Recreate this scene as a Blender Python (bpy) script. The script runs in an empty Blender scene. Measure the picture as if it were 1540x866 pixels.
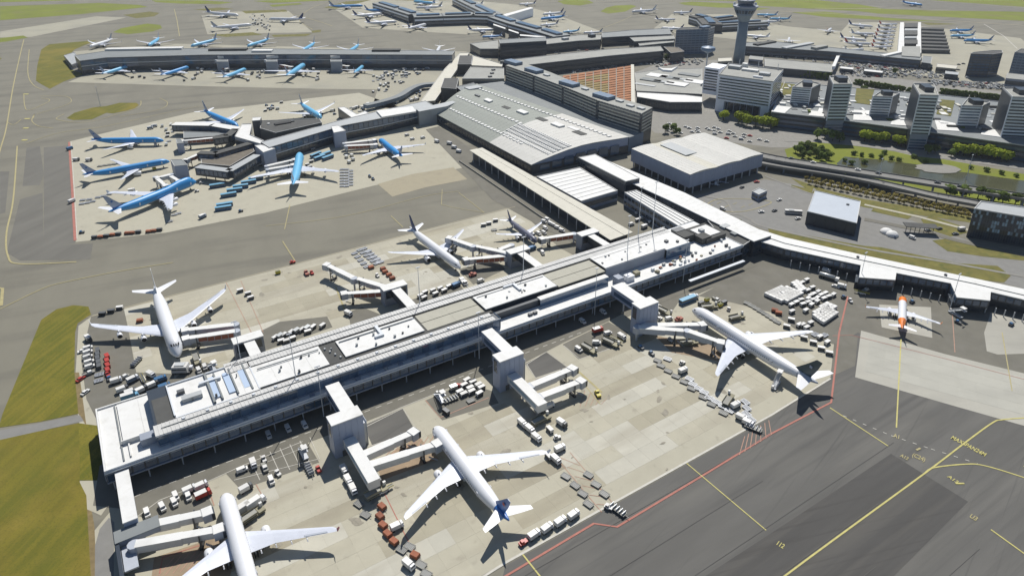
import bpy, math, random
from mathutils import Vector, Matrix
random.seed(7)
S = bpy.context.scene
COL = S.collection
R = math.radians
# ---------------------------------------------------------------- camera, world, sun
F0, TH, HC, CY = 1073.0, R(24.06), 207.9, 307.75     # focal length in photo pixels, pitch below the horizon, flying height, optical axis row
cam = bpy.data.cameras.new('camera'); camo = bpy.data.objects.new('camera', cam); COL.objects.link(camo)
cam.sensor_width = 36.0; cam.lens = 36.0*F0/1540.0
cam.clip_start = 1.0; cam.clip_end = 30000.0
camo.location = (0, 0, HC); camo.rotation_euler = (R(90)-TH, 0, 0)
cam.shift_y = (CY-433)/1540.0     # the photograph is cropped: its optical axis lies above the middle
S.camera = camo
SUN_EL, SUN_AZ = R(53), R(7)                 # azimuth clockwise from +Y
wd = bpy.data.worlds.new('World'); S.world = wd; wd.use_nodes = True
nt = wd.node_tree; bg = nt.nodes['Background']; sk = nt.nodes.new('ShaderNodeTexSky')
sk.sky_type = 'NISHITA'; sk.sun_disc = False; sk.sun_elevation = SUN_EL; sk.sun_rotation = SUN_AZ
sk.air_density = 1.0; sk.dust_density = 0.3; sk.ozone_density = 2.5
nt.links.new(sk.outputs[0], bg.inputs[0]); bg.inputs[1].default_value = 0.07
sl = bpy.data.lights.new('sun', 'SUN'); sl.energy = 4.9; sl.angle = R(0.53); sl.color = (1.0, 0.965, 0.905)
so = bpy.data.objects.new('sun', sl); COL.objects.link(so); so.rotation_euler = (-(R(90)-SUN_EL), 0, -SUN_AZ); so.location = (0, 0, 600)
S.view_settings.view_transform = 'Standard'; S.view_settings.look = 'None'
S.view_settings.exposure = 0.0; S.view_settings.gamma = 1.0; S.view_settings.use_curve_mapping = False
S.cycles.max_bounces = 5; S.cycles.diffuse_bounces = 3; S.cycles.glossy_bounces = 3

def P(px, py, z=0.0):
    """point at height z that the survey photograph shows at pixel (px, py)"""
    x = (px-770)/F0; y = -(py-CY)/F0
    dy = math.cos(TH)+y*math.sin(TH); dz = -math.sin(TH)+y*math.cos(TH)
    t = (z-HC)/dz
    return Vector((t*x, t*dy, z))
def W(p, z=0.0):
    v = P(p[0], p[1], z); return (v.x, v.y)

# ---------------------------------------------------------------- materials
MATS = {}
def lin(c):
    return tuple(((v/255)/12.92 if v/255 <= .04045 else (((v/255)+.055)/1.055)**2.4) for v in c)
def mat(name, col, rough=0.6, metal=0.0, var=0.0, scale=0.3, col2=None, spec=None, rnd=0.0, bump=0.0, stretch=None, detail=5, coords='world'):
    """plain or noise-varied surface. col linear rgb."""
    if name in MATS: return MATS[name]
    m = bpy.data.materials.new(name); m.use_nodes = True; n = m.node_tree; b = n.nodes['Principled BSDF']
    b.inputs['Roughness'].default_value = rough; b.inputs['Metallic'].default_value = metal
    if spec is not None: b.inputs['Specular IOR Level'].default_value = spec
    b.inputs['Base Color'].default_value = (*col, 1)
    src = None
    if var > 0 or col2:
        if coords == 'world':
            g = n.nodes.new('ShaderNodeNewGeometry'); co = g.outputs['Position']
        else:
            g = n.nodes.new('ShaderNodeTexCoord'); co = g.outputs['Object']
        if stretch:
            mp = n.nodes.new('ShaderNodeMapping'); mp.inputs['Rotation'].default_value = (0, 0, -stretch[0]); mp.inputs['Scale'].default_value = (stretch[1], stretch[2], 1)
            mp.vector_type = 'POINT'
            # rotate first, then scale
            mp.inputs['Scale'].default_value = (1, 1, 1)
            mp2 = n.nodes.new('ShaderNodeMapping'); mp2.inputs['Scale'].default_value = (stretch[1], stretch[2], 1)
            n.links.new(co, mp.inputs['Vector']); n.links.new(mp.outputs[0], mp2.inputs['Vector']); co = mp2.outputs[0]
        tx = n.nodes.new('ShaderNodeTexNoise'); tx.inputs['Scale'].default_value = scale; tx.inputs['Detail'].default_value = detail; tx.inputs['Roughness'].default_value = 0.62
        n.links.new(co, tx.inputs['Vector'])
        rp = n.nodes.new('ShaderNodeValToRGB'); n.links.new(tx.outputs['Fac'], rp.inputs[0])
        rp.color_ramp.elements[0].position = 0.3; rp.color_ramp.elements[1].position = 0.7
        c1 = tuple(max(0, c*(1-var)) for c in col); c2 = col2 if col2 else tuple(min(1, c*(1+var)) for c in col)
        rp.color_ramp.elements[0].color = (*c1, 1); rp.color_ramp.elements[1].color = (*c2, 1)
        src = rp.outputs[0]
        if bump:
            bp = n.nodes.new('ShaderNodeBump'); bp.inputs['Strength'].default_value = bump; bp.inputs['Distance'].default_value = 0.3
            n.links.new(tx.outputs['Fac'], bp.inputs['Height']); n.links.new(bp.outputs[0], b.inputs['Normal'])
    if rnd > 0:
        oi = n.nodes.new('ShaderNodeObjectInfo'); mr = n.nodes.new('ShaderNodeMapRange')
        mr.inputs['To Min'].default_value = 1-rnd; mr.inputs['To Max'].default_value = 1+rnd
        n.links.new(oi.outputs['Random'], mr.inputs['Value'])
        mx = n.nodes.new('ShaderNodeVectorMath'); mx.operation = 'SCALE'
        if src: n.links.new(src, mx.inputs[0])
        else: mx.inputs[0].default_value = col
        n.links.new(mr.outputs[0], mx.inputs['Scale']); src = mx.outputs[0]
    if src: n.links.new(src, b.inputs['Base Color'])
    MATS[name] = m
    return m
def mixnoise(m, col, scale, lo, hi, stretch=None, detail=4, fac=1.0):
    """lay a second blotchy tone (stains, patches) over an existing material"""
    n = m.node_tree; b = n.nodes['Principled BSDF']; old = b.inputs['Base Color'].links
    g = n.nodes.new('ShaderNodeNewGeometry'); co = g.outputs['Position']
    if stretch:
        mp = n.nodes.new('ShaderNodeMapping'); mp.inputs['Rotation'].default_value = (0, 0, -stretch[0])
        mp2 = n.nodes.new('ShaderNodeMapping'); mp2.inputs['Scale'].default_value = (stretch[1], stretch[2], 1)
        n.links.new(co, mp.inputs['Vector']); n.links.new(mp.outputs[0], mp2.inputs['Vector']); co = mp2.outputs[0]
    tx = n.nodes.new('ShaderNodeTexNoise'); tx.inputs['Scale'].default_value = scale; tx.inputs['Detail'].default_value = detail
    n.links.new(co, tx.inputs['Vector'])
    mr = n.nodes.new('ShaderNodeMapRange'); mr.inputs['From Min'].default_value = lo; mr.inputs['From Max'].default_value = hi; mr.inputs['To Max'].default_value = fac
    n.links.new(tx.outputs['Fac'], mr.inputs['Value'])
    mx = n.nodes.new('ShaderNodeMix'); mx.data_type = 'RGBA'
    n.links.new(mr.outputs[0], mx.inputs['Factor'])
    if old: n.links.new(old[0].from_socket, mx.inputs['A'])
    else: mx.inputs['A'].default_value = b.inputs['Base Color'].default_value
    mx.inputs['B'].default_value = (*col, 1)
    n.links.new(mx.outputs['Result'], b.inputs['Base Color'])
    return m
PD = R(35.3)      # direction of the near pier
ED = R(26.5)      # direction of the apron edge, reset below
a0 = P(760, 846); a1 = P(1160, 624); ED = math.atan2(a1.y-a0.y, a1.x-a0.x)
M = {}
M['asphalt'] = mat('asphalt', (.19, .178, .138), .92, var=.10, scale=.035, stretch=(R(20), 1, .35))
mixnoise(M['asphalt'], (.13, .122, .098), .02, .5, .68, stretch=(R(22), .5, 3.0), fac=.7)
mixnoise(M['asphalt'], (.215, .20, .16), .5, .55, .75, fac=.35)
M['asphalt_dark'] = mat('asphalt_dark', (.112, .108, .098), .9, var=.13, scale=.05, stretch=(ED, .3, 1.6))
mixnoise(M['asphalt_dark'], (.155, .148, .13), .03, .5, .7, stretch=(ED, .35, 2.2), fac=.8)
mixnoise(M['asphalt_dark'], (.078, .075, .07), .09, .52, .72, stretch=(ED, .1, 3.0), fac=.7)
mixnoise(M['asphalt_dark'], (.06, .058, .055), .25, .6, .75, stretch=(ED+.25, .04, 2.2), fac=.5)
M['asphalt_black'] = mat('asphalt_black', (.070, .067, .062), .9, var=.15, scale=.06, stretch=(ED, .25, 1.8))
mixnoise(M['asphalt_black'], (.105, .098, .086), .05, .48, .66, stretch=(ED, .12, 2.6), fac=.8)
mixnoise(M['asphalt_black'], (.05, .047, .043), .2, .55, .7, stretch=(ED-.3, .06, 2), fac=.6)
M['asphalt_mid'] = mat('asphalt_mid', (.155, .146, .118), .92, var=.12, scale=.08)
mixnoise(M['asphalt_mid'], (.18, .17, .145), .12, .5, .7, fac=.6)
M['asphalt_old'] = mat('asphalt_old', (.145, .138, .118), .92, var=.14, scale=.06, stretch=(R(75), .3, 1.5))
M['concrete'] = mat('concrete', (.41, .385, .30), .9, var=.07, scale=.06)
mixnoise(M['concrete'], (.33, .305, .235), .06, .53, .72, fac=.6)
mixnoise(M['concrete'], (.2, .18, .145), .22, .62, .78, fac=.55)
M['slab'] = mat('slab', (.42, .393, .305), .9, var=.05, scale=.12, rnd=.035)
mixnoise(M['slab'], (.32, .29, .222), .035, .46, .72, stretch=(ED, .35, 1.7), fac=.85)
mixnoise(M['slab'], (.47, .45, .37), .05, .56, .75, stretch=(ED, .3, 2.0), fac=.6)
mixnoise(M['slab'], (.24, .21, .165), .2, .62, .78, fac=.55)
M['slab_worn'] = mat('slab_worn', (.365, .335, .25), .9, var=.06, scale=.12, rnd=.05); mixnoise(M['slab_worn'], (.27, .24, .18), .05, .45, .7, stretch=(ED, .35, 1.7), fac=.8)
M['slab_clean'] = mat('slab_clean', (.47, .45, .375), .9, var=.05, scale=.12, rnd=.05); mixnoise(M['slab_clean'], (.36, .33, .26), .06, .5, .72, stretch=(ED, .35, 1.7), fac=.8)
M['brown_pad'] = mat('brown_stained_concrete', (.30, .225, .15), .9, var=.15, scale=.15)
M['slab_pale'] = mat('slab_pale', (.41, .40, .345), .9, var=.05, scale=.12, rnd=.025)
mixnoise(M['slab_pale'], (.26, .25, .22), .03, .5, .75, stretch=(R(0), .4, 1.6), fac=.6)
M['concrete_pale'] = mat('concrete_pale', (.40, .385, .33), .9, var=.05, scale=.1)
mixnoise(M['concrete_pale'], (.25, .24, .21), .03, .5, .75, stretch=(R(0), .3, 1.6), fac=.7)
M['concrete_far'] = mat('concrete_far', (.345, .325, .25), .9, var=.08, scale=.03); mixnoise(M['concrete_far'], (.27, .26, .215), .02, .5, .7, fac=.7)
M['concrete_tan'] = mat('concrete_tan', (.335, .295, .205), .9, var=.06, scale=.1)
mixnoise(M['concrete_tan'], (.26, .23, .165), .1, .5, .7, fac=.6)
M['pavement'] = mat('pavement', (.24, .23, .205), .9, var=.12, scale=.25)
M['road'] = mat('road', (.21, .205, .19), .9, var=.08, scale=.2)
M['grass'] = mat('grass', (.165, .148, .008), .95, col2=(.108, .118, .006), var=.25, scale=.05, detail=8, stretch=(R(82), .25, 3.0))
mixnoise(M['grass'], (.24, .19, .02), .045, .5, .74, fac=.85, detail=8)
mixnoise(M['grass'], (.205, .168, .014), 1.0, .44, .62, stretch=(R(80), .018, .5), fac=.65)
mixnoise(M['grass'], (.06, .072, .006), 1.4, .45, .75, fac=.7, detail=6)
M['grass_worn'] = mat('grass_worn', (.15, .135, .008), .95, col2=(.175, .14, .014), var=.25, scale=.04, detail=8, stretch=(R(82), .3, 2.0)); mixnoise(M['grass_worn'], (.23, .175, .025), .06, .48, .7, fac=.85, detail=8); mixnoise(M['grass_worn'], (.105, .108, .006), .035, .5, .66, fac=.85, detail=8)
mixnoise(M['grass_worn'], (.185, .155, .012), 1.0, .44, .62, stretch=(R(80), .02, .4), fac=.5); mixnoise(M['grass_worn'], (.07, .075, .006), 1.4, .5, .75, fac=.65, detail=6); mixnoise(M['grass'], (.22, .17, .02), .02, .5, .68, fac=.6, detail=9)
M['grass_far'] = mat('grass_far', (.16, .185, .012), .95, var=.15, scale=.02, detail=8)
mixnoise(M['grass_far'], (.16, .15, .045), .03, .52, .72, fac=.7)
M['grass_dry'] = mat('grass_dry', (.15, .135, .03), .95, var=.22, scale=.12, detail=8)
mixnoise(M['grass_dry'], (.06, .085, .016), .2, .5, .72, fac=.7)
M['soil'] = mat('soil', (.2, .15, .07), .95, var=.2, scale=.4)
M['water'] = mat('water', (.075, .075, .035), .12, var=.2, scale=.08, spec=.6)
M['oil'] = mat('oil_stain', (.275, .25, .195), .8, var=.25, scale=.5); M['tyre'] = mat('tyre_mark', (.104, .1, .091), .85, var=.2, scale=.3); M['seam'] = mat('sealed_seam', (.105, .101, .092), .8)
M['yellow'] = mat('yellow_paint', (.47, .42, .135), .7, var=.15, scale=.5)
M['yellow_dull'] = mat('yellow_dull_paint', (.38, .33, .16), .8, var=.15, scale=.5)
M['white_line'] = mat('white_line_paint', (.5, .48, .42), .7, var=.12, scale=.5)
M['red_line'] = mat('red_line_paint', (.37, .135, .10), .75, var=.15, scale=.5)
M['pink_line'] = mat('worn_pink_paint', (.40, .235, .17), .8, var=.15, scale=.5)
M['roof_white'] = mat('roof_white', (.70, .695, .67), .7, var=.05, scale=.15)
mixnoise(M['roof_white'], (.55, .54, .50), .3, .5, .78, fac=.7)
mixnoise(M['roof_white'], (.46, .45, .41), .08, .62, .82, fac=.5)
M['roof_cream'] = mat('roof_cream', (.56, .535, .45), .75, var=.06, scale=.2)
M['roof_beige'] = mat('roof_beige', (.40, .385, .315), .8, var=.06, scale=.2)
M['roof_metal'] = mat('roof_metal', (.38, .395, .395), .55, metal=.0, var=.06, scale=.1)
M['roof_ridge'] = mat('roof_ridge', (.53, .525, .505), .6, var=.07, scale=.3, rnd=.05)
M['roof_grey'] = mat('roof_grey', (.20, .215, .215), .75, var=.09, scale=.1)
M['roof_green'] = mat('roof_green_grey', (.255, .272, .238), .7, var=.06, scale=.06)
M['roof_dark'] = mat('roof_dark', (.075, .075, .07), .85, var=.2, scale=.12)
M['roof_brown'] = mat('roof_brown', (.15, .13, .1), .85, var=.2, scale=.2)
M['roof_far'] = mat('roof_far', (.31, .31, .28), .8, var=.1, scale=.08)
M['terracotta'] = mat('terracotta', (.345, .145, .06), .85, var=.2, scale=.12, rnd=.10)
M['roof_shed'] = mat('roof_shed', (.50, .49, .45), .6, var=.06, scale=.2); M['roof_blue'] = mat('roof_blue_grey', (.43, .47, .52), .5, var=.04, scale=.2)
M['wall_white'] = mat('wall_white', (.86, .88, .92), .6, var=.03, scale=.2)
M['wall_panel'] = mat('wall_panel', (.30, .345, .45), .5, var=.05, scale=.2, rnd=.04)
M['wall_grey'] = mat('wall_grey', (.27, .30, .36), .6, var=.05, scale=.2)
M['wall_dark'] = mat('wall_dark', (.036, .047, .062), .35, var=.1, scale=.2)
M['spandrel'] = mat('pale_spandrel', (.74, .80, .81), .45, var=.08, scale=.3, rnd=.15)
M['wall_brown'] = mat('wall_brown', (.17, .155, .125), .6, var=.08, scale=.2)
M['wall_tan'] = mat('wall_tan', (.33, .3, .23), .7, var=.06, scale=.2)
M['wall_blue'] = mat('wall_blue', (.12, .18, .26), .4, var=.06, scale=.2)
M['glass'] = mat('glass_dark', (.022, .038, .06), .12, spec=.8, rnd=.35)
M['glass_blue'] = mat('glass_blue', (.05, .09, .15), .12, spec=.9, rnd=.3)
M['glass_sky'] = mat('glass_sky', (.075, .125, .20), .10, spec=1.0, rnd=.25)
M['glass_pale'] = mat('glass_pale', (.26, .36, .44), .3, spec=.6, rnd=.35)
M['steel'] = mat('steel', (.45, .47, .5), .4, metal=.2)
M['steel_pale'] = mat('steel_pale', (.6, .63, .66), .45)
M['steel_dark'] = mat('steel_dark', (.10, .105, .11), .5, metal=.2)
M['black'] = mat('black_rubber', (.022, .022, .023), .8)
M['white'] = mat('white_paint', (.74, .745, .76), .35, var=.02, scale=.8, coords='obj')
M['white_wing'] = mat('wing_grey_paint', (.60, .625, .69), .4, var=.04, scale=.5, coords='obj')
M['white_cart'] = mat('cart_white', (.66, .65, .62), .55, rnd=.13)
M['grey_cart'] = mat('cart_grey', (.30, .295, .26), .7, rnd=.25)
M['alu'] = mat('aluminium', (.52, .53, .52), .4, metal=.5, rnd=.15)
M['klm'] = mat('sky_blue_paint', (.03, .27, .62), .42, var=.03, scale=.4, coords='obj')
M['klm_pale'] = mat('pale_blue_paint', (.16, .48, .74), .35, var=.03, scale=.4, coords='obj')
M['navy'] = mat('navy_paint', (.015, .04, .15), .35)
M['fin_blue'] = mat('deep_blue_paint', (.03, .13, .40), .35)
M['fin_teal'] = mat('dark_teal_paint', (.015, .045, .06), .35)
M['fin_grey'] = mat('fin_blue_grey', (.30, .36, .47), .4)
M['belly'] = mat('belly_grey', (.42, .45, .5), .45)
M['dark_body'] = mat('dark_blue_grey_paint', (.10, .105, .15), .4)
M['orange'] = mat('orange_paint', (.78, .20, .012), .4)
M['red'] = mat('red_paint', (.42, .035, .022), .45, rnd=.1)
M['rust'] = mat('rust_red_tarp', (.27, .085, .038), .75, var=.2, scale=1.5, rnd=.2, coords='obj')
M['rust_bridge'] = mat('rust_red_panel', (.30, .095, .05), .65, var=.15, scale=.8)
M['yellow_v'] = mat('yellow_vehicle', (.50, .42, .03), .5)
M['blue_v'] = mat('blue_vehicle', (.035, .13, .27), .45, rnd=.3)
M['blue_pale_v'] = mat('pale_blue_vehicle', (.15, .36, .52), .45)
M['green_v'] = mat('olive_green_equipment', (.14, .145, .05), .7)
M['khaki'] = mat('khaki_equipment', (.25, .23, .15), .7, rnd=.2)
M['bark'] = mat('bark', (.09, .065, .045), .9)
M['leaf'] = mat('leaf', (.33, .39, .035), .8, rnd=.2, var=.25, scale=.35)
M['leaf_dark'] = mat('leaf_dark', (.135, .185, .04), .8, rnd=.3, var=.3, scale=.35)
M['leaf_olive'] = mat('leaf_olive', (.34, .285, .085), .85, rnd=.3, var=.35, scale=.4)
for k_ in ('leaf', 'leaf_dark', 'leaf_olive'):
    n_ = M[k_].node_tree; b_ = n_.nodes['Principled BSDF']; b_.inputs['Specular IOR Level'].default_value = .15
    tl_ = n_.nodes.new('ShaderNodeBsdfTranslucent'); ms_ = n_.nodes.new('ShaderNodeMixShader'); ms_.inputs[0].default_value = .42
    n_.links.new(b_.inputs['Base Color'].links[0].from_socket, tl_.inputs['Color']); n_.links.new(b_.outputs[0], ms_.inputs[1]); n_.links.new(tl_.outputs[0], ms_.inputs[2]); n_.links.new(ms_.outputs[0], n_.nodes['Material Output'].inputs['Surface'])
M['bridge_white'] = mat('bridge_white', (.64, .635, .61), .5, var=.04, scale=.5)
M['bridge_grey'] = mat('bridge_grey', (.40, .43, .48), .5, var=.05, scale=.5)
M['bridge_glass'] = mat('bridge_glass', (.26, .31, .36), .25, spec=.7)

# ---------------------------------------------------------------- mesh collector
ORG = {}
class MB:
    def __init__(s): s.v = []; s.f = []; s.m = []
    def add(s, vs, fs, mi=0):
        o = len(s.v); s.v += [tuple(q) for q in vs]
        s.f += [tuple(i+o for i in f) for f in fs]; s.m += [mi]*len(fs)
    def quad(s, a, b, c, d, mi=0): s.add([a, b, c, d], [(0, 1, 2, 3)], mi)
    def box(s, cx, cy, cz, sx, sy, sz, rot=0.0, mi=0, top=1.0, topx=None):
        """centre x,y, bottom z; sizes; turned about z; top taper"""
        c, n = math.cos(rot), math.sin(rot); vs = []
        tx = top if topx is None else topx
        for z, k, kx in ((cz, 1, 1), (cz+sz, top, tx)):
            for dx, dy in ((-1, -1), (1, -1), (1, 1), (-1, 1)):
                x, y = dx*sx/2*kx, dy*sy/2*k
                vs.append((cx+x*c-y*n, cy+x*n+y*c, z))
        s.add(vs, [(3, 2, 1, 0), (4, 5, 6, 7), (0, 1, 5, 4), (1, 2, 6, 5), (2, 3, 7, 6), (3, 0, 4, 7)], mi)
    def prism(s, pts, z0, z1, mi=0, mtop=None, bottom=True):
        pts = ccw(pts); n = len(pts)
        z1s = z1 if isinstance(z1, (list, tuple)) else [z1]*n
        vs = [(p[0], p[1], z0) for p in pts]+[(p[0], p[1], z) for p, z in zip(pts, z1s)]
        s.add(vs, [(i, (i+1) % n, n+(i+1) % n, n+i) for i in range(n)], mi)
        s.add([vs[n+i] for i in range(n)], [tuple(range(n))], mi if mtop is None else mtop)
        if bottom: s.add([vs[i] for i in range(n)], [tuple(reversed(range(n)))], mi)
    def tube(s, pts, r, n=6, mi=0, cap=True):
        pts = [Vector(p) for p in pts]; rs = r if isinstance(r, (list, tuple)) else [r]*len(pts)
        rings = []
        for i, p in enumerate(pts):
            d = (pts[min(i+1, len(pts)-1)]-pts[max(i-1, 0)]).normalized()
            a = d.cross(Vector((0, 0, 1)))
            if a.length < 1e-4: a = Vector((1, 0, 0))
            a.normalize(); b = d.cross(a)
            rings.append([p+(a*math.cos(2*math.pi*k/n)+b*math.sin(2*math.pi*k/n))*rs[i] for k in range(n)])
        s.rings(rings, mi, cap)
    def rings(s, rings, mi=0, cap=True, mif=None):
        n = len(rings[0]); o = len(s.v)
        for r in rings: s.v += [tuple(q) for q in r]
        for i in range(len(rings)-1):
            for k in range(n):
                s.f.append((o+i*n+k, o+i*n+(k+1) % n, o+(i+1)*n+(k+1) % n, o+(i+1)*n+k))
                s.m.append(mif(i, k) if mif else mi)
        if cap:
            s.f.append(tuple(o+k for k in reversed(range(n)))); s.m.append(mi)
            s.f.append(tuple(o+(len(rings)-1)*n+k for k in range(n))); s.m.append(mi)
    def build(s, name, mats, parent=None, kind=None, smooth=False):
        me = bpy.data.meshes.new(name)
        org = ORG.get(parent.name, None) if parent else None
        vs = [(x-org[0], y-org[1], z-org[2]) for x, y, z in s.v] if org else s.v
        me.from_pydata(vs, [], s.f)
        if not isinstance(mats, (list, tuple)): mats = [mats]
        for m in mats: me.materials.append(m)
        if len(mats) > 1: me.polygons.foreach_set('material_index', s.m)
        if smooth: me.polygons.foreach_set('use_smooth', [True]*len(me.polygons))
        o = bpy.data.objects.new(name, me); COL.objects.link(o)
        if parent: o.parent = parent
        if org: ORG[o.name] = org
        if kind: o['kind'] = kind
        return o
def ccw(pts):
    pts = [tuple(p[:2]) for p in pts]
    a = sum(pts[i][0]*pts[(i+1) % len(pts)][1]-pts[(i+1) % len(pts)][0]*pts[i][1] for i in range(len(pts)))
    return pts if a > 0 else pts[::-1]
def tag(o, label, cat, group=None):
    o['label'] = label; o['category'] = cat
    if group: o['group'] = group
    return o
def thing(name, label, cat, loc=(0, 0, 0), rz=0.0, group=None):
    o = bpy.data.objects.new(name, None); COL.objects.link(o); o.empty_display_size = 0.5
    o.location = loc; o.rotation_euler = (0, 0, rz)
    return tag(o, label, cat, group)
def site(name, label, cat, xy, group=None):
    """a building: its parts are given in world metres and hung on an Empty at its base"""
    o = thing(name, label, cat, (xy[0], xy[1], 0), 0, group); ORG[o.name] = (xy[0], xy[1], 0)
    return o
def copy_thing(t, loc, rz, label=None, group=None, scale=None):
    r = t.copy(); COL.objects.link(r); r.location = loc; r.rotation_euler = (0, 0, rz)
    if label: r['label'] = label
    if group: r['group'] = group
    if scale: r.scale = (scale,)*3
    for ch in KIDS[t.name]:
        c = ch.copy(); COL.objects.link(c); c.parent = r
        for g in KIDS.get(ch.name, []):
            d = g.copy(); COL.objects.link(d); d.parent = c
    return r
KIDS = {}
def register(t):
    """remember the parts of a prototype so that copies need no search"""
    KIDS[t.name] = list(t.children)
    for c in t.children: KIDS[c.name] = list(c.children)
    return t
def sheet(name, pts, m, z, parent=None, kind='structure'):
    b = MB(); w = ccw([W(p, 0) for p in pts]); b.add([(x, y, z) for x, y in w], [tuple(range(len(w)))])
    return b.build(name, m, parent, kind)
# ================================================================ SETTING: ground, aprons, grass, water, painted markings
gb = MB(); gb.add([(-5000, -400, 0), (5000, -400, 0), (5000, 7000, 0), (-5000, 7000, 0)], [(0, 1, 2, 3)])
gb.build('ground', M['asphalt'], None, 'structure')
sky_grass = MB()
sheet('apron_asphalt', [(1000, 452), (1135, 385), (1300, 425), (1600, 480), (1900, 660), (1900, 1100), (700, 1100), (760, 850), (1160, 627), (1248, 570), (1255, 470), (1140, 405)], M['asphalt_dark'], .02)
sheet('stand_asphalt', [(905, 505), (1138, 368), (1290, 395), (1600, 470), (1600, 600), (1290, 500), (1255, 520), (1235, 480), (1010, 480)], M['asphalt_mid'], .035)
sheet('asphalt_patch', [(1340, 682), (1456, 754), (1330, 880), (1240, 960), (960, 960), (1060, 866), (1200, 775)], M['asphalt_black'], .045)
# concrete aprons
APR = [(95, 432), (140, 474), (187, 462), (400, 408), (560, 366), (775, 310), (830, 372), (905, 430), (1010, 452), (1140, 408), (1190, 440), (1256, 480), (1249, 567), (1160, 622), (960, 733), (760, 844), (700, 880), (640, 960), (60, 960), (110, 866), (165, 770), (165, 735), (200, 720), (150, 640), (112, 600), (118, 490)]
apron = sheet('apron', [(118, 490), (140, 474), (187, 462), (400, 408), (560, 366), (775, 310), (840, 372), (930, 420), (1010, 470), (1020, 455), (1075, 432), (1180, 450), (1256, 500), (1249, 567), (1160, 622), (960, 733), (760, 844), (700, 880), (640, 960), (100, 960), (140, 800), (165, 770), (160, 725), (120, 640), (112, 590)], M['concrete'], .05)
apron_r = sheet('apron_strip', [(1295, 497), (1420, 532), (1600, 576), (1620, 670), (1540, 640), (1420, 606), (1286, 567)], M['concrete_pale'], .05)
sheet('stand_concrete', [(1322, 458), (1400, 462), (1402, 508), (1326, 492)], M['concrete_pale'], .055)
sheet('stand_concrete', [(1480, 500), (1490, 470), (1560, 486), (1600, 530), (1500, 533), (1484, 528)], M['concrete_pale'], .056)
sheet('stand_concrete', [(1256, 498), (1290, 506), (1286, 550), (1250, 566)], M['asphalt_mid'], .06)
sheet('inner_apron', [(105, 213), (180, 195), (300, 167), (372, 160), (450, 150), (540, 140), (650, 178), (720, 250), (700, 252), (620, 266), (560, 280), (400, 320), (250, 350), (114, 364)], M['concrete'], .05)
sheet('tan_patch', [(568, 277), (620, 262), (682, 252), (703, 270), (640, 282), (590, 296)], M['concrete_tan'], .06)
sheet('asphalt_bay', [(40, 222), (60, 220), (66, 262), (60, 278), (34, 280)], M['asphalt_old'], .03)
sheet('asphalt_bay', [(66, 222), (104, 219), (113, 366), (66, 372)], M['asphalt_old'], .03)
sheet('asphalt_bay', [(30, 300), (64, 290), (66, 370), (140, 366), (136, 390), (30, 392), (10, 380)], M['asphalt_old'], .031)
sheet('asphalt_bay', [(0, 258), (14, 258), (8, 320), (0, 322)], M['asphalt_old'], .03)
sheet('outer_apron', [(102, 124), (132, 112), (120, 90), (110, 78), (250, 66), (420, 70), (560, 74), (700, 78), (740, 88), (690, 150), (640, 170), (560, 160), (568, 135), (480, 134), (300, 130)], M['concrete_far'], .05)
sheet('remote_apron', [(303, 24), (352, 18), (434, 17), (470, 49), (312, 52)], M['concrete_far'], .05)
sheet('far_apron', [(500, 12), (545, 42), (600, 46), (700, 52), (860, 50), (905, 48), (830, 20), (780, 8), (700, 0), (560, 0)], M['concrete_far'], .05)
sheet('far_apron', [(980, 46), (1010, 22), (1100, 22), (1182, 40), (1265, 48), (1278, 34), (1330, 34), (1440, 46), (1535, 58), (1560, 80), (1560, 140), (1300, 100), (1110, 60)], M['concrete_far'], .05)
sheet('far_apron', [(0, 48), (145, 25), (190, 27), (47, 56), (0, 57)], M['concrete_far'], .04)
# landside pavement
sheet('pavement', [(900, 130), (1000, 92), (1115, 90), (1170, 96), (1600, 150), (1700, 250), (1500, 250), (1160, 215), (1090, 190), (985, 200)], M['pavement'], .03)
sheet('pavement', [(985, 200), (1090, 186), (1160, 180), (1310, 212), (1320, 222), (1160, 222), (1030, 205)], M['pavement'], .034)
sheet('yard', [(1020, 300), (1150, 270), (1240, 285), (1340, 320), (1420, 350), (1560, 395), (1560, 440), (1400, 395), (1150, 345), (1080, 320)], M['road'], .03)
# grass
GZ = [.07]
def grass(pts, m='grass_far', nm='grass', z=None):
    GZ[0] += .0006; sheet(nm, pts, M[m], z or GZ[0])
grass([(0, 10), (150, 5), (210, 8), (222, 11), (195, 14), (120, 22), (0, 31)]); grass([(-200, -3), (140, -3), (110, 1), (0, 4), (-200, 6)])
grass([(228, 1), (300, 1), (350, 4), (330, 7), (270, 6), (235, 4)]); grass([(170, 49), (182, 43), (221, 36), (241, 38), (244, 43), (229, 48), (192, 52)])
grass([(-20, 60), (35, 54), (42, 57), (10, 63), (-20, 66)]); grass([(185, 23), (225, 18), (240, 20), (232, 25), (205, 28)], 'grass_dry')
grass([(74, 67), (145, 61), (112, 75), (102, 86), (104, 104), (127, 112), (96, 123), (75, 134), (62, 127), (54, 122), (56, 99), (62, 75)], 'grass')
grass([(100, 178), (112, 170), (140, 162), (160, 160), (180, 155), (205, 155), (209, 158), (203, 163), (190, 167), (170, 171), (160, 170), (138, 180), (110, 181)], 'grass')
grass([(-10, 85), (3, 88), (-10, 98)], 'grass')
grass([(290, 15), (330, 12), (352, 14), (320, 17)], 'grass_dry'); grass([(315, 53), (380, 49), (395, 53), (340, 56)], 'grass_dry'); grass([(408, 53), (470, 51), (460, 55), (412, 56)], 'grass_dry'); grass([(468, 47), (483, 45), (482, 49), (470, 50)], 'grass_dry')
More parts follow.
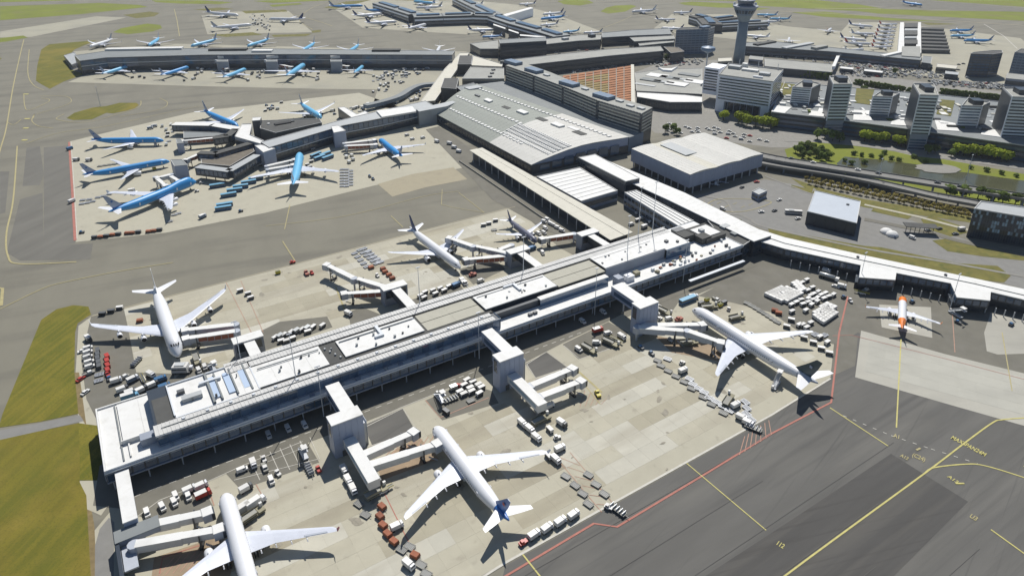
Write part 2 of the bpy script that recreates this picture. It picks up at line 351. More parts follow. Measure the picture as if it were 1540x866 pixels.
grass([(363, 17), (430, 15), (432, 18), (370, 21)], 'grass_dry'); grass([(405, 8), (450, 5), (455, 7), (410, 11)]); grass([(487, 12), (520, 3), (560, 0), (505, 14)], 'grass_dry'); grass([(380, 2), (480, -2), (500, 1), (410, 5)])
grass([(560, 0), (700, -3), (760, -2), (640, 2)], 'grass_dry')
grass([(838, 2), (860, -1), (885, 1), (893, 5), (872, 9), (848, 7)]); grass([(903, 18), (912, 12), (925, 9), (950, 8), (957, 10), (940, 18), (915, 21)])
grass([(1020, 5), (1040, 3), (1105, 6), (1130, 12), (1080, 12), (1030, 8)]); grass([(1000, -4), (1130, -6), (1105, 2), (1030, 1)])
grass([(1135, 0), (1240, -2), (1330, 14), (1400, 16), (1300, 18), (1190, 12), (1136, 9)]); grass([(1250, -6), (1400, -8), (1700, -8), (1700, 20), (1540, 11), (1390, 0)])
grass([(1270, 15), (1350, 16), (1540, 18), (1700, 26), (1700, 46), (1540, 32), (1400, 25), (1320, 21)]); grass([(1136, 12), (1160, 13), (1130, 17)])
grass([(1190, 19), (1240, 18), (1330, 27), (1420, 33), (1330, 31), (1240, 26)]); grass([(1385, 34), (1430, 36), (1440, 37), (1395, 38)], 'grass_dry')
grass([(62, 481), (85, 465), (98, 462), (110, 459), (133, 461), (137, 473), (117, 486), (113, 500), (112, 560), (118, 622), (60, 634), (-2, 643), (4, 622)], 'grass')
grass([(-30, 668), (60, 648), (118, 636), (120, 690), (120, 725), (130, 745), (133, 800), (142, 960), (-60, 960)], 'grass_worn')
grass([(118, 636), (148, 640), (158, 700), (160, 722), (120, 722)], 'grass', z=.0665)
sheet('soil_edge', [(112, 560), (119, 560), (130, 640), (118, 622)], M['soil'], .075)
sheet('soil_edge', [(120, 722), (134, 745), (142, 790), (150, 960), (142, 960), (133, 800), (129, 745)], M['soil'], .075)
sheet('service_road', [(-30, 652), (60, 636), (120, 624), (126, 633), (60, 648), (-30, 668)], M['road'], .08)
sheet('service_road', [(118, 723), (156, 722), (166, 755), (152, 775), (130, 765), (120, 745)], M['concrete'], .081)
sheet('service_road', [(142, 960), (143, 820), (150, 795), (164, 778), (172, 785), (170, 960)], M['road'], .083)
grass([(1155, 344), (1300, 370), (1325, 372), (1440, 396), (1500, 400), (1520, 415), (1510, 425), (1430, 416), (1300, 392), (1160, 358)], 'grass_dry')
grass([(1402, 362), (1430, 358), (1480, 372), (1560, 384), (1560, 394), (1480, 386), (1425, 378)], 'grass_dry')
grass([(1385, 330), (1400, 325), (1445, 340), (1455, 350), (1430, 356), (1395, 345)], 'grass_dry'); grass([(1320, 305), (1372, 325), (1365, 330), (1310, 318)], 'grass_dry')
grass([(1190, 268), (1240, 285), (1300, 300), (1460, 325), (1460, 335), (1300, 312), (1220, 290)], 'grass_dry')
grass([(1190, 278), (1222, 286), (1222, 291), (1190, 282)], 'grass_dry')
# pond and its banks
sheet('bank', [(1180, 225), (1220, 214), (1290, 220), (1345, 228), (1375, 235), (1420, 240), (1540, 262), (1640, 282), (1640, 340), (1540, 312), (1400, 290), (1260, 262), (1185, 240)], M['grass_far'], .06)
sheet('pond', [(1258, 246), (1270, 236), (1320, 240), (1382, 248), (1440, 258), (1540, 272), (1640, 290), (1640, 330), (1540, 302), (1420, 282), (1330, 264), (1265, 254)], M['water'], .10)
isl = MB(); c = P(1410, 254); isl.prism([(c.x+17*math.cos(k*.35)*(1+.1*math.sin(3*k)), c.y+11*math.sin(k*.35)) for k in range(18)], 0, .5); isl.build('pond_island', M['pavement'], None, 'structure')
# ---------------------------------------------------------------- concrete slabs of the near apron (joints are real gaps)
def inside(p, poly):
    r = False; n = len(poly)
    for i in range(n):
        a, b = poly[i], poly[(i+1) % n]
        if (a[1] > p[1]) != (b[1] > p[1]) and p[0] < (b[0]-a[0])*(p[1]-a[1])/(b[1]-a[1])+a[0]: r = not r
    return r
apw = [W(p) for p in [(270, 800), (345, 755), (560, 655), (905, 520), (1010, 470), (1075, 440), (1180, 455), (1252, 505), (1247, 566), (1160, 621), (960, 732), (760, 843), (700, 878), (640, 950), (200, 950)]]
apw2 = [W(p) for p in [(150, 480), (187, 463), (400, 409), (560, 367), (773, 312), (840, 375), (760, 418), (500, 492), (350, 540), (300, 565), (200, 560)]]
apw3 = [W(p) for p in [(1297, 500), (1420, 534), (1600, 578), (1620, 668), (1540, 638), (1420, 604), (1288, 566)]]
def slabs(parent, poly, ang, size, m, near=False, cap=300, z=.05):
    b = MB(); h = size/2-.022; b.box(0, 0, 0, 2*h, 2*h, .03, 0); me = None
    c, s = math.cos(ang), math.sin(ang); o = poly[0]; cells = []
    N = 60
    for i in range(-N, N):
        for j in range(-N, N):
            x = o[0]+(i*c-j*s)*size; y = o[1]+(i*s+j*c)*size
            k = [(x+(dx*c-dy*s)*h, y+(dx*s+dy*c)*h) for dx, dy in ((-1, -1), (1, -1), (1, 1), (-1, 1))]
            if all(inside(q, poly) for q in k): cells.append((y*1.0+abs(x)*.3, x, y, i, j))
    cells.sort(); proto = None
    rest = MB()
    protos = {}
    for n, (d, x, y, i, j) in enumerate(cells):
        hsh = random.Random(j*131+(i+j*3)//5*17).random(); k = 1 if hsh < .22 else 2 if hsh > .78 else 0
        if n < cap:
            if k not in protos:
                o1 = b.build('concrete_slab', m[k], parent); protos[k] = o1.data
            else:
                o1 = bpy.data.objects.new('concrete_slab', protos[k]); COL.objects.link(o1); o1.parent = parent
            o1.location = (x, y, z); o1.rotation_euler = (0, 0, ang)
        else:
            rest.box(x, y, z, 2*h, 2*h, .03, ang)
    if rest.v: rest.build('concrete_slab_field', m[0], parent, 'stuff')
slabs(apron, apw, ED, 7.6, (M['slab'], M['slab_worn'], M['slab_clean']))
ap2 = sheet('upper_apron', [(150, 480), (187, 463), (400, 409), (560, 367), (773, 312), (830, 366), (760, 415), (500, 490), (350, 540), (300, 565)], M['concrete'], .055)
u0, u1 = P(187, 463), P(560, 367); slabs(ap2, apw2, math.atan2(u1.y-u0.y, u1.x-u0.x), 7.6, (M['slab'], M['slab_worn'], M['slab_clean']), z=.06)
u0, u1 = P(1297, 500), P(1540, 561); slabs(apron_r, apw3, math.atan2(u1.y-u0.y, u1.x-u0.x), 7.6, (M['slab_pale'],)*3, z=.055)
# dark asphalt on the stands beside the near pier (vehicle parking), laid over the slabs
PZ = .10
def pad(pts, m='asphalt_mid', z=PZ, nm='parking_pad'): sheet(nm, pts, M[m], z)
pad([(137, 476), (186, 463), (192, 490), (205, 560), (262, 562), (262, 600), (150, 640), (130, 600), (122, 540)])
pad([(262, 570), (290, 545), (310, 545), (345, 560), (290, 600), (250, 600)], z=.11)
pad([(140, 760), (215, 768), (300, 728), (400, 688), (545, 636), (640, 598), (700, 574), (790, 545), (846, 516), (915, 483), (945, 468), (1000, 440), (900, 420), (150, 700)], 'asphalt_mid', .105, 'pier_road')
pad([(940, 478), (1040, 436), (1090, 415), (1140, 400), (1040, 400), (930, 430)], 'asphalt_mid', .106, 'pier_road')
pad([(340, 712), (390, 692), (462, 664), (480, 695), (362, 736)]); pad([(202, 772), (225, 752), (300, 722), (320, 760), (240, 790)])
pad([(547, 640), (605, 614), (625, 648), (560, 670)], 'asphalt_dark', .11); pad([(640, 602), (700, 575), (740, 588), (750, 606), (665, 632)])
pad([(790, 547), (822, 530), (852, 552), (805, 568)], 'asphalt_dark', .11); pad([(846, 518), (915, 484), (945, 500), (930, 520), (870, 540)])
pad([(372, 508), (420, 484), (492, 476), (500, 492), (390, 530)], z=.112); pad([(523, 470), (545, 462), (575, 474), (600, 490), (530, 500)], z=.112); pad([(616, 452), (690, 425), (700, 440), (630, 466)], z=.112)
pad([(690, 405), (745, 390), (760, 405), (712, 428)], z=.112); pad([(1050, 445), (1075, 432), (1185, 447), (1225, 470), (1255, 510), (1225, 515), (1160, 470), (1105, 456)], z=.11)
pad([(1150, 440), (1200, 412), (1262, 425), (1262, 520), (1235, 512), (1190, 470)], z=.113)
pad([(640, 195), (660, 190), (860, 330), (950, 372), (930, 395), (820, 345), (740, 300)], 'asphalt_mid', .1, 'terminal_road')
# ---------------------------------------------------------------- painted markings
MK = [.14]
def path_strip(b, pts, w, z):
    n = len(pts); L = []; Rr = []
    for i in range(n):
        a = Vector(pts[max(i-1, 0)]); c = Vector(pts[min(i+1, n-1)]); d = (c-a).normalized(); nn = Vector((-d.y, d.x))*w/2
        q = Vector(pts[i]); L.append(q+nn); Rr.append(q-nn)
    for i in range(n-1):
        b.quad((Rr[i].x, Rr[i].y, z), (Rr[i+1].x, Rr[i+1].y, z), (L[i+1].x, L[i+1].y, z), (L[i].x, L[i].y, z))
def smooth(pts, k=6):
    out = []
    n = len(pts)
    for i in range(n-1):
        p0, p1, p2, p3 = pts[max(i-1, 0)], pts[i], pts[i+1], pts[min(i+2, n-1)]
        for j in range(k):
            t = j/k
            out.append(tuple(.5*((2*p1[a])+(-p0[a]+p2[a])*t+(2*p0[a]-5*p1[a]+4*p2[a]-p3[a])*t*t+(-p0[a]+3*p1[a]-3*p2[a]+p3[a])*t**3) for a in (0, 1)))
    out.append(pts[-1]); return out
pad([(232, 838), (330, 806), (350, 850), (340, 890), (225, 890)], 'brown_pad', .115, 'stand_hatching'); pad([(566, 702), (645, 672), (660, 690), (575, 722)], 'brown_pad', .115, 'stand_hatching'); pad([(585, 682), (630, 656), (640, 668), (600, 684)], 'brown_pad', .116, 'stand_hatching'); pad([(985, 505), (1080, 520), (1090, 545), (1010, 530)], 'brown_pad', .115, 'stand_hatching')
def line(pts, w=.5, m='yellow', curve=False, dash=None, nm=None):
    MK[0] += .0005; z = MK[0]; q = [W(p) for p in pts]
    if curve: q = smooth(q)
    b = MB()
    if dash:
        for i in range(len(q)-1):
            a, c = Vector(q[i]), Vector(q[i+1]); L = (c-a).length; d = (c-a)/L; s = 0
            while s < L:
                e = min(s+dash[0], L); path_strip(b, [tuple(a+d*s), tuple(a+d*e)], w, z); s += dash[0]+dash[1]
    else: path_strip(b, q, w, z)
    nm = nm or {'yellow': 'yellow_line', 'yellow_dull': 'yellow_line', 'white_line': 'white_line', 'red_line': 'red_line', 'pink_line': 'pink_line'}[m]
    return b.build(nm, M[m], None, 'structure')
# right foreground
line([(700, 902), (893, 787), (928, 792), (1060, 713), (1160, 652), (1250, 605), (1262, 500), (1275, 446)], .8, 'red_line')
line([(1032, 696), (1152, 797)], .42); line([(785, 832), (812, 866), (850, 930)], .55); line([(1248, 613), (1336, 671)], .5)
line([(1355, 510), (1348, 643)], .55); line([(1507, 500), (1522, 588)], .45, 'yellow_dull')
line([(1120, 920), (1180, 866), (1390, 712), (1448, 668), (1492, 636), (1508, 631), (1545, 628)], .62, 'yellow', True); line([(1392, 710), (1405, 703), (1450, 698), (1480, 700), (1540, 718), (1600, 740)], .58, 'yellow', True)
line([(1490, 796), (1540, 832), (1600, 880)], .55); line([(1268, 625), (1340, 655), (1400, 675), (1470, 697)], .35, 'white_line', dash=(1.4, 2.6)); line([(1252, 505), (1280, 504), (1420, 539), (1600, 586)], .3, 'red_line')
line([(690, 890), (760, 846), (960, 735), (1160, 624), (1249, 569)], .9, 'white_line')
line([(1430, 440), (1436, 530)], .35, 'pink_line')
for k in range(7): line([(1112+k*8, 684-k*5), (1120+k*6, 656-k*4)], .3, 'pink_line')
line([(540, 700), (560, 705), (640, 866)], .35, 'red_line'); line([(857, 680), (933, 770)], .28, 'pink_line'); line([(838, 690), (905, 770)], .28, 'pink_line')
for k in range(6): line([(842+k*11, 688+k*14), (872+k*11, 700+k*12)], .22, 'pink_line')
for k in range(5): line([(880+k*8, 588+k*3), (872+k*8, 612-k*1)], .22, 'pink_line')
line([(867, 556), (905, 590)], 1.0, 'yellow_dull'); line([(872, 570), (903, 608)], .4, 'yellow_dull')
# hatched boarding areas beside the bridges
for k in range(12): line([(262+k*11, 838-k*3), (238+k*11, 866-k*2)], .3, 'pink_line')
for k in range(8): line([(590+k*9, 675-k*3), (576+k*9, 690-k*2)], .3, 'pink_line')
line([(240, 862), (245, 838), (300, 820)], .4, 'red_line')
# near pier road
line([(200, 748), (232, 735), (690, 568), (880, 498)], .32, 'white_line', dash=(2.6, 2.6)); line([(205, 778), (240, 752), (310, 725), (365, 700), (400, 686), (455, 664)], .3, 'white_line'); line([(545, 640), (600, 614), (690, 578)], .3, 'white_line')
for k in range(7): line([(376+k*15, 690-k*5.4), (391+k*15, 722-k*5.2)], .25, 'white_line')
line([(352, 722), (480, 690)], .25, 'white_line'); line([(368, 708), (460, 672)], .2, 'white_line'); line([(310, 724), (322, 760)], .4, 'pink_line'); line([(385, 728), (400, 755)], .3, 'pink_line')
line([(550, 642), (552, 672), (628, 648), (606, 614), (550, 642)], .35, 'white_line'); line([(792, 548), (822, 529), (854, 552), (806, 569), (792, 548)], .35, 'white_line'); line([(848, 520), (872, 540), (930, 520)], .35, 'white_line'); line([(640, 602), (662, 628), (735, 598)], .4, 'pink_line')
# upper apron
line([(130, 478), (187, 463), (400, 409), (560, 367), (775, 311)], .6, 'concrete_tan', nm='apron_edge_line')
line([(425, 363), (444, 393)], .6, 'yellow_dull'); line([(588, 325), (606, 342)], .5, 'yellow_dull'); line([(436, 308), (428, 345)], .5, 'yellow_dull'); line([(0, 465), (60, 436), (95, 425), (180, 408), (260, 395)], .6, 'yellow_dull', True)
line([(340, 425), (378, 500)], .28, 'pink_line'); line([(362, 422), (396, 500)], .28, 'pink_line'); line([(505, 432), (520, 470)], .8, 'yellow_dull')
line([(664, 308), (680, 312), (728, 320)], .35, 'yellow_dull'); line([(690, 290), (728, 320)], .4, 'yellow_dull'); line([(665, 285), (664, 308)], .35, 'yellow_dull'); line([(400, 340), (520, 325), (640, 295), (690, 288)], .4, 'yellow_dull', True)
line([(104, 214), (109, 290), (113, 362)], 1.6, 'red_line'); line([(107, 214), (112, 290), (116, 360)], .5, 'white_line')
# left taxiways
line([(36, 60), (31, 80), (20, 130), (10, 190), (2, 220), (-10, 260)], 1.0, 'yellow_dull', True); line([(44, 75), (42, 110), (50, 128), (66, 136)], .8, 'yellow_dull', True); line([(26, 220), (20, 300), (10, 350), (12, 385), (30, 397), (115, 394)], 1.0, 'yellow_dull', True)
line([(10, 183), (20, 188), (32, 180)], .6, 'yellow_dull', True); line([(36, 143), (37, 158), (43, 166), (70, 155), (74, 150), (62, 148)], .7, 'yellow_dull', True); line([(50, 178), (52, 172), (48, 182), (58, 190), (80, 193)], .7, 'yellow_dull', True); line([(60, 145), (95, 145), (107, 150), (100, 158), (55, 172)], .6, 'yellow_dull', True)
line([(40, 216), (90, 200), (160, 190), (250, 170), (300, 160)], .6, 'yellow_dull', True); line([(262, 14), (266, 30), (270, 55)], 1.0, 'yellow_dull'); line([(212, 152), (210, 160), (190, 168), (130, 184), (86, 180), (96, 172)], .7, 'yellow_dull', True); line([(240, 148), (252, 155), (240, 165), (180, 176)], .6, 'yellow_dull', True)
for (x, y) in ((39, 142), (41, 179), (39, 193), (37, 211)): line([(x-4, y), (x+4, y)], 3.0, 'yellow', nm='yellow_patch')
for (x, y) in ((0, 445),): line([(x-6, y-12), (x+4, y-11), (x+2, y+15)], 1.5, 'yellow_dull', nm='yellow_patch')
# far side
line([(1480, 37), (1510, 55), (1530, 74)], 1.2, 'white_line'); line([(1100, 14), (1250, 21), (1400, 30), (1560, 40)], 3.0, 'concrete_tan', nm='taxiway_shoulder'); line([(1225, 13), (1325, 14)], 4, 'concrete_tan', nm='taxiway_shoulder')
sheet('runway', [(1180, -4), (1260, -4), (1390, 1), (1540, 13), (1700, 24), (1700, 31), (1540, 18.5), (1400, 14), (1300, 8)], M['asphalt_mid'], .09)
line([(500, 2), (470, 12), (450, 30), (470, 45)], .8, 'yellow_dull', True); line([(400, 12), (470, 30), (500, 40)], .9, 'yellow_dull', True); line([(900, 45), (930, 34), (950, 25)], .8, 'yellow_dull', True)
# yard roads and kerbs
line([(1040, 336), (1100, 322), (1128, 330), (1152, 342), (1300, 374), (1420, 394), (1560, 420)], 2.2, 'pavement', True, nm='pavement_strip'); line([(1060, 296), (1090, 302), (1102, 320)], 1.6, 'pavement', True, nm='pavement_strip'); line([(1150, 265), (1220, 292), (1225, 284)], 1.6, 'pavement', nm='pavement_strip'); line([(1300, 308), (1380, 326), (1460, 347)], 3.0, 'concrete', nm='pavement_strip'); line([(1180, 262), (1280, 284), (1380, 304), (1470, 326)], 3.5, 'pavement', True, nm='pavement_strip'); line([(1300, 330), (1390, 348), (1440, 362), (1560, 388)], 5, 'asphalt_mid', True, nm='yard_road'); line([(1060, 310), (1080, 300), (1130, 300), (1160, 305), (1120, 318), (1080, 318)], .6, 'yellow_dull', True)
for k_ in range(9): line([(1030+k_*12, 305+((k_*5) % 9)), (1036+k_*12, 302+((k_*5) % 9))], .4, 'yellow_dull')
line([(1180, 212), (1240, 214), (1330, 224), (1420, 238), (1600, 262)], 5, 'pavement', True, nm='pavement_strip')
# sealed seams, sweeping tyre marks and oil stains
a_, c_ = Vector((math.cos(ED), math.sin(ED))), Vector((math.sin(ED), -math.cos(ED))); o_ = P(960, 735); rs = random.Random(9)
def wstrip(pts, w, m, nm): MK[0] += .0005; b = MB(); path_strip(b, pts, w, MK[0]-.05); return b.build(nm, M[m], None, 'structure')
for k in range(1, 19, 2):
    q = Vector((o_.x, o_.y))+c_*(k*7.6); s0, s1 = rs.uniform(-90, -40), rs.uniform(40, 110); wstrip([tuple(q+a_*(s0+(s1-s0)*i/6)+c_*rs.uniform(-.08, .08)) for i in range(7)], .18, 'seam', 'sealed_seam')
for k in range(70):
    if k < 50: x, y = rs.choice(((700, 720), (360, 800), (1140, 520), (860, 600), (250, 480), (650, 380), (560, 430), (440, 430), (980, 600), (600, 760)))
    else: x, y = rs.uniform(380, 1150), rs.uniform(560, 800)
    q = P(x+rs.gauss(0, 38), y+rs.gauss(0, 26))
    if not (inside((q.x, q.y), apw) or inside((q.x, q.y), apw2)): continue
    r_ = rs.uniform(.3, 1.5); n_ = 10; MK[0] += .0002; b = MB(); an_ = rs.uniform(0, 3); b.add([(q.x+r_*rs.uniform(.6, 1.3)*(1.8*math.cos(an_)*math.cos(i*.628)-math.sin(an_)*math.sin(i*.628)), q.y+r_*rs.uniform(.6, 1.3)*(1.8*math.sin(an_)*math.cos(i*.628)+math.cos(an_)*math.sin(i*.628)), MK[0]-.05) for i in range(n_)], [tuple(range(n_))]); b.build('oil_stain', M['oil'], None, 'structure')
# lettering painted on the asphalt
def ground_text(s, p0, p1, m='yellow', flip=False):
    """text whose base line runs from pixel p0 to pixel p1"""
    a, b = P(*p0), P(*p1); cu = bpy.data.curves.new('lettering', 'FONT'); cu.body = s; cu.size = 1; cu.align_x = 'LEFT'; cu.extrude = 0; cu.offset = .022
    o = bpy.data.objects.new('lettering', cu); COL.objects.link(o); bpy.context.view_layer.update()
    w = o.dimensions.x; L = (b-a).length; k = L/w
    me = bpy.data.meshes.new_from_object(o); bpy.data.objects.remove(o)
    n = bpy.data.objects.new('painted_lettering', me); COL.objects.link(n); me.materials.clear(); me.materials.append(M[m])
    n.location = (a.x, a.y, .19); n.rotation_euler = (0, 0, math.atan2(b.y-a.y, b.x-a.x)); n['kind'] = 'structure'
    return n, k
def letter(s, p0, p1, h=1.0, m='yellow'):
    o, k = ground_text(s, p0, p1, m); o.scale = (k, k*h, 1)
letter('MAXSPAN24M', (1429, 659), (1480, 686), 1.7)
letter('A12', (1353, 686), (1365, 692), 1.5, 'yellow_dull'); letter('(C24)', (1371, 686), (1390, 694), 1.7, 'yellow_dull'); letter('A1', (1343, 657), (1352, 660), 1.6, 'yellow_dull')
letter('112', (1166, 818), (1176, 824), 1.6); letter('U3', (1457, 777), (1467, 783), 1.6, 'yellow_dull'); letter('A13', (1424, 717), (1439, 727), 1.0)
line([(1437, 727), (1450, 727)], .7, 'yellow'); line([(1378, 677), (1384, 674)], .8, 'yellow_dull'); line([(1540, 700), (1560, 710)], 1.6, 'yellow')
# ================================================================ BUILDINGS
def band(parent, A, B, z0, z1, m, proud=.12, name='window_band', ins=.4, nm_mull=None, bay=0):
    """a strip of glazing (or spandrel) along the wall A-B, standing proud of it; bay > 0 splits it into single windows"""
    A = Vector(A[:2]); B = Vector(B[:2]); L = (B-A).length; d = (B-A)/L; n = Vector((d.y, -d.x))
    mb = MB(); ang = math.atan2(d.y, d.x)
    if bay:
        k = max(1, int((L-2*ins)/bay)); w = (L-2*ins)/k
        for i in range(k):
            c = A+d*(ins+w*(i+.5))+n*(proud/2-.05)
            mb.box(c.x, c.y, z0, w*.82, proud+.1, z1-z0, ang)
    else:
        c = (A+B)/2+n*(proud/2-.05); mb.box(c.x, c.y, z0, L-2*ins, proud+.1, z1-z0, ang)
    return mb.build(name, m, parent)
def block(t, pts, z, z0=0, wall='wall_grey', roof='roof_grey', par=.6, pm=None, zpx=True, nroof='roof', nwall='wall'):
    """walls and a parapeted roof on a px outline drawn at roof height"""
    w = ccw([W(p, z) for p in pts]) if zpx else ccw(pts)
    mb = MB(); mb.prism(w, z0, z-.35); mb.build(nwall, M[wall], t)
    c = Vector((sum(p[0] for p in w)/len(w), sum(p[1] for p in w)/len(w)))
    rb = MB(); rb.prism(w, z-.35, z-.1); rb.build(nroof, M[roof], t)
    if par:
        pb = MB(); n = len(w)
        for i in range(n):
            a = Vector(w[i]); b = Vector(w[(i+1) % n]); d = (b-a); L = d.length; d /= L; nn = Vector((-d.y, d.x)); cc = (a+b)/2+nn*.2
            pb.box(cc.x, cc.y, z-.4, L-.82, .36, par+.3, math.atan2(d.y, d.x))
            pb.box(a.x+(d.x+nn.x)*.21-0, a.y+(d.y+nn.y)*.21, z-.4, .5, .5, par+.34, math.atan2(d.y, d.x))
        pb.build('parapet', M[pm or 'roof_ridge'], t)
    return w
def floors(t, w, z0, z1, n, m='glass', ratio=.5, bay=0, edges=None, proud=.12, name='window_band', start=.3):
    h = (z1-z0)/n
    for i in range(len(w)):
        a, b = w[i], w[(i+1) % len(w)]
        if edges is not None and i not in edges: continue
        if math.hypot(a[0]-b[0], a[1]-b[1]) < 4: continue
        # only walls that can face a viewer on this side of the airport
        d = Vector((b[0]-a[0], b[1]-a[1])); nn = Vector((d.y, -d.x)); mid = Vector(((a[0]+b[0])/2, (a[1]+b[1])/2))
        if nn.dot(Vector((0, 0))-mid) < -.2*nn.length*mid.length: continue
        for k in range(n): band(t, a, b, z0+h*(k+start), z0+h*(k+start+ratio), M[m], proud, name, bay=bay)
def cen(pts, z=0):
    q = [W(p, z) for p in pts]; return (sum(p[0] for p in q)/len(q), sum(p[1] for p in q)/len(q))
def unit(t, px, z, s, m='roof_metal', rot=0.6, name='roof_unit'):
    b = MB(); c = P(px[0], px[1], z); b.box(c.x, c.y, z-.12, s[0], s[1], s[2], rot); return b.build(name, M[m], t)

# ---------------------------------------------------------------- near pier, in its own axes u (along) and v (towards the viewer)
PO = P(157, 712, 10); PU = (P(913, 443, 10)-PO); PU.z = 0; PU.normalize(); PV = Vector((PU.y, -PU.x, 0)); PA = math.atan2(PU.y, PU.x)
SU, SV = .972, .94
def uv(u, v, z=0): q = PO+PU*u*SU+PV*v*SV; return (q.x, q.y, z)
def ubox(b, u0, u1, v0, v1, z0, z1, mi=0):
    q = uv((u0+u1)/2, (v0+v1)/2); b.box(q[0], q[1], z0, abs(u1-u0)*SU, abs(v1-v0)*SV, z1-z0, PA, mi)
def upart(t, name, u0, u1, v0, v1, z0, z1, m): b = MB(); ubox(b, u0, u1, v0, v1, z0, z1); return b.build(name, M[m], t)
def dupart(o, t, du, dv=0, dz=0):
    """one more alike piece, sharing the mesh"""
    c = bpy.data.objects.new(o.name.split('.')[0], o.data); COL.objects.link(c); c.parent = t
    d = PU*du*SU+PV*dv*SV; c.location = (o.location[0]+d.x, o.location[1]+d.y, o.location[2]+dz); return c
q = uv(150, -20); pier = site('pier_terminal', 'long white and grey boarding pier with ribbed roof edges in the foreground', 'terminal', q)
UE = 352.0
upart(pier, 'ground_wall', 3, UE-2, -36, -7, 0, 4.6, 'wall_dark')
upart(pier, 'floor_slab', 0, UE, -43.6, 0.0, 4.7, 5.2, 'wall_grey'); upart(pier, 'roof_edge', 0, UE, -43.6, .25, 9.35, 10.05, 'steel_pale')
upart(pier, 'terrace_roof', .8, UE-.8, -42.8, -.6, 10.05, 10.16, 'roof_white'); upart(pier, 'upper_storey_core', .9, UE-1, -42.6, -.9, 5.3, 9.35, 'wall_dark')
pr = upart(pier, 'roof_rail', .4, UE, -.35, -.15, 10.1, 10.9, 'steel_pale')
b = MB(); ubox(b, .4, 4.4, -.9, -.55, 5.3, 9.35); fp = b.build('facade_panel', M['glass_blue'], pier)
mu = upart(pier, 'mullion', .1, .3, -.6, -.3, 5.3, 9.35, 'steel_dark')
tr = upart(pier, 'transom', .4, 4.4, -.56, -.4, 8.3, 8.5, 'steel')
for k in range(1, 78): dupart(fp, pier, k*4.5); dupart(mu, pier, k*4.5); dupart(tr, pier, k*4.5)
b = MB(); q0 = uv(2, -1.6); b.tube([(q0[0], q0[1], 0), (q0[0], q0[1], 4.6)], .28, 8); cl = b.build('column', M['steel'], pier)
for k in range(1, 29): dupart(cl, pier, k*12.3)
# short end wall (left): louvred panels
upart(pier, 'end_wall', -.05, .55, -43, -.5, 5.3, 9.3, 'wall_grey')
ew = upart(pier, 'end_panel', -.25, -.05, -5, -1, 5.5, 9.1, 'wall_panel')
for k in range(1, 9): dupart(ew, pier, 0, -4.6*k)
upart(pier, 'end_parapet', .1, .7, -43.3, 0, 10.1, 11.0, 'roof_white'); upart(pier, 'far_parapet', .7, 300, -43.3, -42.7, 10.1, 10.9, 'roof_white')
upart(pier, 'end_block', 6.9, 7.4, -42, -3, 10.1, 10.7, 'roof_grey')
# upper storey: blue glass strip, ribbed roof strips, middle roofs
UN, UL = 20.0, 178.0
upart(pier, 'upper_core', UN, UL, -38, -4.2, 10.15, 15.2, 'wall_dark'); upart(pier, 'upper_core', UL, 318, -38, -14.6, 10.15, 15.2, 'wall_dark'); upart(pier, 'upper_core', UL, 252, -14.6, -10.5, 10.15, 13.9, 'wall_dark')
g1 = upart(pier, 'glass_panel', UN+.1, UN+3.85, -4.25, -3.95, 10.9, 15.2, 'glass_sky'); g2 = upart(pier, 'glass_mullion', UN-.06, UN+.06, -4.2, -3.88, 10.2, 15.3, 'wall_blue')
for k in range(1, 40):
    dupart(g1, pier, k*3.95)
    if UN+k*3.95 < UL: dupart(g2, pier, k*3.95)
g3 = upart(pier, 'sill_panel', UN, UL, -4.2, -3.9, 10.2, 10.85, 'wall_grey')
def ribbed(u0, u1, v0, v1, z, st=3.0):
    b = MB(); ubox(b, u0+.04, u0+st-.04, v0, v1, z-.3, z); ubox(b, u0+.0, u0+.35, v0, v1, z, z+.14); ubox(b, u0+1.5, u0+1.75, v0, v1, z, z+.10)
    o = b.build('roof_panel', M['roof_ridge'], pier)
    for k in range(1, int((u1-u0)/st)): dupart(o, pier, k*st)
ribbed(UN-.6, UL, -10.6, -3.4, 16.0); ribbed(52, 321, -38.6, -30.4, 16.0)
upart(pier, 'gutter', UN-.6, UL, -3.4, -3.2, 15.4, 15.8, 'steel_pale'); upart(pier, 'gutter', UN-.6, UL, -11.0, -10.65, 15.3, 15.7, 'roof_dark'); upart(pier, 'gutter', 52, 320, -30.3, -29.9, 15.2, 15.6, 'roof_dark'); upart(pier, 'gutter', 52, 321, -39.0, -38.7, 15.2, 15.8, 'steel_pale')
upart(pier, 'valley_floor', UN+1, UL, -29.8, -11.1, 15.2, 15.3, 'roof_dark'); upart(pier, 'valley_floor', UL, 317, -29.8, -15, 15.2, 15.3, 'roof_dark')
def deck(u0, u1, v0, v1, z, m, n=1, nm='roof_deck'):
    st = (u1-u0)/n; b = MB(); ubox(b, u0+.03, u0+st-.03, v0, v1, z-.5, z); o = b.build(nm, M[m], pier)
    for k in range(1, n): dupart(o, pier, k*st)
deck(62, 93, -29.6, -12.6, 15.9, 'roof_white', 4); deck(101, 141, -28.6, -13.8, 16.1, 'roof_white', 2); deck(175.5, 220, -28.2, -14.0, 16.4, 'roof_white', 2); deck(254, 299, -29.5, -14.8, 16.6, 'roof_white', 3); deck(299, 318, -30, -13, 16.4, 'roof_white')
deck(142.5, 174.5, -29, -21.6, 15.6, 'roof_beige', 2); deck(142.5, 174.5, -21.2, -13.6, 15.55, 'roof_beige', 2); deck(221, 253, -29, -21.6, 15.6, 'roof_beige', 2); deck(221, 253, -21.2, -13.6, 15.55, 'roof_beige', 2)
deck(53, 62, -30, -11.6, 15.8, 'roof_white', 3)
rr0 = random.Random(17)
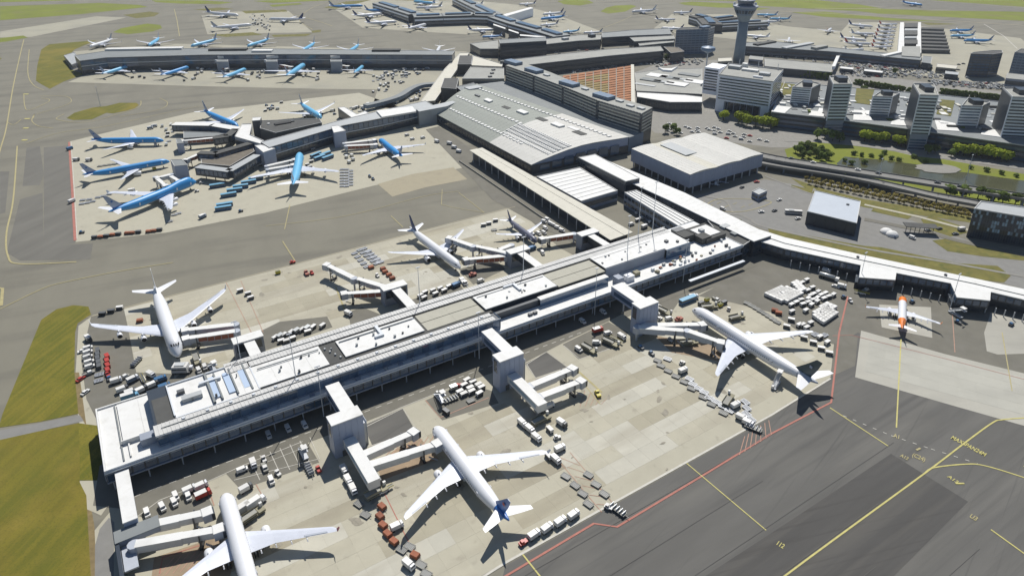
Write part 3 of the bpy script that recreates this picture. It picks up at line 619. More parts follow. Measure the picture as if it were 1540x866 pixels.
# near end: plant deck with blue skylights
deck(8, 24, -41.5, -14, 10.9, 'roof_white', 2, 'low_roof'); deck(24.2, 27.5, -40, -28, 11.0, 'roof_grey', 1, 'low_roof')
upart(pier, 'plant_wall', 27.6, 28.2, -36.5, -13, 12.6, 16, 'steel_pale'); upart(pier, 'plant_wall', 61.5, 62.0, -35, -12.2, 12.6, 16, 'steel_pale'); upart(pier, 'plant_wall', 28, 61.6, -36.6, -36, 12.6, 16, 'steel_pale'); upart(pier, 'plant_wall', 28, 61.6, -12.5, -11.8, 12.6, 15.4, 'steel_pale')
upart(pier, 'plant_deck', 28.2, 61.5, -36, -12.5, 15.2, 15.32, 'roof_white'); upart(pier, 'plant_divider', 43, 44, -36, -12.5, 15.3, 16.4, 'roof_grey')
s1 = upart(pier, 'skylight', 50, 52.6, -32, -16, 15.3, 15.9, 'blue_pale_v'); M['sky_panel'] = mat('pale_blue_panel', (.42, .52, .66), .4); s1.data.materials[0] = M['sky_panel']; dupart(s1, pier, 6.3); dupart(s1, pier, -6.0)
s2 = upart(pier, 'plant_beam', 46.5, 47.2, -34, -13.5, 15.3, 16.3, 'roof_grey'); dupart(s2, pier, 6.4); dupart(s2, pier, 12.4)
upart(pier, 'plant_duct', 32, 40, -23, -20, 15.3, 17.2, 'roof_metal'); upart(pier, 'plant_duct', 40, 49, -30, -28.6, 15.3, 16.6, 'steel_pale'); upart(pier, 'plant_duct', 31, 34, -29, -27, 15.3, 16.8, 'steel_dark')
upart(pier, 'terrace_wall', 7.4, 20, -13.6, -13.1, 10.15, 12.2, 'roof_white'); upart(pier, 'terrace_wall', 9.5, 10, -13, -4, 10.15, 10.9, 'roof_white'); upart(pier, 'stair_block', 14, 20, -12, -7.5, 10.15, 13.5, 'wall_grey')
upart(pier, 'dark_recess', 93.3, 100.6, -29.4, -12.5, 15.32, 15.4, 'roof_dark')
for k in range(4): upart(pier, 'roof_vent', 94.5+k*1.4, 95.2+k*1.4, -26+k*3.4, -25+k*3.4, 15.4, 16.2, 'roof_metal')
for (u, v, s, h) in ((108, -20, .9, .7), (118, -24, .8, .8), (126, -17, 1, .7), (181, -25, .9, .8), (190, -18, .8, .8), (205, -24, 1, .8), (214, -17, .8, .7), (262, -26, .9, .9), (268, -18, .8, .8), (72, -20, .8, .6), (83, -25, .9, .7), (116, -15.5, .8, .7), (305, -22, 2, 1.0), (311, -18, 1.4, .8)):
    upart(pier, 'roof_vent', u, u+s, v, v+s, 15.9, 16.6+h, 'steel_dark' if u % 2 else 'roof_metal')
upart(pier, 'roof_duct', 121, 122.5, -29.5, -20, 16.1, 17.2, 'steel_pale'); upart(pier, 'roof_duct', 118, 121, -21.5, -20, 16.1, 17.2, 'steel_pale'); upart(pier, 'roof_duct', 199.5, 201, -27.5, -20, 16.4, 17.5, 'steel_pale'); upart(pier, 'roof_duct', 194, 199.5, -28, -26.8, 16.4, 17.3, 'steel_pale')
for (u0, u1, v) in ((63, 93, -21), (101, 141, -21.5), (176, 220, -21.5), (254, 299, -22)): upart(pier, 'roof_pipe', u0+1, u1-1, v-5.0, v-4.75, 16.2, 16.75, 'roof_metal')
for k in range(44):
    u = rr0.uniform(30, 298)
    if 141 < u < 176 or 219 < u < 254: continue
    v = rr0.uniform(-28, -14.5); s_ = rr0.uniform(.4, .9); upart(pier, 'roof_vent', u, u+s_, v, v+s_*rr0.uniform(.6, 1.4), 15.5, 16.5+rr0.random()*.8, rr0.choice(['steel_dark', 'steel_dark', 'roof_metal', 'roof_grey']))
upart(pier, 'cable_tray', 22, 176, -7.4, -7.1, 16.1, 16.35, 'roof_grey'); upart(pier, 'cable_tray', 56, 318, -35, -34.7, 16.1, 16.35, 'roof_grey')
for k in range(16): upart(pier, 'roof_hatch', 30+k*9.3, 31.2+k*9.3, -9.6, -8.4, 16.05, 16.5, 'steel_pale')
for k in range(22): upart(pier, 'terrace_box', 24+k*7, 25+k*7+(k % 3)*.6, -2.9, -2.0, 10.16, 10.8+(k % 2)*.5, ['steel', 'roof_metal', 'wall_grey'][k % 3])
# shelf beyond the step and the eastern terrace
upart(pier, 'canopy_strip', 206, 252, -12.6, -9.0, 13.9, 14.4, 'roof_white'); g4 = upart(pier, 'canopy_glass', 206, 252, -9.4, -9.1, 10.3, 13.9, 'glass_sky'); upart(pier, 'end_glass', UL, UL+.25, -10.4, -3.6, 10.3, 15.6, 'glass_sky')
upart(pier, 'blue_wall', 299, 318.4, -12.95, -12.5, 10.2, 16.2, 'glass_sky'); upart(pier, 'shade_wall', 254, 299, -14.7, -14.3, 10.2, 16.1, 'wall_grey')
for (u, v, su, sv, h, m) in ((262, -8, 5, 4, 3, 'white'), (270, -9.5, 3.5, 3, 2.2, 'khaki'), (255, -9, 4, 5, 4, 'wall_grey'), (196, -6, 2.2, 1.6, 1.3, 'steel_dark'), (199, -6, 2.2, 1.6, 1.3, 'steel_dark'), (322, -30, 9, 8, 4.5, 'roof_dark'), (331, -22, 8, 7, 4, 'roof_dark'), (326, -38, 8, 5, 3, 'steel_dark')):
    upart(pier, 'rooftop_plant', u, u+su, v, v+sv, 10.16, 10.16+h, m)
rr = random.Random(3)
for k in range(46):
    u = rr.uniform(280, 345); v = -6+rr.uniform(-5, 3) if u < 312 else rr.uniform(-34, -2)
    upart(pier, 'rooftop_plant', u, u+rr.uniform(.7, 2.2), v, v+rr.uniform(.6, 1.6), 10.16, 10.6+rr.random()*1.2, rr.choice(['rust', 'steel_dark', 'roof_metal', 'khaki', 'steel_pale']))
upart(pier, 'east_cabin', 334, 351, -33, -14, 10.16, 13.2, 'roof_dark'); upart(pier, 'east_roof', 335, 349, -30, -17, 13.2, 13.6, 'roof_white'); upart(pier, 'east_plant', 338, 341, -26, -23, 13.6, 15, 'roof_metal')
upart(pier, 'skirt_roof', 300, 346, 6, 8, 4.4, 4.9, 'steel_pale')
# boarding towers on the near side: link, tower, low fixed bridge
def tower(u, w, label, vb=34.0, low=True, lv=62, luoff=3.8, lf=.52):
    q = uv(u+w/2, 28); t = site('boarding_tower', label, 'tower block', q, None)
    upart(t, 'link_bridge', u+w*lf, u+w-.3, .3, 23, 9.0, 14.3, 'wall_panel'); upart(t, 'link_roof', u+w*lf-.1, u+w-.2, .3, 23, 14.3, 14.7, 'roof_white')
    upart(t, 'link_window', u+w*lf-.1, u+w*lf, 3, 21, 10.4, 12.6, 'glass_blue')
    upart(t, 'tower', u, u+w, 23, 29.6, 0, 16.4, 'wall_panel'); upart(t, 'tower_roof', u-.15, u+w+.15, 22.85, 29.75, 16.4, 16.9, 'roof_white')
    p = upart(t, 'wall_panel', u+.1, u+w/5-.1, 29.6, 29.72, 4, 16.2, 'wall_panel')
    for k in range(1, 5): dupart(p, t, k*w/5)
    upart(t, 'tower_window', u+.05-.12, u+.05, 24, 27, 9, 15.5, 'glass'); upart(t, 'door', u+3, u+5, 29.72, 29.8, 0, 3, 'steel_dark')
    upart(t, 'stair', u+w, u+w+1.6, 24, 28, 0, 11, 'steel'); upart(t, 'stair_rail', u+w+1.6, u+w+1.7, 23.6, 28.4, 0, 12, 'steel_pale')
    for i, vv in enumerate((6, 14)):
        b = MB(); c = uv(u+w*.75, vv); b.tube([(c[0], c[1], 0), (c[0], c[1], 9)], .5, 8); b.build('pillar', M['steel'], t)
    if low:
        a = u+luoff; upart(t, 'fixed_bridge', a, a+4.6, 29.7, lv, 4.6, 8.2, 'bridge_white'); upart(t, 'fixed_bridge_roof', a-.1, a+4.7, 30, lv+.1, 8.2, 8.5, 'roof_white')
        upart(t, 'bridge_glass', a-.06, a, 32, lv-2, 5.9, 7.6, 'glass_pale'); upart(t, 'service_stair', a+4.6, a+6.2, lv-10, lv-3, 0, 4.4, 'steel_dark')
        for vv in (40, lv-4):
            b = MB(); c = uv(a+2.3, vv); b.tube([(c[0], c[1], 0), (c[0], c[1], 4.6)], .4, 8); b.build('pillar', M['steel'], t)
    return t
tower(79.8, 13.0, 'grey boarding tower above the bridges to the white airliner with deep blue fin', lv=58)
tower(158.3, 12.8, 'grey boarding tower with white top above the two bridges of the empty stand', lv=56)
tower(242.0, 12.4, 'grey boarding tower with white top beside the bridges to the airliner with dark green fin', low=False, lf=.36)
t = site('boarding_bridge_link', 'long white roofed gallery from the pier end to the bottom left stand', 'gallery', uv(4, 16))
upart(t, 'gallery', 3.4, 7.8, .6, 29, 4.7, 8.6, 'wall_panel'); upart(t, 'gallery_roof', 3.2, 8.0, .5, 29.2, 8.6, 9.0, 'roof_white'); upart(t, 'landing', 0, 14, 29.3, 35, 4.4, 6.6, 'wall_grey'); upart(t, 'landing_roof', -.2, 14.2, 29.2, 35.2, 6.6, 6.9, 'roof_grey'); upart(t, 'landing_wall', -.2, 1.0, 29.4, 52, 0, 6.4, 'wall_dark'); upart(t, 'rotunda_deck', 1.2, 5.5, 35.3, 47, 3.8, 4.4, 'bridge_grey'); upart(t, 'stair_core', 1.2, 4, 36, 40, 0, 3.8, 'steel')
# gate houses on the far side of the near pier
def gatehouse(u, label, vf=-62):
    t = site('gate_house', label, 'gate house', uv(u, vf))
    upart(t, 'link', u-2.4, u+2.4, vf+3, -43.7, 4.6, 9.0, 'wall_dark'); upart(t, 'link_roof', u-2.6, u+2.6, vf+3, -43.6, 9.0, 9.4, 'roof_white')
    upart(t, 'block', u-7, u+7, vf-3, vf+3, 0, 9.6, 'wall_grey'); upart(t, 'block_roof', u-7.2, u+7.2, vf-3.2, vf+3.2, 9.6, 10.1, 'roof_white')
    upart(t, 'glass_wall', u-6, u+6, vf+3, vf+3.1, 4.5, 9, 'glass'); upart(t, 'door', u-1, u+1, vf-3.1, vf-3, 0, 3, 'steel_dark')
for px, lab in (((372, 508), 'gate house with white roof beside the four engined white airliner'), ((592, 430), 'gate house with white roof between the two empty grey bridges'), ((779, 376), 'gate house with white roof beside the white twin jet'), ((884, 350), 'gate house with pale roof beside the small dark airliner')):
    w_ = P(px[0], px[1], 9.6)-PO; gatehouse(w_.dot(PU)/SU, lab, w_.dot(PV)/SV)
# lighting masts standing on the pier roof
def mast(xy, z0, h, label, r=.22):
    t = thing('light_mast', label, 'mast', (xy[0], xy[1], z0), 0, 'tall light masts on the pier'); b = MB(); b.tube([(0, 0, 0), (0, 0, h)], [r, r*.55], 6); b.build('pole', M['steel_pale'], t)
    b = MB(); b.box(0, 0, h, 2.4, .5, .35, .6); b.build('lamp_head', M['steel'], t)
for (u, v, z, h, lab) in ((77, -11, 16, 22, 'thin mast on the pier roof left of the dark recess'), (84, 1, 0, 26, 'thin mast rising beside the left boarding tower link'), (163, 1, 0, 26, 'thin mast rising beside the middle boarding tower link'), (236, 0, 0, 28, 'thin mast rising beside the right boarding tower link'), (60, -41, 10, 24, 'thin mast at the far pier edge behind the blue skylights'), (150, -39, 14, 22, 'thin mast on the far ribbed roof strip near the gate house'), (214, -39, 14, 22, 'thin mast on the far ribbed roof strip above the white twin jet'), (276, -22, 16, 24, 'thin mast in the middle of the pier roof beyond the step'), (298, -38, 15, 32, 'tall mast at the pier root, left of a pair'), (308, -36, 15, 34, 'tall mast at the pier root, right of a pair'), (302, 0, 0, 27, 'thin mast on the near pier edge by the orange rooftop plant')):
    mast(uv(u, v)[:2], z, h, lab)

# ---------------------------------------------------------------- pier on the right with the orange fin jet
hp = [(1138, 344), (1180, 357), (1297, 383.5), (1467, 419), (1620, 452), (1620, 468), (1540, 450.5), (1490, 439), (1489, 452), (1439, 447), (1430, 426), (1348, 410.5), (1346.5, 421), (1292, 417), (1294.5, 398.7), (1180, 374), (1136, 361)]
t = site('low_pier', 'long low white roofed pier curving along the right of the dark apron', 'terminal', cen(hp, 9))
w = [W(p, 9) for p in hp]; b = MB(); b.prism(w, 4.2, 8.6); b.build('wall', M['wall_dark'], t); b = MB(); b.prism(w, 8.6, 9.1); b.build('roof', M['roof_white'], t); b = MB(); c0 = Vector(cen(hp, 9))
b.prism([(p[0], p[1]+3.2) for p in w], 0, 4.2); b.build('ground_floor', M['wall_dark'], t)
for i in range(6, len(hp)-1):
    a, c = w[i], w[i+1]
    d = Vector((c[0]-a[0], c[1]-a[1]))
    if d.length > 8: band(t, c, a, 5.2, 8.0, M['glass_blue'], .12, 'window', bay=3.4); band(t, c, a, 5.2, 8.0, M['glass_blue'], .12, 'window', bay=3.4) if False else None
for i, px in enumerate(range(1190, 1560, 14)):
    q = P(px, 372+(px-1180)*.232+18, 4); b = MB(); b.tube([(q.x, q.y, 0), (q.x, q.y, 4.3)], .3, 6); b.build('column', M['steel'], t)
rl = MB(); rp = [(1145, 354), (1180, 366), (1297, 391.5), (1467, 427), (1600, 458)]
for i in range(len(rp)-1):
    a, c = Vector(W(rp[i], 9.2)), Vector(W(rp[i+1], 9.2)); m_ = (a+c)/2; d = c-a; rl.box(m_.x, m_.y, 9.1, d.length, .35, .35, math.atan2(d.y, d.x))
rl.build('roof_rail', M['roof_grey'], t)
for px in ((1150, 356), (1290, 387), (1422, 414)): unit(t, px, 9.2, (1.2, 1.2, 1.0), 'steel_dark')
for x0, lab in ((1291, 'pale mast in front of the first white porch of the low pier'), (1428, 'pale mast in front of the second white porch of the low pier')):
    q = P(x0, 432+(x0-1291)*.25, 0); mast((q.x, q.y), 0, 22, lab)
# root corridor joining both piers and the terminal
co = [(895, 234), (1030, 290), (1160, 354), (1134, 363), (1010, 303), (962, 273), (870, 239)]
t = site('glass_corridor', 'long white roofed corridor running from the terminal down to the two piers', 'corridor', cen(co, 11)); w = [W(p, 11) for p in co]
b = MB(); b.prism(w, 0, 10.5); b.build('wall', M['wall_dark'], t)
A = [Vector(W(p, 11)) for p in ((895, 234), (1030, 290), (1160, 354))]; B = [Vector(W(p, 11)) for p in ((870, 239), (1006, 301), (1134, 363))]
for s in range(2):
    for k in range(16):
        f0, f1 = k/16+.0004, (k+1)/16-.0004; rb = MB(); q = [A[s].lerp(A[s+1], f0), A[s].lerp(A[s+1], f1), B[s].lerp(B[s+1], f1), B[s].lerp(B[s+1], f0)]
        rb.prism(q, 10.5, 11); rb.build('roof_panel', M['roof_white'], t)
floors(t, ccw(w), 1, 10.4, 2, 'glass', .55, bay=4, name='window')
def simple(name, label, cat, pts, z, wall='wall_grey', roof='roof_grey', n=0, gm='glass', ratio=.5, bay=0, par=.6, units=(), z0=0, group=None):
    t = site(name, label, cat, cen(pts, z), group); w = block(t, pts, z, z0, wall, roof, par)
    if n: floors(t, w, z0+.3, z-.6, n, gm, ratio, bay, name='window' if bay else 'window_band')
    for u in units: unit(t, u[0], z, u[1], *(u[2:] if len(u) > 2 else ()))
    return t, w
# raised white box on that corridor
simple('roof_hall', 'raised white ribbed roof box above the start of the white corridor', 'hall', [(870, 237), (895, 232), (962, 268), (941, 273)], 14, 'wall_dark', 'roof_white', 1, par=.3)
t, w = simple('low_hall', 'wide flat white hall roof between the curved terminal and the white corridor', 'hall', [(807, 266), (872, 252), (929, 287), (874, 303)], 8, 'wall_grey', 'roof_white', 1, par=.5)
b = MB(); w8 = [Vector(W(p, 8)) for p in ((807, 266), (872, 252), (929, 287), (874, 303))]
for k in range(1, 9):
    a = w8[0].lerp(w8[3], k/9); c = w8[1].lerp(w8[2], k/9); d = c-a; m_ = (a+c)/2; b = MB(); b.box(m_.x, m_.y, 7.88, d.length-1.5, .3, .25, math.atan2(d.y, d.x)); b.build('roof_seam', M['roof_ridge'], t)
t, w = simple('link_building', 'narrow pale ribbed roof building leading into the pier root', 'building', [(939, 289.6), (957, 286), (1043, 332), (1020, 340)], 10, 'wall_grey', 'roof_white', 2, bay=4, par=.4)
w8 = [Vector(W(p, 10)) for p in ((939, 289.6), (957, 286), (1043, 332), (1020, 340))]
for k in (1, 2, 3):
    a = w8[0].lerp(w8[1], k/4); c = w8[3].lerp(w8[2], k/4); d = c-a; m_ = (a+c)/2; b = MB(); b.box(m_.x, m_.y, 9.88, d.length-1.5, .4, .3, math.atan2(d.y, d.x)); b.build('roof_seam', M['roof_grey'], t)
simple('root_block', 'dark roofed block where the white corridor meets the near pier', 'building', [(1062, 330), (1090, 328), (1136, 358), (1118, 370), (1080, 352)], 9.8, 'wall_dark', 'roof_dark', 1, units=(((1090, 342), (6, 4, 1.5), 'roof_metal'), ((1105, 352), (5, 4, 1.2), 'roof_grey')))
# long cream canopy
cr = [(706, 226), (725, 222), (952, 349), (918, 361)]
t = site('cream_canopy', 'long cream roofed canopy beside the dark service road under the terminal', 'canopy', cen(cr, 9)); w8 = [Vector(W(p, 9)) for p in cr]
b = MB(); b.prism([w8[0].lerp(w8[1], .25), w8[0].lerp(w8[1], .75), w8[3].lerp(w8[2], .75), w8[3].lerp(w8[2], .25)], 0, 8.5); b.build('wall', M['wall_dark'], t)
for k in range(26):
    f0, f1 = k/26+.00015, (k+1)/26-.00015
    for (s0, s1, zz) in ((0, .6, 9), (.63, 1, 8.9)):
        q = [w8[0].lerp(w8[3], f0).lerp(w8[1].lerp(w8[2], f0), s0), w8[0].lerp(w8[3], f0).lerp(w8[1].lerp(w8[2], f0), s1), w8[0].lerp(w8[3], f1).lerp(w8[1].lerp(w8[2], f1), s1), w8[0].lerp(w8[3], f1).lerp(w8[1].lerp(w8[2], f1), s0)]
        b = MB(); b.prism(q, 8.5, zz); b.build('roof_panel', M['roof_cream'], t)
for k in range(18):
    q = w8[0].lerp(w8[3], (k+.5)/18); b = MB(); b.tube([(q.x+.6, q.y+.5, 0), (q.x+.6, q.y+.5, 8.5)], .3, 6); b.build('column', M['steel'], t)
for sx, sz, nm in ((-8.5, 3.2, 'guard_wall'),):
    a, c = w8[0]+Vector((sx, -3)), w8[3]+Vector((sx, -3)); d = c-a; m_ = (a+c)/2; b = MB(); b.box(m_.x, m_.y, 0, d.length, .4, 1.2, math.atan2(d.y, d.x)); b.build(nm, M['pavement'], t)

# ---------------------------------------------------------------- curved terminal hall
TL, TR = [W(p, 8) for p in ((653, 170), (799, 248))], [W(p, 15) for p in ((717, 126), (946, 206))]
tl0, tl1, tr0, tr1 = Vector(TL[0]), Vector(TL[1]), Vector(TR[0]), Vector(TR[1])
t = hall = site('terminal_hall', 'big curved grey roofed terminal hall with rows of skylights', 'terminal', ((tl0.x+tr1.x)/2, (tl0.y+tr1.y)/2))
PROF = [(0, 8), (.1, 10.2), (.22, 12.4), (.36, 14.6), (.5, 16.0), (.62, 16.2), (.75, 15.8), (.88, 15.3), (1, 15)]
def hz(s):
    for i in range(len(PROF)-1):
        if s <= PROF[i+1][0]: f = (s-PROF[i][0])/(PROF[i+1][0]-PROF[i][0]); return PROF[i][1]+f*(PROF[i+1][1]-PROF[i][1])
    return 15
def hp3(f, s, dz=0): a = tl0.lerp(tl1, f); c = tr0.lerp(tr1, f); p = a.lerp(c, s); return (p.x, p.y, hz(s)+dz)
NS = 34
for k in range(NS):
    f0, f1 = k/NS+.0003, (k+1)/NS-.0003; b = MB(); ss = [p[0] for p in PROF]
    top = [[hp3(f, s) for s in ss] for f in (f0, f1)]; bot = [[hp3(f, s, -.5) for s in ss] for f in (f0, f1)]; n = len(ss)
    b.add(top[0]+top[1]+bot[0]+bot[1], [(i, i+1, n+i+1, n+i)[::-1] for i in range(n-1)]+[(i, i+1, 2*n+i+1, 2*n+i) for i in range(n-1)]+[(n+i, 3*n+i, 3*n+i+1, n+i+1) for i in range(n-1)]+[(0, 2*n, 3*n, n), (n-1, 2*n-1, 4*n-1, 3*n-1)])
    b.build('roof_panel', M['roof_green' if k < 21 else 'roof_shed'], t)
b = MB(); b.prism([tl0, tl1, tr1, tr0], 0, 7.4); b.build('wall', M['wall_dark'], t)
b = MB()      # end gable
for i in range(len(PROF)-1):
    s0, s1 = PROF[i][0], PROF[i+1][0]; a = hp3(.996, s0, -.6); c = hp3(.996, s1, -.6); b.quad((a[0], a[1], 0), (c[0], c[1], 0), c, a)
b.build('gable_wall', M['wall_panel'], t)
for i in range(7): s0 = .08+i*.12; a = Vector(hp3(1.0, s0)); c = Vector(hp3(1.0, s0+.1)); band(t, a, c, 2, hz(s0)*.62, M['glass_blue'], .3, 'gable_window')
band(t, tl0, tl1, 2.2, 5.8, M['glass'], .12, 'window', bay=5)
def sky_row(s, f0, f1, n, L=.02, wd=.34, m='roof_white', nm='skylight', h=.7):
    b = MB()
    st = (f1-f0)/n
    for k in range(n):
        f = f0+k*st; q = [hp3(f, s, 0), hp3(f+st*wd, s, 0), hp3(f+st*wd, s+L, 0), hp3(f, s+L, 0)]; b = MB(); b.prism(q, hz(s)-.4, [hz(s)+h]*4); b.build(nm, M[m], t)
sky_row(.16, .03, .80, 26, .04, .5); sky_row(.42, .03, .62, 20, .04, .5); sky_row(.84, .02, .98, 38, .035, .5)
# louvre ribs on the near half of the roof
for k in range(26):
    f = .60+k*.0148; b = MB()
    ss = [.19, .24, .29, .34, .39, .43]; tops = []
    for i in range(len(ss)-1):
        q = [hp3(f, ss[i]), hp3(f+.007, ss[i]), hp3(f+.007, ss[i+1]), hp3(f, ss[i+1])]
        b.prism([(p[0], p[1]) for p in q], hz(ss[i])-.6, hz(ss[i])+.7+.4*math.sin(math.pi*i/5))
    b.build('roof_louvre', M['roof_white'], t)
for (f, s, a_, c_, h, m) in ((.22, .58, .05, .07, 1.5, 'roof_white'), (.36, .60, .05, .06, .3, 'roof_dark'), (.47, .62, .06, .07, 1.5, 'roof_white'), (.60, .64, .06, .07, .3, 'roof_dark'), (.71, .64, .06, .07, 1.4, 'roof_white'), (.84, .66, .06, .07, .35, 'roof_dark'), (.12, .62, .04, .03, 1.2, 'steel_dark'), (.9, .4, .05, .1, .4, 'roof_white'), (.78, .72, .06, .05, .4, 'roof_white')):
    q = [hp3(f, s), hp3(f+a_, s), hp3(f+a_, s+c_), hp3(f, s+c_)]; b = MB(); b.prism([(p[0], p[1]) for p in q], hz(s)-.6, hz(s)+h); b.build('roof_hatch', M[m], t)
# low roof strip, its grey made darker to carry the office bar's shade
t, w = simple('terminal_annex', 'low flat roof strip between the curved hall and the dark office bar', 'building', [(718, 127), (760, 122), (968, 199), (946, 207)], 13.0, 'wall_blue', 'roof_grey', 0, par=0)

# ---------------------------------------------------------------- dark stepped office bar
ob = [(760, 98.7), (803, 114), (847, 130.5), (899, 151.5), (965, 171.4), (982, 162), (925, 146), (872, 127), (828, 109), (782, 93)]
t = site('office_bar', 'long dark banded office block stepping past the curved terminal hall', 'office', cen(ob, 30)); w = ccw([W(p, 30) for p in ob])
b = MB(); b.prism(w, 0, 29.6); b.build('wall', M['wall_dark'], t); b = MB(); b.prism(w, 29.6, 30); b.build('roof', M['roof_far'], t)
for i in range(len(w)):
    a, c = Vector(w[i]), Vector(w[(i+1) % len(w)]); d = c-a; nn = Vector((d.y, -d.x))
    if nn.dot(-(a+c)) < 0 or d.length < 6: continue
    for k in range(6): band(t, a+d.normalized()*(1.6), c-d.normalized()*(1.6), 12.5+k*3.0, 13.7+k*3.0, M['roof_cream'], .35, 'spandrel_band'); band(t, a, c, 13.8+k*3.0, 15.3+k*3.0, M['glass'], .14, 'window', bay=3.4)
for px in ((803, 108), (856, 128), (908, 147), (772, 96)): unit(t, px, 30, (20, 10, 3.2), 'wall_blue', 2.25)
for px in ((822, 114), (880, 135), (932, 153), (948, 160), (964, 164)): unit(t, px, 30, (7, 4, 1.5), 'roof_metal', 2.25)
# ---------------------------------------------------------------- terracotta panelled roof
tq = [Vector(W(p, 20)) for p in ((846, 114), (949, 98.6), (950, 156), (930, 153), (892, 139), (850, 122))]
t = site('terracotta_roof_hall', 'sloping terracotta red roof with brown panels behind the dark office bar', 'hall', (sum(p.x for p in tq)/6, sum(p.y for p in tq)/6))
b = MB(); b.prism(tq, 0, 19.3); b.build('wall', M['wall_brown'], t)
M['terra_olive'] = mat('olive_brown_panel', (.25, .18, .06), .85, var=.2, scale=.15, rnd=.1)
for i in range(9):
    for j in range(16):
        a0_, a1_ = i/9+.006, (i+1)/9-.006; b0, b1 = j/16+.005, (j+1)/16-.012
        xm = 846+104*(i+.5)/9; ym = 114-15.4*(i+.5)/9+57*(j+.5)/16
        if ym > 109+(xm-828)*.42+5: continue
        fn = lambda s, r: Vector(W((846+104*s, 114-15.4*s+57*r), 20))
        b = MB(); b.prism([fn(a0_, b0), fn(a1_, b0), fn(a1_, b1), fn(a0_, b1)], 19.3, 20+.12*((i*5+j*3) % 3)); b.build('roof_panel', M['terra_olive' if 2 <= i <= 5 and 2 <= j <= 13 and (i*7+j*3) % 5 else 'terracotta'], t)
b = MB(); e0, e1 = Vector(W((951, 98.5), 20)), Vector(W((952, 156), 20)); m_ = (e0+e1)/2; d = e1-e0; b.box(m_.x, m_.y, 0, d.length, 3.5, 21, math.atan2(d.y, d.x)); b.build('white_edge_wall', M['roof_cream'], t)

# ---------------------------------------------------------------- station and low roofs in the middle
t, w = simple('station_hall', 'low building with striped white roof edge before the white office slab', 'station', [(958, 139), (1030, 143), (1056, 146), (1056, 154), (1008, 154), (958, 146)], 10, 'wall_dark', 'roof_white', 1, bay=5, par=.4)
t, w = simple('plaza_roof', 'grey flat plaza roof with pale strips behind the station', 'roof', [(955, 110), (1000, 104), (1056, 103), (1056, 142), (957, 137)], 6, 'wall_dark', 'roof_far', 0, par=.4)
for k in range(9): unit(t, (970+k*9.5, 128-((k*7) % 17)), 6, (6+k % 3*5, 24, .6+.5*(k % 2)), ['roof_metal', 'roof_grey', 'roof_white'][k % 3], 1.0, 'plaza_roof_strip')
simple('crescent_canopy', 'white curved canopy at the far side of the plaza', 'canopy', [(990, 101), (997, 105), (1010, 106), (1019, 100), (1010, 103), (998, 103)], 8, 'wall_white', 'roof_white', 0, par=0)
simple('departure_hall', 'long departure building with flat pale roof and dark glass front', 'terminal', [(752, 92), (850, 81), (920, 74), (993, 70), (998, 77), (920, 84), (795, 98)], 14, 'wall_dark', 'roof_far', 2, 'glass', .5)
simple('brown_roof_block', 'small brown roofed block beside the blue glass hotel slab', 'building', [(998, 71), (1019, 71), (1029, 78), (1009, 80.5)], 13, 'wall_dark', 'roof_brown', 1)
simple('dark_terminal_block', 'dark cubic terminal block behind the drop off road', 'building', [(750, 60), (820, 56), (822, 62), (752, 66)], 20, 'wall_dark', 'roof_grey', 3, 'glass', .4)
simple('pale_terminal_roof', 'pale flat terminal roof right of the dark cubic block', 'building', [(822, 59), (872, 53), (905, 53), (903, 60), (869, 62), (822, 67)], 12, 'wall_dark', 'roof_far', 1, units=(((850, 60), (9, 6, 3), 'roof_metal'), ((890, 56), (8, 8, 4), 'wall_dark')))
simple('pale_terminal_roof', 'pale flat terminal roof left of the dark cubic block', 'building', [(707, 66), (748, 61), (750, 74), (722, 74)], 11, 'wall_dark', 'roof_far', 1)
simple('grey_terminal_wing', 'long low grey terminal wing behind the pale roofs', 'building', [(905, 50), (949, 46), (1006, 43), (1010, 52), (957, 54), (906, 57)], 12, 'wall_dark', 'roof_grey', 1); simple('pale_roof_wing', 'narrow pale roof strip left of the blue hotel slab', 'building', [(947, 57), (1013, 54), (1015, 59), (954, 63)], 12, 'wall_dark', 'roof_far', 1)
simple('pale_roof_wing', 'second narrow pale roof strip nearer the drop off road', 'building', [(960, 66), (1012, 61), (1014, 64), (962, 69.5)], 10, 'wall_dark', 'roof_far', 0)
t, w = simple('north_roof', 'pale square roof with dark vents at the top of the curved hall', 'building', [(708, 101), (758, 103), (758, 119), (695, 119)], 12, 'wall_tan', 'roof_far', 1, units=(((742, 106), (4, 3, 1.5), 'steel_dark'), ((740, 111), (4, 3, 1.5), 'steel_dark'), ((737, 116), (4, 3, 1.5), 'steel_dark')))
simple('beige_roof', 'beige flat roof with brown edging behind the pale square roof', 'building', [(712, 84), (756, 97), (755, 101), (709, 99)], 11, 'wall_tan', 'roof_cream', 1)
simple('black_cube', 'black cube block beside the cream road to the far pier', 'building', [(668, 118), (690, 118), (686, 134), (663, 132)], 16, 'roof_dark', 'roof_dark', 0, par=.3); simple('black_cube', 'smaller black block at the end of the far pier', 'building', [(691, 84), (711, 84), (709, 97), (688, 97)], 13, 'roof_dark', 'roof_dark', 0, par=.3)
simple('dark_roof_block', 'dark flat roof block at the top left corner of the curved hall', 'building', [(686, 131), (712, 125), (733, 140), (705, 146)], 15, 'roof_dark', 'roof_grey', 0, par=.5, units=(((712, 134), (16, 10, 2), 'roof_metal'),))
simple('cream_bridge', 'wide cream roofed bridge linking the middle and far piers', 'bridge', [(632, 154), (654, 152), (688, 104), (706, 80), (692, 80), (669, 103.6)], 8, 'wall_tan', 'roof_cream', 1, par=.5)
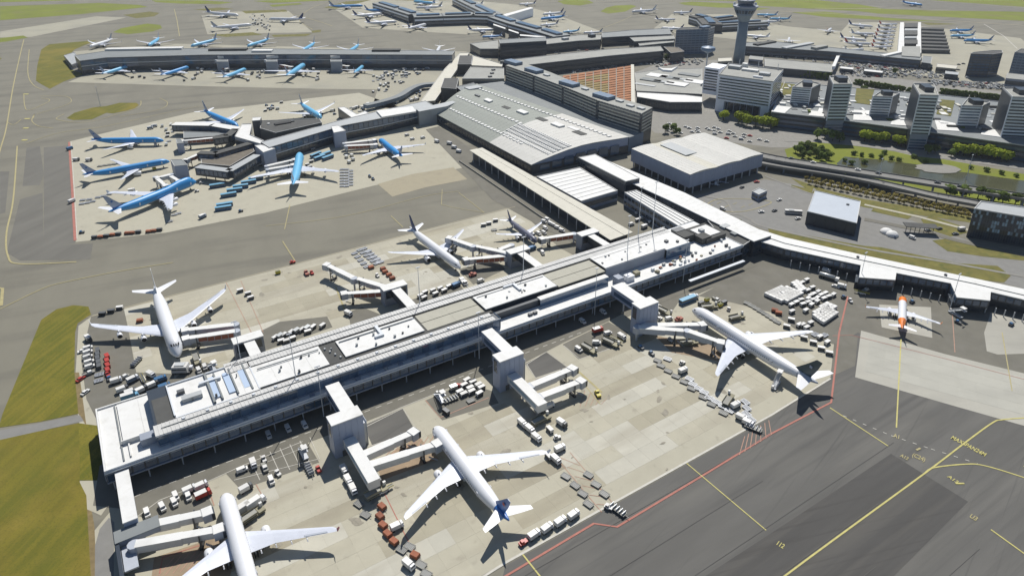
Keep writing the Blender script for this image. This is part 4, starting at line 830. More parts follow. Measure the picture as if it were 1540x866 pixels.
t = site('curved_walkway', 'curved blue grey walkway crossing the apron in the middle distance', 'walkway', cen([(600, 144)], 6)); pts = smooth([W(p, 6) for p in ((549, 158), (575, 152), (600, 144), (618, 133), (634, 127), (655, 125))], 5); b = MB(); path_strip(b, pts, 7.5, 6.2)
for i in range(len(pts)-1):
    a, c = Vector(pts[i]), Vector(pts[i+1]); d = c-a; m_ = (a+c)/2; bb = MB(); bb.box(m_.x, m_.y, 2.4, d.length, 7.2, 3.7, math.atan2(d.y, d.x)); bb.build('walkway_section', M['wall_blue'], t)
b.build('roof', M['roof_grey'], t)

# ---------------------------------------------------------------- middle pier (blue airliners)
t = site('middle_pier', 'dark glass boarding pier branching left among the blue airliners', 'terminal', cen([(460, 200)], 14))
mp = [(397, 213), (512, 181), (566, 168), (640, 153), (650, 163), (575, 182), (520, 196), (413, 224)]
block(t, [(392, 214), (512, 181), (566, 168), (640, 152), (654, 160), (575, 178), (516, 189), (405, 222)], 13.5, 0, 'wall_dark', 'roof_metal', .4)
for (a, c, n) in (((405, 222), (516, 189), 14), ((516, 189), (575, 178), 8), ((575, 178), (654, 160), 10)):
    A, C = Vector(W(a, 13.5)), Vector(W(c, 13.5))
    for k in range(n):
        p0, p1 = A.lerp(C, k/n), A.lerp(C, (k+1)/n); band(t, p0, p1, 7.6, 12.6, M['glass_sky'], .4, 'glass_panel', .25)
    band(t, A, C, 6.6, 7.3, M['steel_pale'], .9, 'ledge', 0); band(t, A, C, 3.6, 6.2, M['glass'], .2, 'window', bay=4)
b = MB(); wr = [W(p, 15) for p in ((566, 166.5), (620, 160), (626, 167.5), (574.5, 176))]; b.prism(wr, 13.5, 15); b.build('white_roof', M['roof_white'], t); b = MB(); wr = [W(p, 14) for p in ((626, 164), (702, 147), (672, 160), (630, 168))]; b.prism(wr, 0, 14); b.build('end_roof', M['roof_metal'], t)
simple('dark_lounge', 'dark brown flat roofed lounge block on the middle pier', 'building', [(393, 181.6), (480.5, 178.7), (484, 184.5), (414.6, 200), (391, 193)], 16, 'roof_dark', 'roof_dark', 0, par=.4, units=(((425, 186), (14, 5, 1), 'black'), ((404, 187), (2, 2, 1), 'roof_white'), ((440, 183), (3, 2, 1), 'steel_dark')))
simple('stair_tower', 'small black stair tower with white cap on the middle pier', 'tower block', [(380, 177), (393, 176), (391, 181), (379, 182)], 21, 'wall_dark', 'roof_white', 0, par=.3)
simple('white_roof_hub', 'white flat roof hub where the middle pier splits into arms', 'building', [(364, 187), (379, 186.6), (376, 203), (397, 212), (392, 217), (353, 206)], 11, 'wall_grey', 'roof_white', 1)
simple('t_roof', 'small white T shaped roof beside the middle pier', 'building', [(508, 162), (518, 161), (537, 172), (549, 167), (557, 172), (530, 178)], 10, 'wall_dark', 'roof_white', 0, par=.3)
def arm(label, pts, wd, z=9, roof='roof_metal', wall='wall_dark', nm='boarding_gallery'):
    t = site(nm, label, 'gallery', cen(pts, z)); q = [Vector(W(p, z)) for p in pts]
    for i in range(len(q)-1):
        d = q[i+1]-q[i]; m_ = (q[i]+q[i+1])/2; a = math.atan2(d.y, d.x); b = MB(); b.box(m_.x, m_.y, 3.6, d.length+1, wd-.4, z-4, a); b.build('wall', M[wall], t); b = MB(); b.box(m_.x, m_.y, z-.4, d.length+1.4, wd, .4, a); b.build('roof', M[roof], t)
        nn = Vector((-d.y, d.x)).normalized()*(wd/2-.2)
        if nn.y > 0: nn = -nn
        band(t, q[i]+nn, q[i+1]+nn, 5.2, z-1.2, M['glass_blue'], .15, 'window', bay=3.5)
        for k in range(3):
            p = q[i].lerp(q[i+1], .2+.3*k); b = MB(); b.tube([(p.x, p.y, 0), (p.x, p.y, 4)], .35, 6); b.build('column', M['steel_dark'], t)
    return t
arm('upper gallery arm with white roof edge reaching the first blue jet', [(262, 186), (320, 187), (362, 194)], 9, 10, 'roof_white'); arm('bent dark gallery arm below the upper arm', [(300, 229), (324, 230), (383, 213)], 7, 10, 'roof_dark'); arm('lower bent blue grey gallery arm around the brown roof', [(298, 250), (345, 256), (386, 233)], 7, 10, 'roof_metal')
arm('short dark gallery between the white hub and the rusty bridge', [(321, 207), (342, 204), (354, 194)], 7, 10, 'roof_dark')
simple('brown_low_roof', 'low brown gravel roof held between the two bent gallery arms', 'building', [(302, 240), (328, 238), (380, 221), (383, 228), (346, 250), (303, 246)], 6.5, 'wall_dark', 'roof_brown', 0, par=.4)
simple('upper_brown_roof', 'low grey roof between the upper gallery arm and the rusty bridge', 'building', [(276, 198), (345, 200), (322, 205), (276, 208)], 6, 'wall_dark', 'roof_grey', 0, par=.4)
for pts, lab, z in (([(256, 240), (274, 240), (282, 248), (262, 250)], 'grey gate tower at the nose of the long blue twin jet', 11), ([(264, 209), (272, 209), (276, 215), (266, 216)], 'dark gate tower at the nose of the uppermost blue twin jet', 9), ([(383, 219), (393, 217.5), (414, 223.5), (396, 229.5)], 'white topped gate tower beside the head-on blue jumbo', 13), ([(497.7, 190), (509, 188.5), (520, 196.5), (502, 200)], 'white topped gate tower beside the small pale blue jet', 14)):
    simple('gate_tower', lab, 'tower block', pts, z, 'wall_panel', 'roof_white' if z > 12 else 'roof_grey', 0, par=.3)

# ---------------------------------------------------------------- far pier with its gate towers
ep = [(112, 84), (160, 77), (300, 73), (420, 74), (684, 77), (680, 83), (430, 82), (300, 83), (160, 87), (120, 92)]
t = site('far_pier', 'long straight far pier with dark glass front and row of sky blue jets', 'terminal', cen(ep, 17)); w = block(t, ep, 17, 0, 'wall_dark', 'roof_grey', .5)
pl = [Vector(W(p, 17)) for p in ((120, 92), (160, 87), (300, 83), (430, 82), (680, 83))]
for i in range(4):
    n = max(2, int((pl[i+1]-pl[i]).length/18))
    for k in range(n):
        a, c = pl[i].lerp(pl[i+1], k/n), pl[i].lerp(pl[i+1], (k+1)/n); band(t, a, c, 11.5, 16, M['glass_blue'], .3, 'glass_panel', .3); band(t, a, c, 5.5, 9.2, M['glass_blue'], .3, 'glass_panel', .3)
    band(t, pl[i], pl[i+1], 9.8, 11, M['steel'], .5, 'spandrel_band', 0)
for (p0, p1, m) in (((160, 76), (275, 74), 'roof_white'), ((315, 76), (372, 75.5), 'roof_dark'), ((560, 77), (602, 77), 'roof_dark'), ((380, 78), (410, 78), 'roof_white')):
    a, c = Vector(W(p0, 17)), Vector(W(p1, 17)); d = c-a; m_ = (a+c)/2; b = MB(); b.box(m_.x, m_.y, 17, d.length, 9, 2.2, math.atan2(d.y, d.x)); b.build('roof_plant', M[m], t)
for x, lab in ((334, 'gate tower of the far pier behind the third sky blue jet'), (408, 'gate tower of the far pier behind the head-on jet'), (505, 'gate tower of the far pier behind the small pale jet')):
    tt, w = simple('gate_tower', lab, 'tower block', [(x-8, 90), (x+9, 90), (x+9, 93), (x-8, 93)], 13, 'wall_grey', 'roof_grey', 0, par=.3); a = P(x, 90, 13); b = MB(); b.box(a.x+2, a.y+12, 12.6, 22, 4, 3, .35); b.build('roof_gallery', M['bridge_white'], tt)
simple('end_stand', 'low grey service block at the left tip of the far pier', 'building', [(96, 84), (112, 79), (122, 92), (108, 98)], 6, 'wall_grey', 'roof_metal', 1)

# ---------------------------------------------------------------- forked pier and others at the back
def slab_arm(label, pts, wd, z, roof='roof_grey', n=2):
    t = site('distant_pier', label, 'terminal', cen(pts, z)); q = [Vector(W(p, z)) for p in pts]
    for i in range(len(q)-1):
        d = q[i+1]-q[i]; m_ = (q[i]+q[i+1])/2; a = math.atan2(d.y, d.x); b = MB(); b.box(m_.x, m_.y, 0, d.length, wd, z-.5, a); b.build('wall', M['wall_dark'], t); b = MB(); b.box(m_.x, m_.y, z-.5, d.length+1, wd+1, .5, a); b.build('roof', M[roof], t)
        b = MB(); b.box(m_.x, m_.y, z, d.length*.8, wd*.35, 2.4, a); b.build('roof_monitor', M['glass_blue'], t)
        nn = Vector((-d.y, d.x)).normalized()*(wd/2)
        for sg in (1, -1):
            f = nn*sg
            if f.y < 0 or abs(f.x) > abs(f.y):
                A, C = (q[i]+f, q[i+1]+f) if sg < 0 else (q[i+1]+f, q[i]+f)
                for k in range(n): band(t, A, C, 3+k*(z-4)/n, 3+(k+.5)*(z-4)/n, M['wall_white' if k else 'glass_blue'], .4, 'facade_band')
slab_arm('left arm of the forked pier at the very back, packed with jets', [(570, 4), (600, 13), (625, 21)], 26, 14); slab_arm('middle stem of the forked pier with white banded front', [(622, 24), (665, 22.5), (712, 21), (745, 22)], 30, 15); slab_arm('right arm of the forked pier behind the white walkway', [(745, 22), (715, 8), (690, -4)], 26, 14); slab_arm('root of the forked pier running down to the terminal', [(745, 24), (775, 34), (815, 45), (845, 54)], 28, 14)
simple('white_walkway', 'long white sloping walkway in the fork of the back pier', 'walkway', [(757, 22), (798, 11), (802, 12.5), (760, 25)], 14, 'wall_white', 'roof_white', 0, par=0)
for i, (p0, p1) in enumerate((((742, 36), (760, 42)), ((765, 44), (780, 49)), ((782, 52), (820, 55)))):
    simple('gate_gallery', ('first', 'second', 'third')[i]+' white gate gallery on the near side of the forked pier root', 'gallery', [p0, p1, (p1[0], p1[1]+2), (p0[0], p0[1]+2)], 12, 'wall_dark', 'roof_white', 0, par=0)
slab_arm('dark curved pier behind the blue hotel slab', [(1048, 23), (1062, 27), (1072, 37)], 30, 13, 'roof_dark'); slab_arm('dark pier arm between the hotel slab and the control tower', [(1072, 29), (1104, 25)], 22, 12, 'roof_dark'); slab_arm('grey pier behind the control tower foot', [(1072, 36), (1150, 32)], 20, 11)
ht, w = simple('hotel_slab', 'blue glass hotel slab left of the control tower', 'hotel', [(1017, 45.5), (1066, 44), (1075, 41), (1026, 42)], 33, 'wall_blue', 'roof_dark', 10, 'glass_blue', .5, bay=5, units=(((1060, 43), (14, 8, 3), 'wall_blue'),))
# ---------------------------------------------------------------- control tower
q = P(1110, 97); t = site('control_tower', 'tall slim control tower with flared glass cab', 'tower', (q.x, q.y)); ctx, cty = q.x, q.y
def lathe(pr, n=20, cx=0, cy=0):
    b = MB(); b.rings([[(cx+r*math.cos(2*math.pi*k/n), cy+r*math.sin(2*math.pi*k/n), z) for k in range(n)] for r, z in pr]); return b
M['tower_grey'] = mat('tower_concrete', (.20, .25, .29), .7, var=.06, scale=.1)
lathe([(7.4, 0), (6.6, 20), (6.2, 54)], 16, ctx, cty).build('shaft', M['tower_grey'], t, smooth=True); lathe([(6.4, 54), (7.5, 57.5), (9.5, 61), (10.0, 62)], 20, ctx, cty).build('collar', M['tower_grey'], t)
lathe([(10.1, 62), (13.2, 69), (14.2, 71)], 20, ctx, cty).build('flared_drum', M['wall_blue'], t); lathe([(14.9, 71), (15.2, 71.6), (15.2, 73), (12, 73.4)], 20, ctx, cty).build('balcony', M['wall_grey'], t)
for k in range(20):
    a = 2*math.pi*(k+.5)/20; b = MB()
    for (r0, z0_, r1, z1_) in ((11.1, 64, 13.1, 68.4),): b.quad(*[(ctx+r*math.cos(a+s), cty+r*math.sin(a+s), z) for r, s, z in ((r0+.12, -.12, z0_), (r0+.12, .12, z0_), (r1+.12, .12, z1_), (r1+.12, -.12, z1_))])
    b.build('drum_window', M['glass'], t)
lathe([(9.2, 73.2), (10.6, 79)], 16, ctx, cty).build('cab_glass', M['glass_blue'], t); lathe([(11, 79), (11.2, 80.2), (6, 81.5)], 16, ctx, cty).build('cab_roof', M['wall_grey'], t); lathe([(1, 81), (.3, 101)], 8, ctx, cty).build('antenna', M['steel_pale'], t)
for a in (.3, 2.6): lathe([(1.6, 73.2), (1.9, 74.4), (.8, 76)], 10, ctx+14.0*math.cos(a), cty+14.0*math.sin(a)).build('radome', M['white'], t)
# lens shaped blue sign on a mast
q = P(1059, 128); t = site('lens_tower', 'slim mast carrying a blue lens shaped disc before the white office slab', 'mast', (q.x, q.y)); lathe([(.9, 0), (.7, 38)], 8, q.x, q.y).build('mast', M['steel'], t); lathe([(.8, 36), (7.6, 39.4), (8.2, 41), (7.4, 43), (1, 44.5)], 18, q.x, q.y).build('disc', M['wall_blue'], t)
# ---------------------------------------------------------------- white office slab with portal
wp = [(1081, 113), (1163, 124), (1178, 106), (1096, 96)]
t = site('white_office_slab', 'broad white office slab with horizontal louvre bands and a tall portal', 'office', cen(wp, 37)); w = block(t, wp, 37, 11.5, 'wall_white', 'roof_far', 1.0)
A, B = Vector(W(wp[0], 37)), Vector(W(wp[1], 37)); D = Vector(W(wp[2], 37)); E = Vector(W(wp[3], 37))
for k in range(8): band(t, A, B, 13.4+k*2.85, 14.6+k*2.85, M['glass'], .2, 'window_band', 1.6); band(t, B, D, 13.4+k*2.85, 15.0+k*2.85, M['glass'], .2, 'window_band', 1.2)
dv = (B-A).normalized(); nn = Vector((dv.y, -dv.x)); ang = math.atan2(dv.y, dv.x); LW = (B-A).length
for s, l in ((.0, .16), (.84, .16)):
    c = A.lerp(B, s+l/2)-nn*((D-B).length/2); b = MB(); b.box(c.x, c.y, 0, LW*l, (D-B).length-.2, 11.5, ang); b.build('portal_leg', M['wall_white'], t)
c = (A+B)/2-nn*8; b = MB(); b.box(c.x, c.y, 0, LW*.66, 4, 11.4, ang); b.build('portal_glass', M['glass'], t)
for k in range(6): c = A.lerp(B, .2+k*.12)-nn*5.9; b = MB(); b.box(c.x, c.y, 0, .8, .4, 11.4, ang); b.build('portal_mullion', M['wall_grey'], t)
lw = [W(p, 36) for p in ((1060, 101), (1082, 104), (1094, 98), (1072, 95))]; b = MB(); b.prism(lw, 8, 36); b.build('left_wing', M['wall_white'], t)
for k in range(8): band(t, lw[0], lw[1], 12.4+k*2.85, 14.0+k*2.85, M['glass'], .2, 'window_band', 1.0)
for px, s, m in (((1105, 103), (12, 8, 3), 'roof_metal'), ((1128, 107), (16, 6, 2), 'roof_white'), ((1150, 113), (10, 7, 2.5), 'roof_metal'), ((1120, 101), (5, 5, 4), 'roof_white'), ((1140, 117), (9, 3, 1.5), 'white')): unit(t, px, 37, s, m, ang)
for f in (.2, .55, .9):
    c = E.lerp(D, f); b = MB(); b.tube([(c.x, c.y, 36), (c.x, c.y, 43)], .3, 6); b.build('roof_mast', M['steel_pale'], t)
# ---------------------------------------------------------------- office towers on the podium
pod = [(1160, 169), (1240, 178), (1330, 190), (1410, 201), (1600, 228), (1640, 175), (1540, 158), (1420, 144), (1180, 124)]
t = site('podium', 'long dark glass podium with white terraces under the row of office towers', 'building', cen(pod, 14)); w = block(t, pod, 14, 0, 'wall_dark', 'roof_grey', .7); pw = [Vector(W(p, 14)) for p in pod]
for i in range(4):
    for k in range(3): band(t, pw[i], pw[i+1], 1.2+k*4.2, 3.4+k*4.2, M['glass_blue'], .2, 'window_band')
for pts in ([(1160, 168), (1180, 171), (1190, 162), (1166, 159)], [(1216, 174), (1238, 176), (1245, 165), (1232, 163), (1230, 168), (1219, 167)], [(1283, 181), (1311, 182), (1308, 167), (1284, 166)], [(1339, 188), (1368, 190), (1362, 178), (1341, 183)], [(1405, 180), (1436, 186), (1443, 198), (1410, 196)], [(1475, 203), (1506, 207), (1498, 195), (1476, 199)]):
    b = MB(); b.prism([W(p, 14) for p in pts], 13.9, 14.4); b.build('white_terrace', M['roof_white'], t)
for pts in ([(1175, 125), (1200, 128), (1196, 145), (1172, 143)], [(1288, 133), (1315, 135), (1308, 158), (1285, 155)], [(1415, 150), (1436, 152), (1430, 175), (1408, 172)]):
    b = MB(); b.prism([W(p, 14) for p in pts], 13.9, 14.25); b.build('garden', M['grass_dry'], t)
rq = random.Random(5)
for k in range(150):
    px = rq.uniform(1168, 1535); f = rq.uniform(.1, .9); y0, y1 = 124+(px-1180)*.096, 169+(px-1160)*.102; p = P(px, y0+(y1-y0)*f, 14); b = MB(); b.box(p.x, p.y, 13.85, rq.uniform(2, 9), rq.uniform(1.5, 6), rq.uniform(.4, 2.2), rq.choice((-.15, 1.42))); b.build('podium_unit', M[rq.choice(['roof_white', 'roof_metal', 'roof_dark', 'roof_cream', 'roof_white', 'steel_dark', 'leaf_dark'])], t)
for (pts, z, lab, nf) in (([(1192, 132), (1220, 134), (1234, 127), (1209, 121)], 30, 'short banded office tower next to the white office slab', 7), ([(1253, 128), (1281, 128), (1275, 116), (1247, 116)], 47, 'tall pale banded office tower, second from the white slab', 11), ([(1313, 146), (1342, 147), (1353, 141), (1325, 138)], 32, 'short banded office tower, third from the white slab', 7), ([(1383, 144), (1411, 145), (1404, 127), (1373, 127)], 48, 'tall pale banded office tower, fourth from the white slab', 12), ([(1446, 160), (1477, 161), (1489, 155), (1456, 148)], 33, 'short banded office tower, fifth from the white slab', 7), ([(1522, 147), (1570, 149), (1556, 133), (1508, 133)], 48, 'tall banded office tower at the right picture edge', 12)):
    t = site('office_tower', lab, 'office tower', cen(pts, z), 'office towers on the podium'); w = block(t, pts, z, 0, 'wall_grey', 'roof_far', 1.2)
    A, B, C, D = [Vector(W(p, z)) for p in pts]
    h = (z-15)/nf
    for k in range(nf): band(t, A, B, 14.6+h*k+.2, 14.6+h*k+h*.46, M['glass_blue' if z < 40 else 'glass'], .2, 'window_band', .8); band(t, A, B, 14.6+h*k+h*.5, 14.6+h*k+h*.98, M['spandrel'], .3, 'spandrel_band', .5); band(t, B, C, 14.6+h*k+.4, 14.6+h*k+h*.7, M['glass'], .2, 'window_band', .8)
    if z > 40:
        for k in range(4): band(t, A, B, 1+h*k*.9, 1+h*k*.9+h*.55, M['glass_blue'], .2, 'window_band', .8)
    if z < 40: band(t, B, C, 14.4, z-.5, M['wall_dark'], .35, 'side_shade_panel', .1)  # dark panel paints in the shade on the tower's unlit side
    else: band(t, D, A, 1, z-.5, M['wall_dark'], .35, 'side_shade_panel', .1)
    dd = (B-A).normalized(); nn = Vector((-dd.y, dd.x)); dep = abs((D-A).dot(nn)); c = (A+B+C+D)/4; b = MB(); b.box(c.x, c.y, z-.1, (B-A).length*.5, dep*.35, 4, math.atan2(dd.y, dd.x)); b.build('roof_plant', M['wall_dark'], t)
    for e in (A, B): b = MB(); b.box(e.x, e.y, 14, .7, .7, z-13, math.atan2(dd.y, dd.x)); b.build('corner_fin', M['wall_white'], t)
simple('dark_office', 'dark glass office block with notched corner at the upper right', 'office', [(1460, 81), (1493, 82), (1508, 80), (1507, 76.5), (1492, 76.5), (1464, 79)], 28, 'wall_dark', 'roof_dark', 8, 'glass_blue', .5, bay=4); simple('dark_office', 'blue glass office block cut by the right picture edge at the top', 'office', [(1526, 79), (1575, 84), (1580, 76), (1535, 74)], 27, 'wall_blue', 'roof_dark', 8, 'glass_blue', .5, bay=4)
# ---------------------------------------------------------------- long dark concourse in the upper right, with canopies behind it
simple('concourse', 'long dark blue concourse in the upper right behind the car park', 'terminal', [(1120, 65), (1160, 62.5), (1386, 86), (1384, 91), (1250, 78), (1120, 70)], 11, 'wall_dark', 'roof_grey', 2, 'glass_blue', .5, units=(((1200, 70), (60, 8, 2), 'roof_metal'), ((1150, 66), (40, 8, 2), 'roof_dark'), ((1232, 73), (26, 8, 3), 'roof_far'), ((1340, 83), (40, 6, 2), 'roof_white')))
simple('parking_deck', 'broad grey car park deck with planted green front wall', 'car park', [(1150, 88), (1252, 97), (1250, 109), (1178, 103), (1150, 100)], 9, 'wall_dark', 'roof_far', 0, par=.5)
simple('footbridge', 'short white footbridge over the road beside the concourse', 'footbridge', [(1258, 84), (1263, 84), (1256, 100), (1251, 100)], 9, 'wall_white', 'roof_white', 0, z0=5, par=0)
def hedge(label, pts, z):
    t = site('planted_wall', label, 'hedge', cen(pts, 0)); q = [Vector(W(p, 0)) for p in pts]; rr = random.Random(len(label)); b = MB()
    for i in range(len(q)-1):
        n = int((q[i+1]-q[i]).length/1.1)
        for k in range(n):
            p = q[i].lerp(q[i+1], (k+rr.random())/n); 
            for j in range(3): b.box(p.x+rr.uniform(-1.5, 1.5), p.y+rr.uniform(-2, 2), j*z/3+rr.uniform(-.3, .3), 1.6, 2.2, z/3*rr.uniform(.8, 1.3), rr.random()*3)
    b.build('foliage', M['leaf_dark'], t)
hedge('dark green planted wall in front of the grey parking deck', [(1180, 113), (1250, 121)], 8); hedge('dark green hedge behind the tall second office tower', [(1285, 127), (1375, 141)], 6); hedge('dark green hedge behind the fourth and fifth office towers', [(1414, 141), (1510, 152)], 6)
t = site('white_pier_spine', 'white and black striped spine building in the far aircraft park', 'terminal', cen([(1370, 60)], 0))
for (x0, x1) in ((1354, 1359.5), (1381, 1385)):
    b = MB(); b.prism([W(p, 9) for p in ((x0, 34), (x1, 34), (x1+.5, 80), (x0-4, 80))], 0, 9); b.build('white_wing', M['roof_white'], t)
for k, y in enumerate((35, 46.5, 60)): b = MB(); b.prism([W(p, 10) for p in ((1361, y), (1380, y), (1380, y+6), (1360, y+6))], 0, 10); b.build('black_hall', M['roof_dark'], t)
for k, y in enumerate((43, 54.5)): b = MB(); b.prism([W(p, 8) for p in ((1361, y), (1380, y), (1380, y+3), (1360, y+3))], 0, 8); b.build('grey_hall', M['roof_metal'], t)
b = MB(); b.prism([W(p, 12) for p in ((1357, 70), (1384, 70), (1384, 86), (1356, 84))], 0, 12); b.build('head_house', M['roof_far'], t)
for k in range(7):
    y = 41+k*5.2; t, w = simple('dark_canopy', 'long low dark canopy, %s from the back, right of the striped spine' % ('first', 'second', 'third', 'fourth', 'fifth', 'sixth', 'seventh')[k], 'canopy', [(1386, y), (1420+k*1.5, y+1.5), (1420+k*1.5, y+3.6), (1386, y+2.6)], 5, 'steel_dark', 'roof_dark', 0, par=0, group='dark canopies in the far aircraft park')
for pts, z, wl, rf, lab in (([(1128, 84), (1148, 86), (1147, 91), (1126, 89)], 8, 'wall_grey', 'roof_far', 'low grey roofed block right of the control tower foot'), ([(1080, 88), (1100, 87), (1101, 92), (1080, 93)], 9, 'wall_tan', 'roof_cream', 'low cream roofed block left of the control tower foot'), ([(1410, 96), (1440, 99), (1438, 104), (1408, 101)], 7, 'wall_tan', 'roof_cream', 'low cream depot on the pale yard, left one'), ([(1422, 107), (1442, 109), (1441, 113), (1421, 111)], 6, 'wall_dark', 'roof_metal', 'low grey depot on the pale yard near the dark office'), ([(1388, 84), (1402, 86), (1400, 96), (1386, 94)], 9, 'wall_dark', 'roof_grey', 'dark low block at the right end of the long concourse'), ([(1264, 100), (1284, 102), (1283, 105), (1263, 103)], 5, 'wall_dark', 'roof_white', 'long white shelter in the packed car park, left one'), ([(1300, 104), (1328, 107), (1327, 110), (1299, 107)], 5, 'wall_dark', 'roof_white', 'long white shelter in the packed car park, right one'), ([(1515, 110), (1545, 113), (1544, 121), (1513, 118)], 10, 'wall_grey', 'roof_far', 'grey block between the two dark offices at the top right'), ([(1430, 216), (1480, 222), (1478, 226), (1428, 220)], 4, 'wall_dark', 'roof_white', 'low white roofed pavilion before the podium by the pond')):
    simple('low_building', lab, 'building', pts, z, wl, rf, 1, par=.3)
# ---------------------------------------------------------------- white shed with waved roof
sh = [Vector(W(p, 16)) for p in ((950, 223), (1060, 199), (1148, 231), (1038, 262))]
t = site('white_shed', 'big white shed with gently waved roof on dark ground floor', 'hall', (sum(p.x for p in sh)/4, sum(p.y for p in sh)/4)); b = MB(); b.prism(sh, 5, 15.2); b.build('wall', M['wall_panel'], t)
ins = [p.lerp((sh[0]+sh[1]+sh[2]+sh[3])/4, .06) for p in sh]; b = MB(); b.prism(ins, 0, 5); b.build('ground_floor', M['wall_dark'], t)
for k in range(24):
    s0, s1 = k/24+.0008, (k+1)/24-.0008; z0_ = 15.6+.9*abs(math.sin(math.pi*s0*3)); z1_ = 15.6+.9*abs(math.sin(math.pi*s1*3))
    q = [sh[0].lerp(sh[1], s0), sh[0].lerp(sh[1], s1), sh[3].lerp(sh[2], s1), sh[3].lerp(sh[2], s0)]; b = MB(); c_ = ccw(q); zz = [z0_ if min((Vector(p)-q[0]).length, (Vector(p)-q[3]).length) < .01 else z1_ for p in c_]; b.prism(c_, 15.2, zz); b.build('roof_panel', M['roof_shed' if k not in (6, 7, 8) else 'roof_cream'], t)
b = MB(); q = [sh[0].lerp(sh[1], .3).lerp(sh[3].lerp(sh[2], .3), r) for r in (.1, .55)]+[sh[0].lerp(sh[1], .45).lerp(sh[3].lerp(sh[2], .45), r) for r in (.55, .1)]; b.prism(q, 16.2, 16.75); b.build('roof_skylight', M['roof_metal'], t)
for e, n in (((sh[0], sh[3]), 22), ((sh[3], sh[2]), 30)):
    for k in range(n): band(t, e[0].lerp(e[1], k/n), e[0].lerp(e[1], (k+1)/n), 5.2, 15, M['wall_panel'], .12, 'wall_panel', .06)
    for k in range(9): p = e[0].lerp(e[1], (k+.5)/9); b = MB(); b.box(p.x, p.y, 0, .8, .8, 5, 0); b.build('column', M['steel'], t)
# ---------------------------------------------------------------- kiosk, grey hangar, mosaic front building
simple('kiosk', 'small blue grey flat roofed kiosk on the service yard', 'kiosk', [(1131, 288), (1142, 282.5), (1154, 287), (1141, 293)], 5, 'wall_panel', 'roof_metal', 1, bay=2, par=.4)
hg = [(1225.5, 286.6), (1294.5, 303), (1288.6, 336), (1214, 318)]
t, w = simple('hangar', 'pale flat roofed hangar with dark doors on the service yard', 'hangar', hg, 9.5, 'wall_dark', 'roof_blue', 0, par=.4); A, B = Vector(W(hg[3], 9.5)), Vector(W(hg[2], 9.5))
for k in range(5): band(t, A.lerp(B, k/5), A.lerp(B, (k+1)/5), .3, 8.2, M['wall_dark'], .25, 'door_leaf', .4)
unit(t, (1275, 308), 9.5, (1.5, 1.5, .8), 'steel_dark')
mo = [(1465, 314), (1560, 330), (1585, 318), (1475, 303)]
t = site('mosaic_building', 'dark glass building with scattered pale window panes on the right edge', 'office', cen(mo, 20)); w = block(t, mo, 20, 0, 'wall_dark', 'roof_metal', .6, 'roof_white'); A, B = Vector(W(mo[0], 20)), Vector(W(mo[1], 20)); rr = random.Random(11); n = 24
for i in range(n):
    for k in range(7): band(t, A.lerp(B, i/n), A.lerp(B, (i+1)/n), 1.2+k*2.65, 3.5+k*2.65, M['glass_pale' if rr.random() < .27 and k > 1 else 'glass'], .15, 'window', .15)
# ---------------------------------------------------------------- viaduct
t = site('viaduct', 'grey road viaduct with two decks curving past the pond', 'viaduct', cen([(1340, 270)], 6))
for (pts, wd, z, nm) in (([(1140, 233), (1180, 241), (1270, 255), (1360, 269), (1450, 283), (1540, 296), (1640, 311)], 11, 7, 'upper_deck'), ([(1140, 243), (1180, 250), (1270, 264), (1345, 280), (1410, 295), (1470, 306), (1500, 314)], 9, 5, 'lower_deck')):
    q = smooth([W(p, z) for p in pts], 4); b = MB(); bb = MB(); bp = MB()
    for i in range(len(q)-1):
        a, c = Vector(q[i]), Vector(q[i+1]); d = c-a; L = d.length; d /= L; m_ = (a+c)/2; an = math.atan2(d.y, d.x); s = Vector((-d.y, d.x))*(wd/2)
        b.box(m_.x, m_.y, z-1.2, L+.05, wd, 1.2, an)
        for sg in (1, -1): bp.box(m_.x+s.x*sg, m_.y+s.y*sg, z-.5, L+.05, .3, 1.4, an)
        if i % 2 == 0: bb.box(a.x, a.y, 0, 1.0, wd*.6, z-1.2, an)
    b.build(nm, M['road'], t); bp.build('parapet', M['pavement'], t); bb.build('pier_row', M['wall_grey'], t)
# ================================================================ thin summer haze
hz_m = bpy.data.materials.new('haze'); hz_m.use_nodes = True; hn = hz_m.node_tree; hn.nodes.remove(hn.nodes['Principled BSDF'])
pv = hn.nodes.new('ShaderNodeVolumePrincipled'); pv.inputs['Color'].default_value = (.86, .92, 1, 1); pv.inputs['Density'].default_value = .00005; pv.inputs['Anisotropy'].default_value = .3
hn.links.new(pv.outputs[0], hn.nodes['Material Output'].inputs['Volume'])
b = MB(); b.box(0, 3300, -1, 10200, 7600, 231); b.build('haze', hz_m, None, 'stuff')
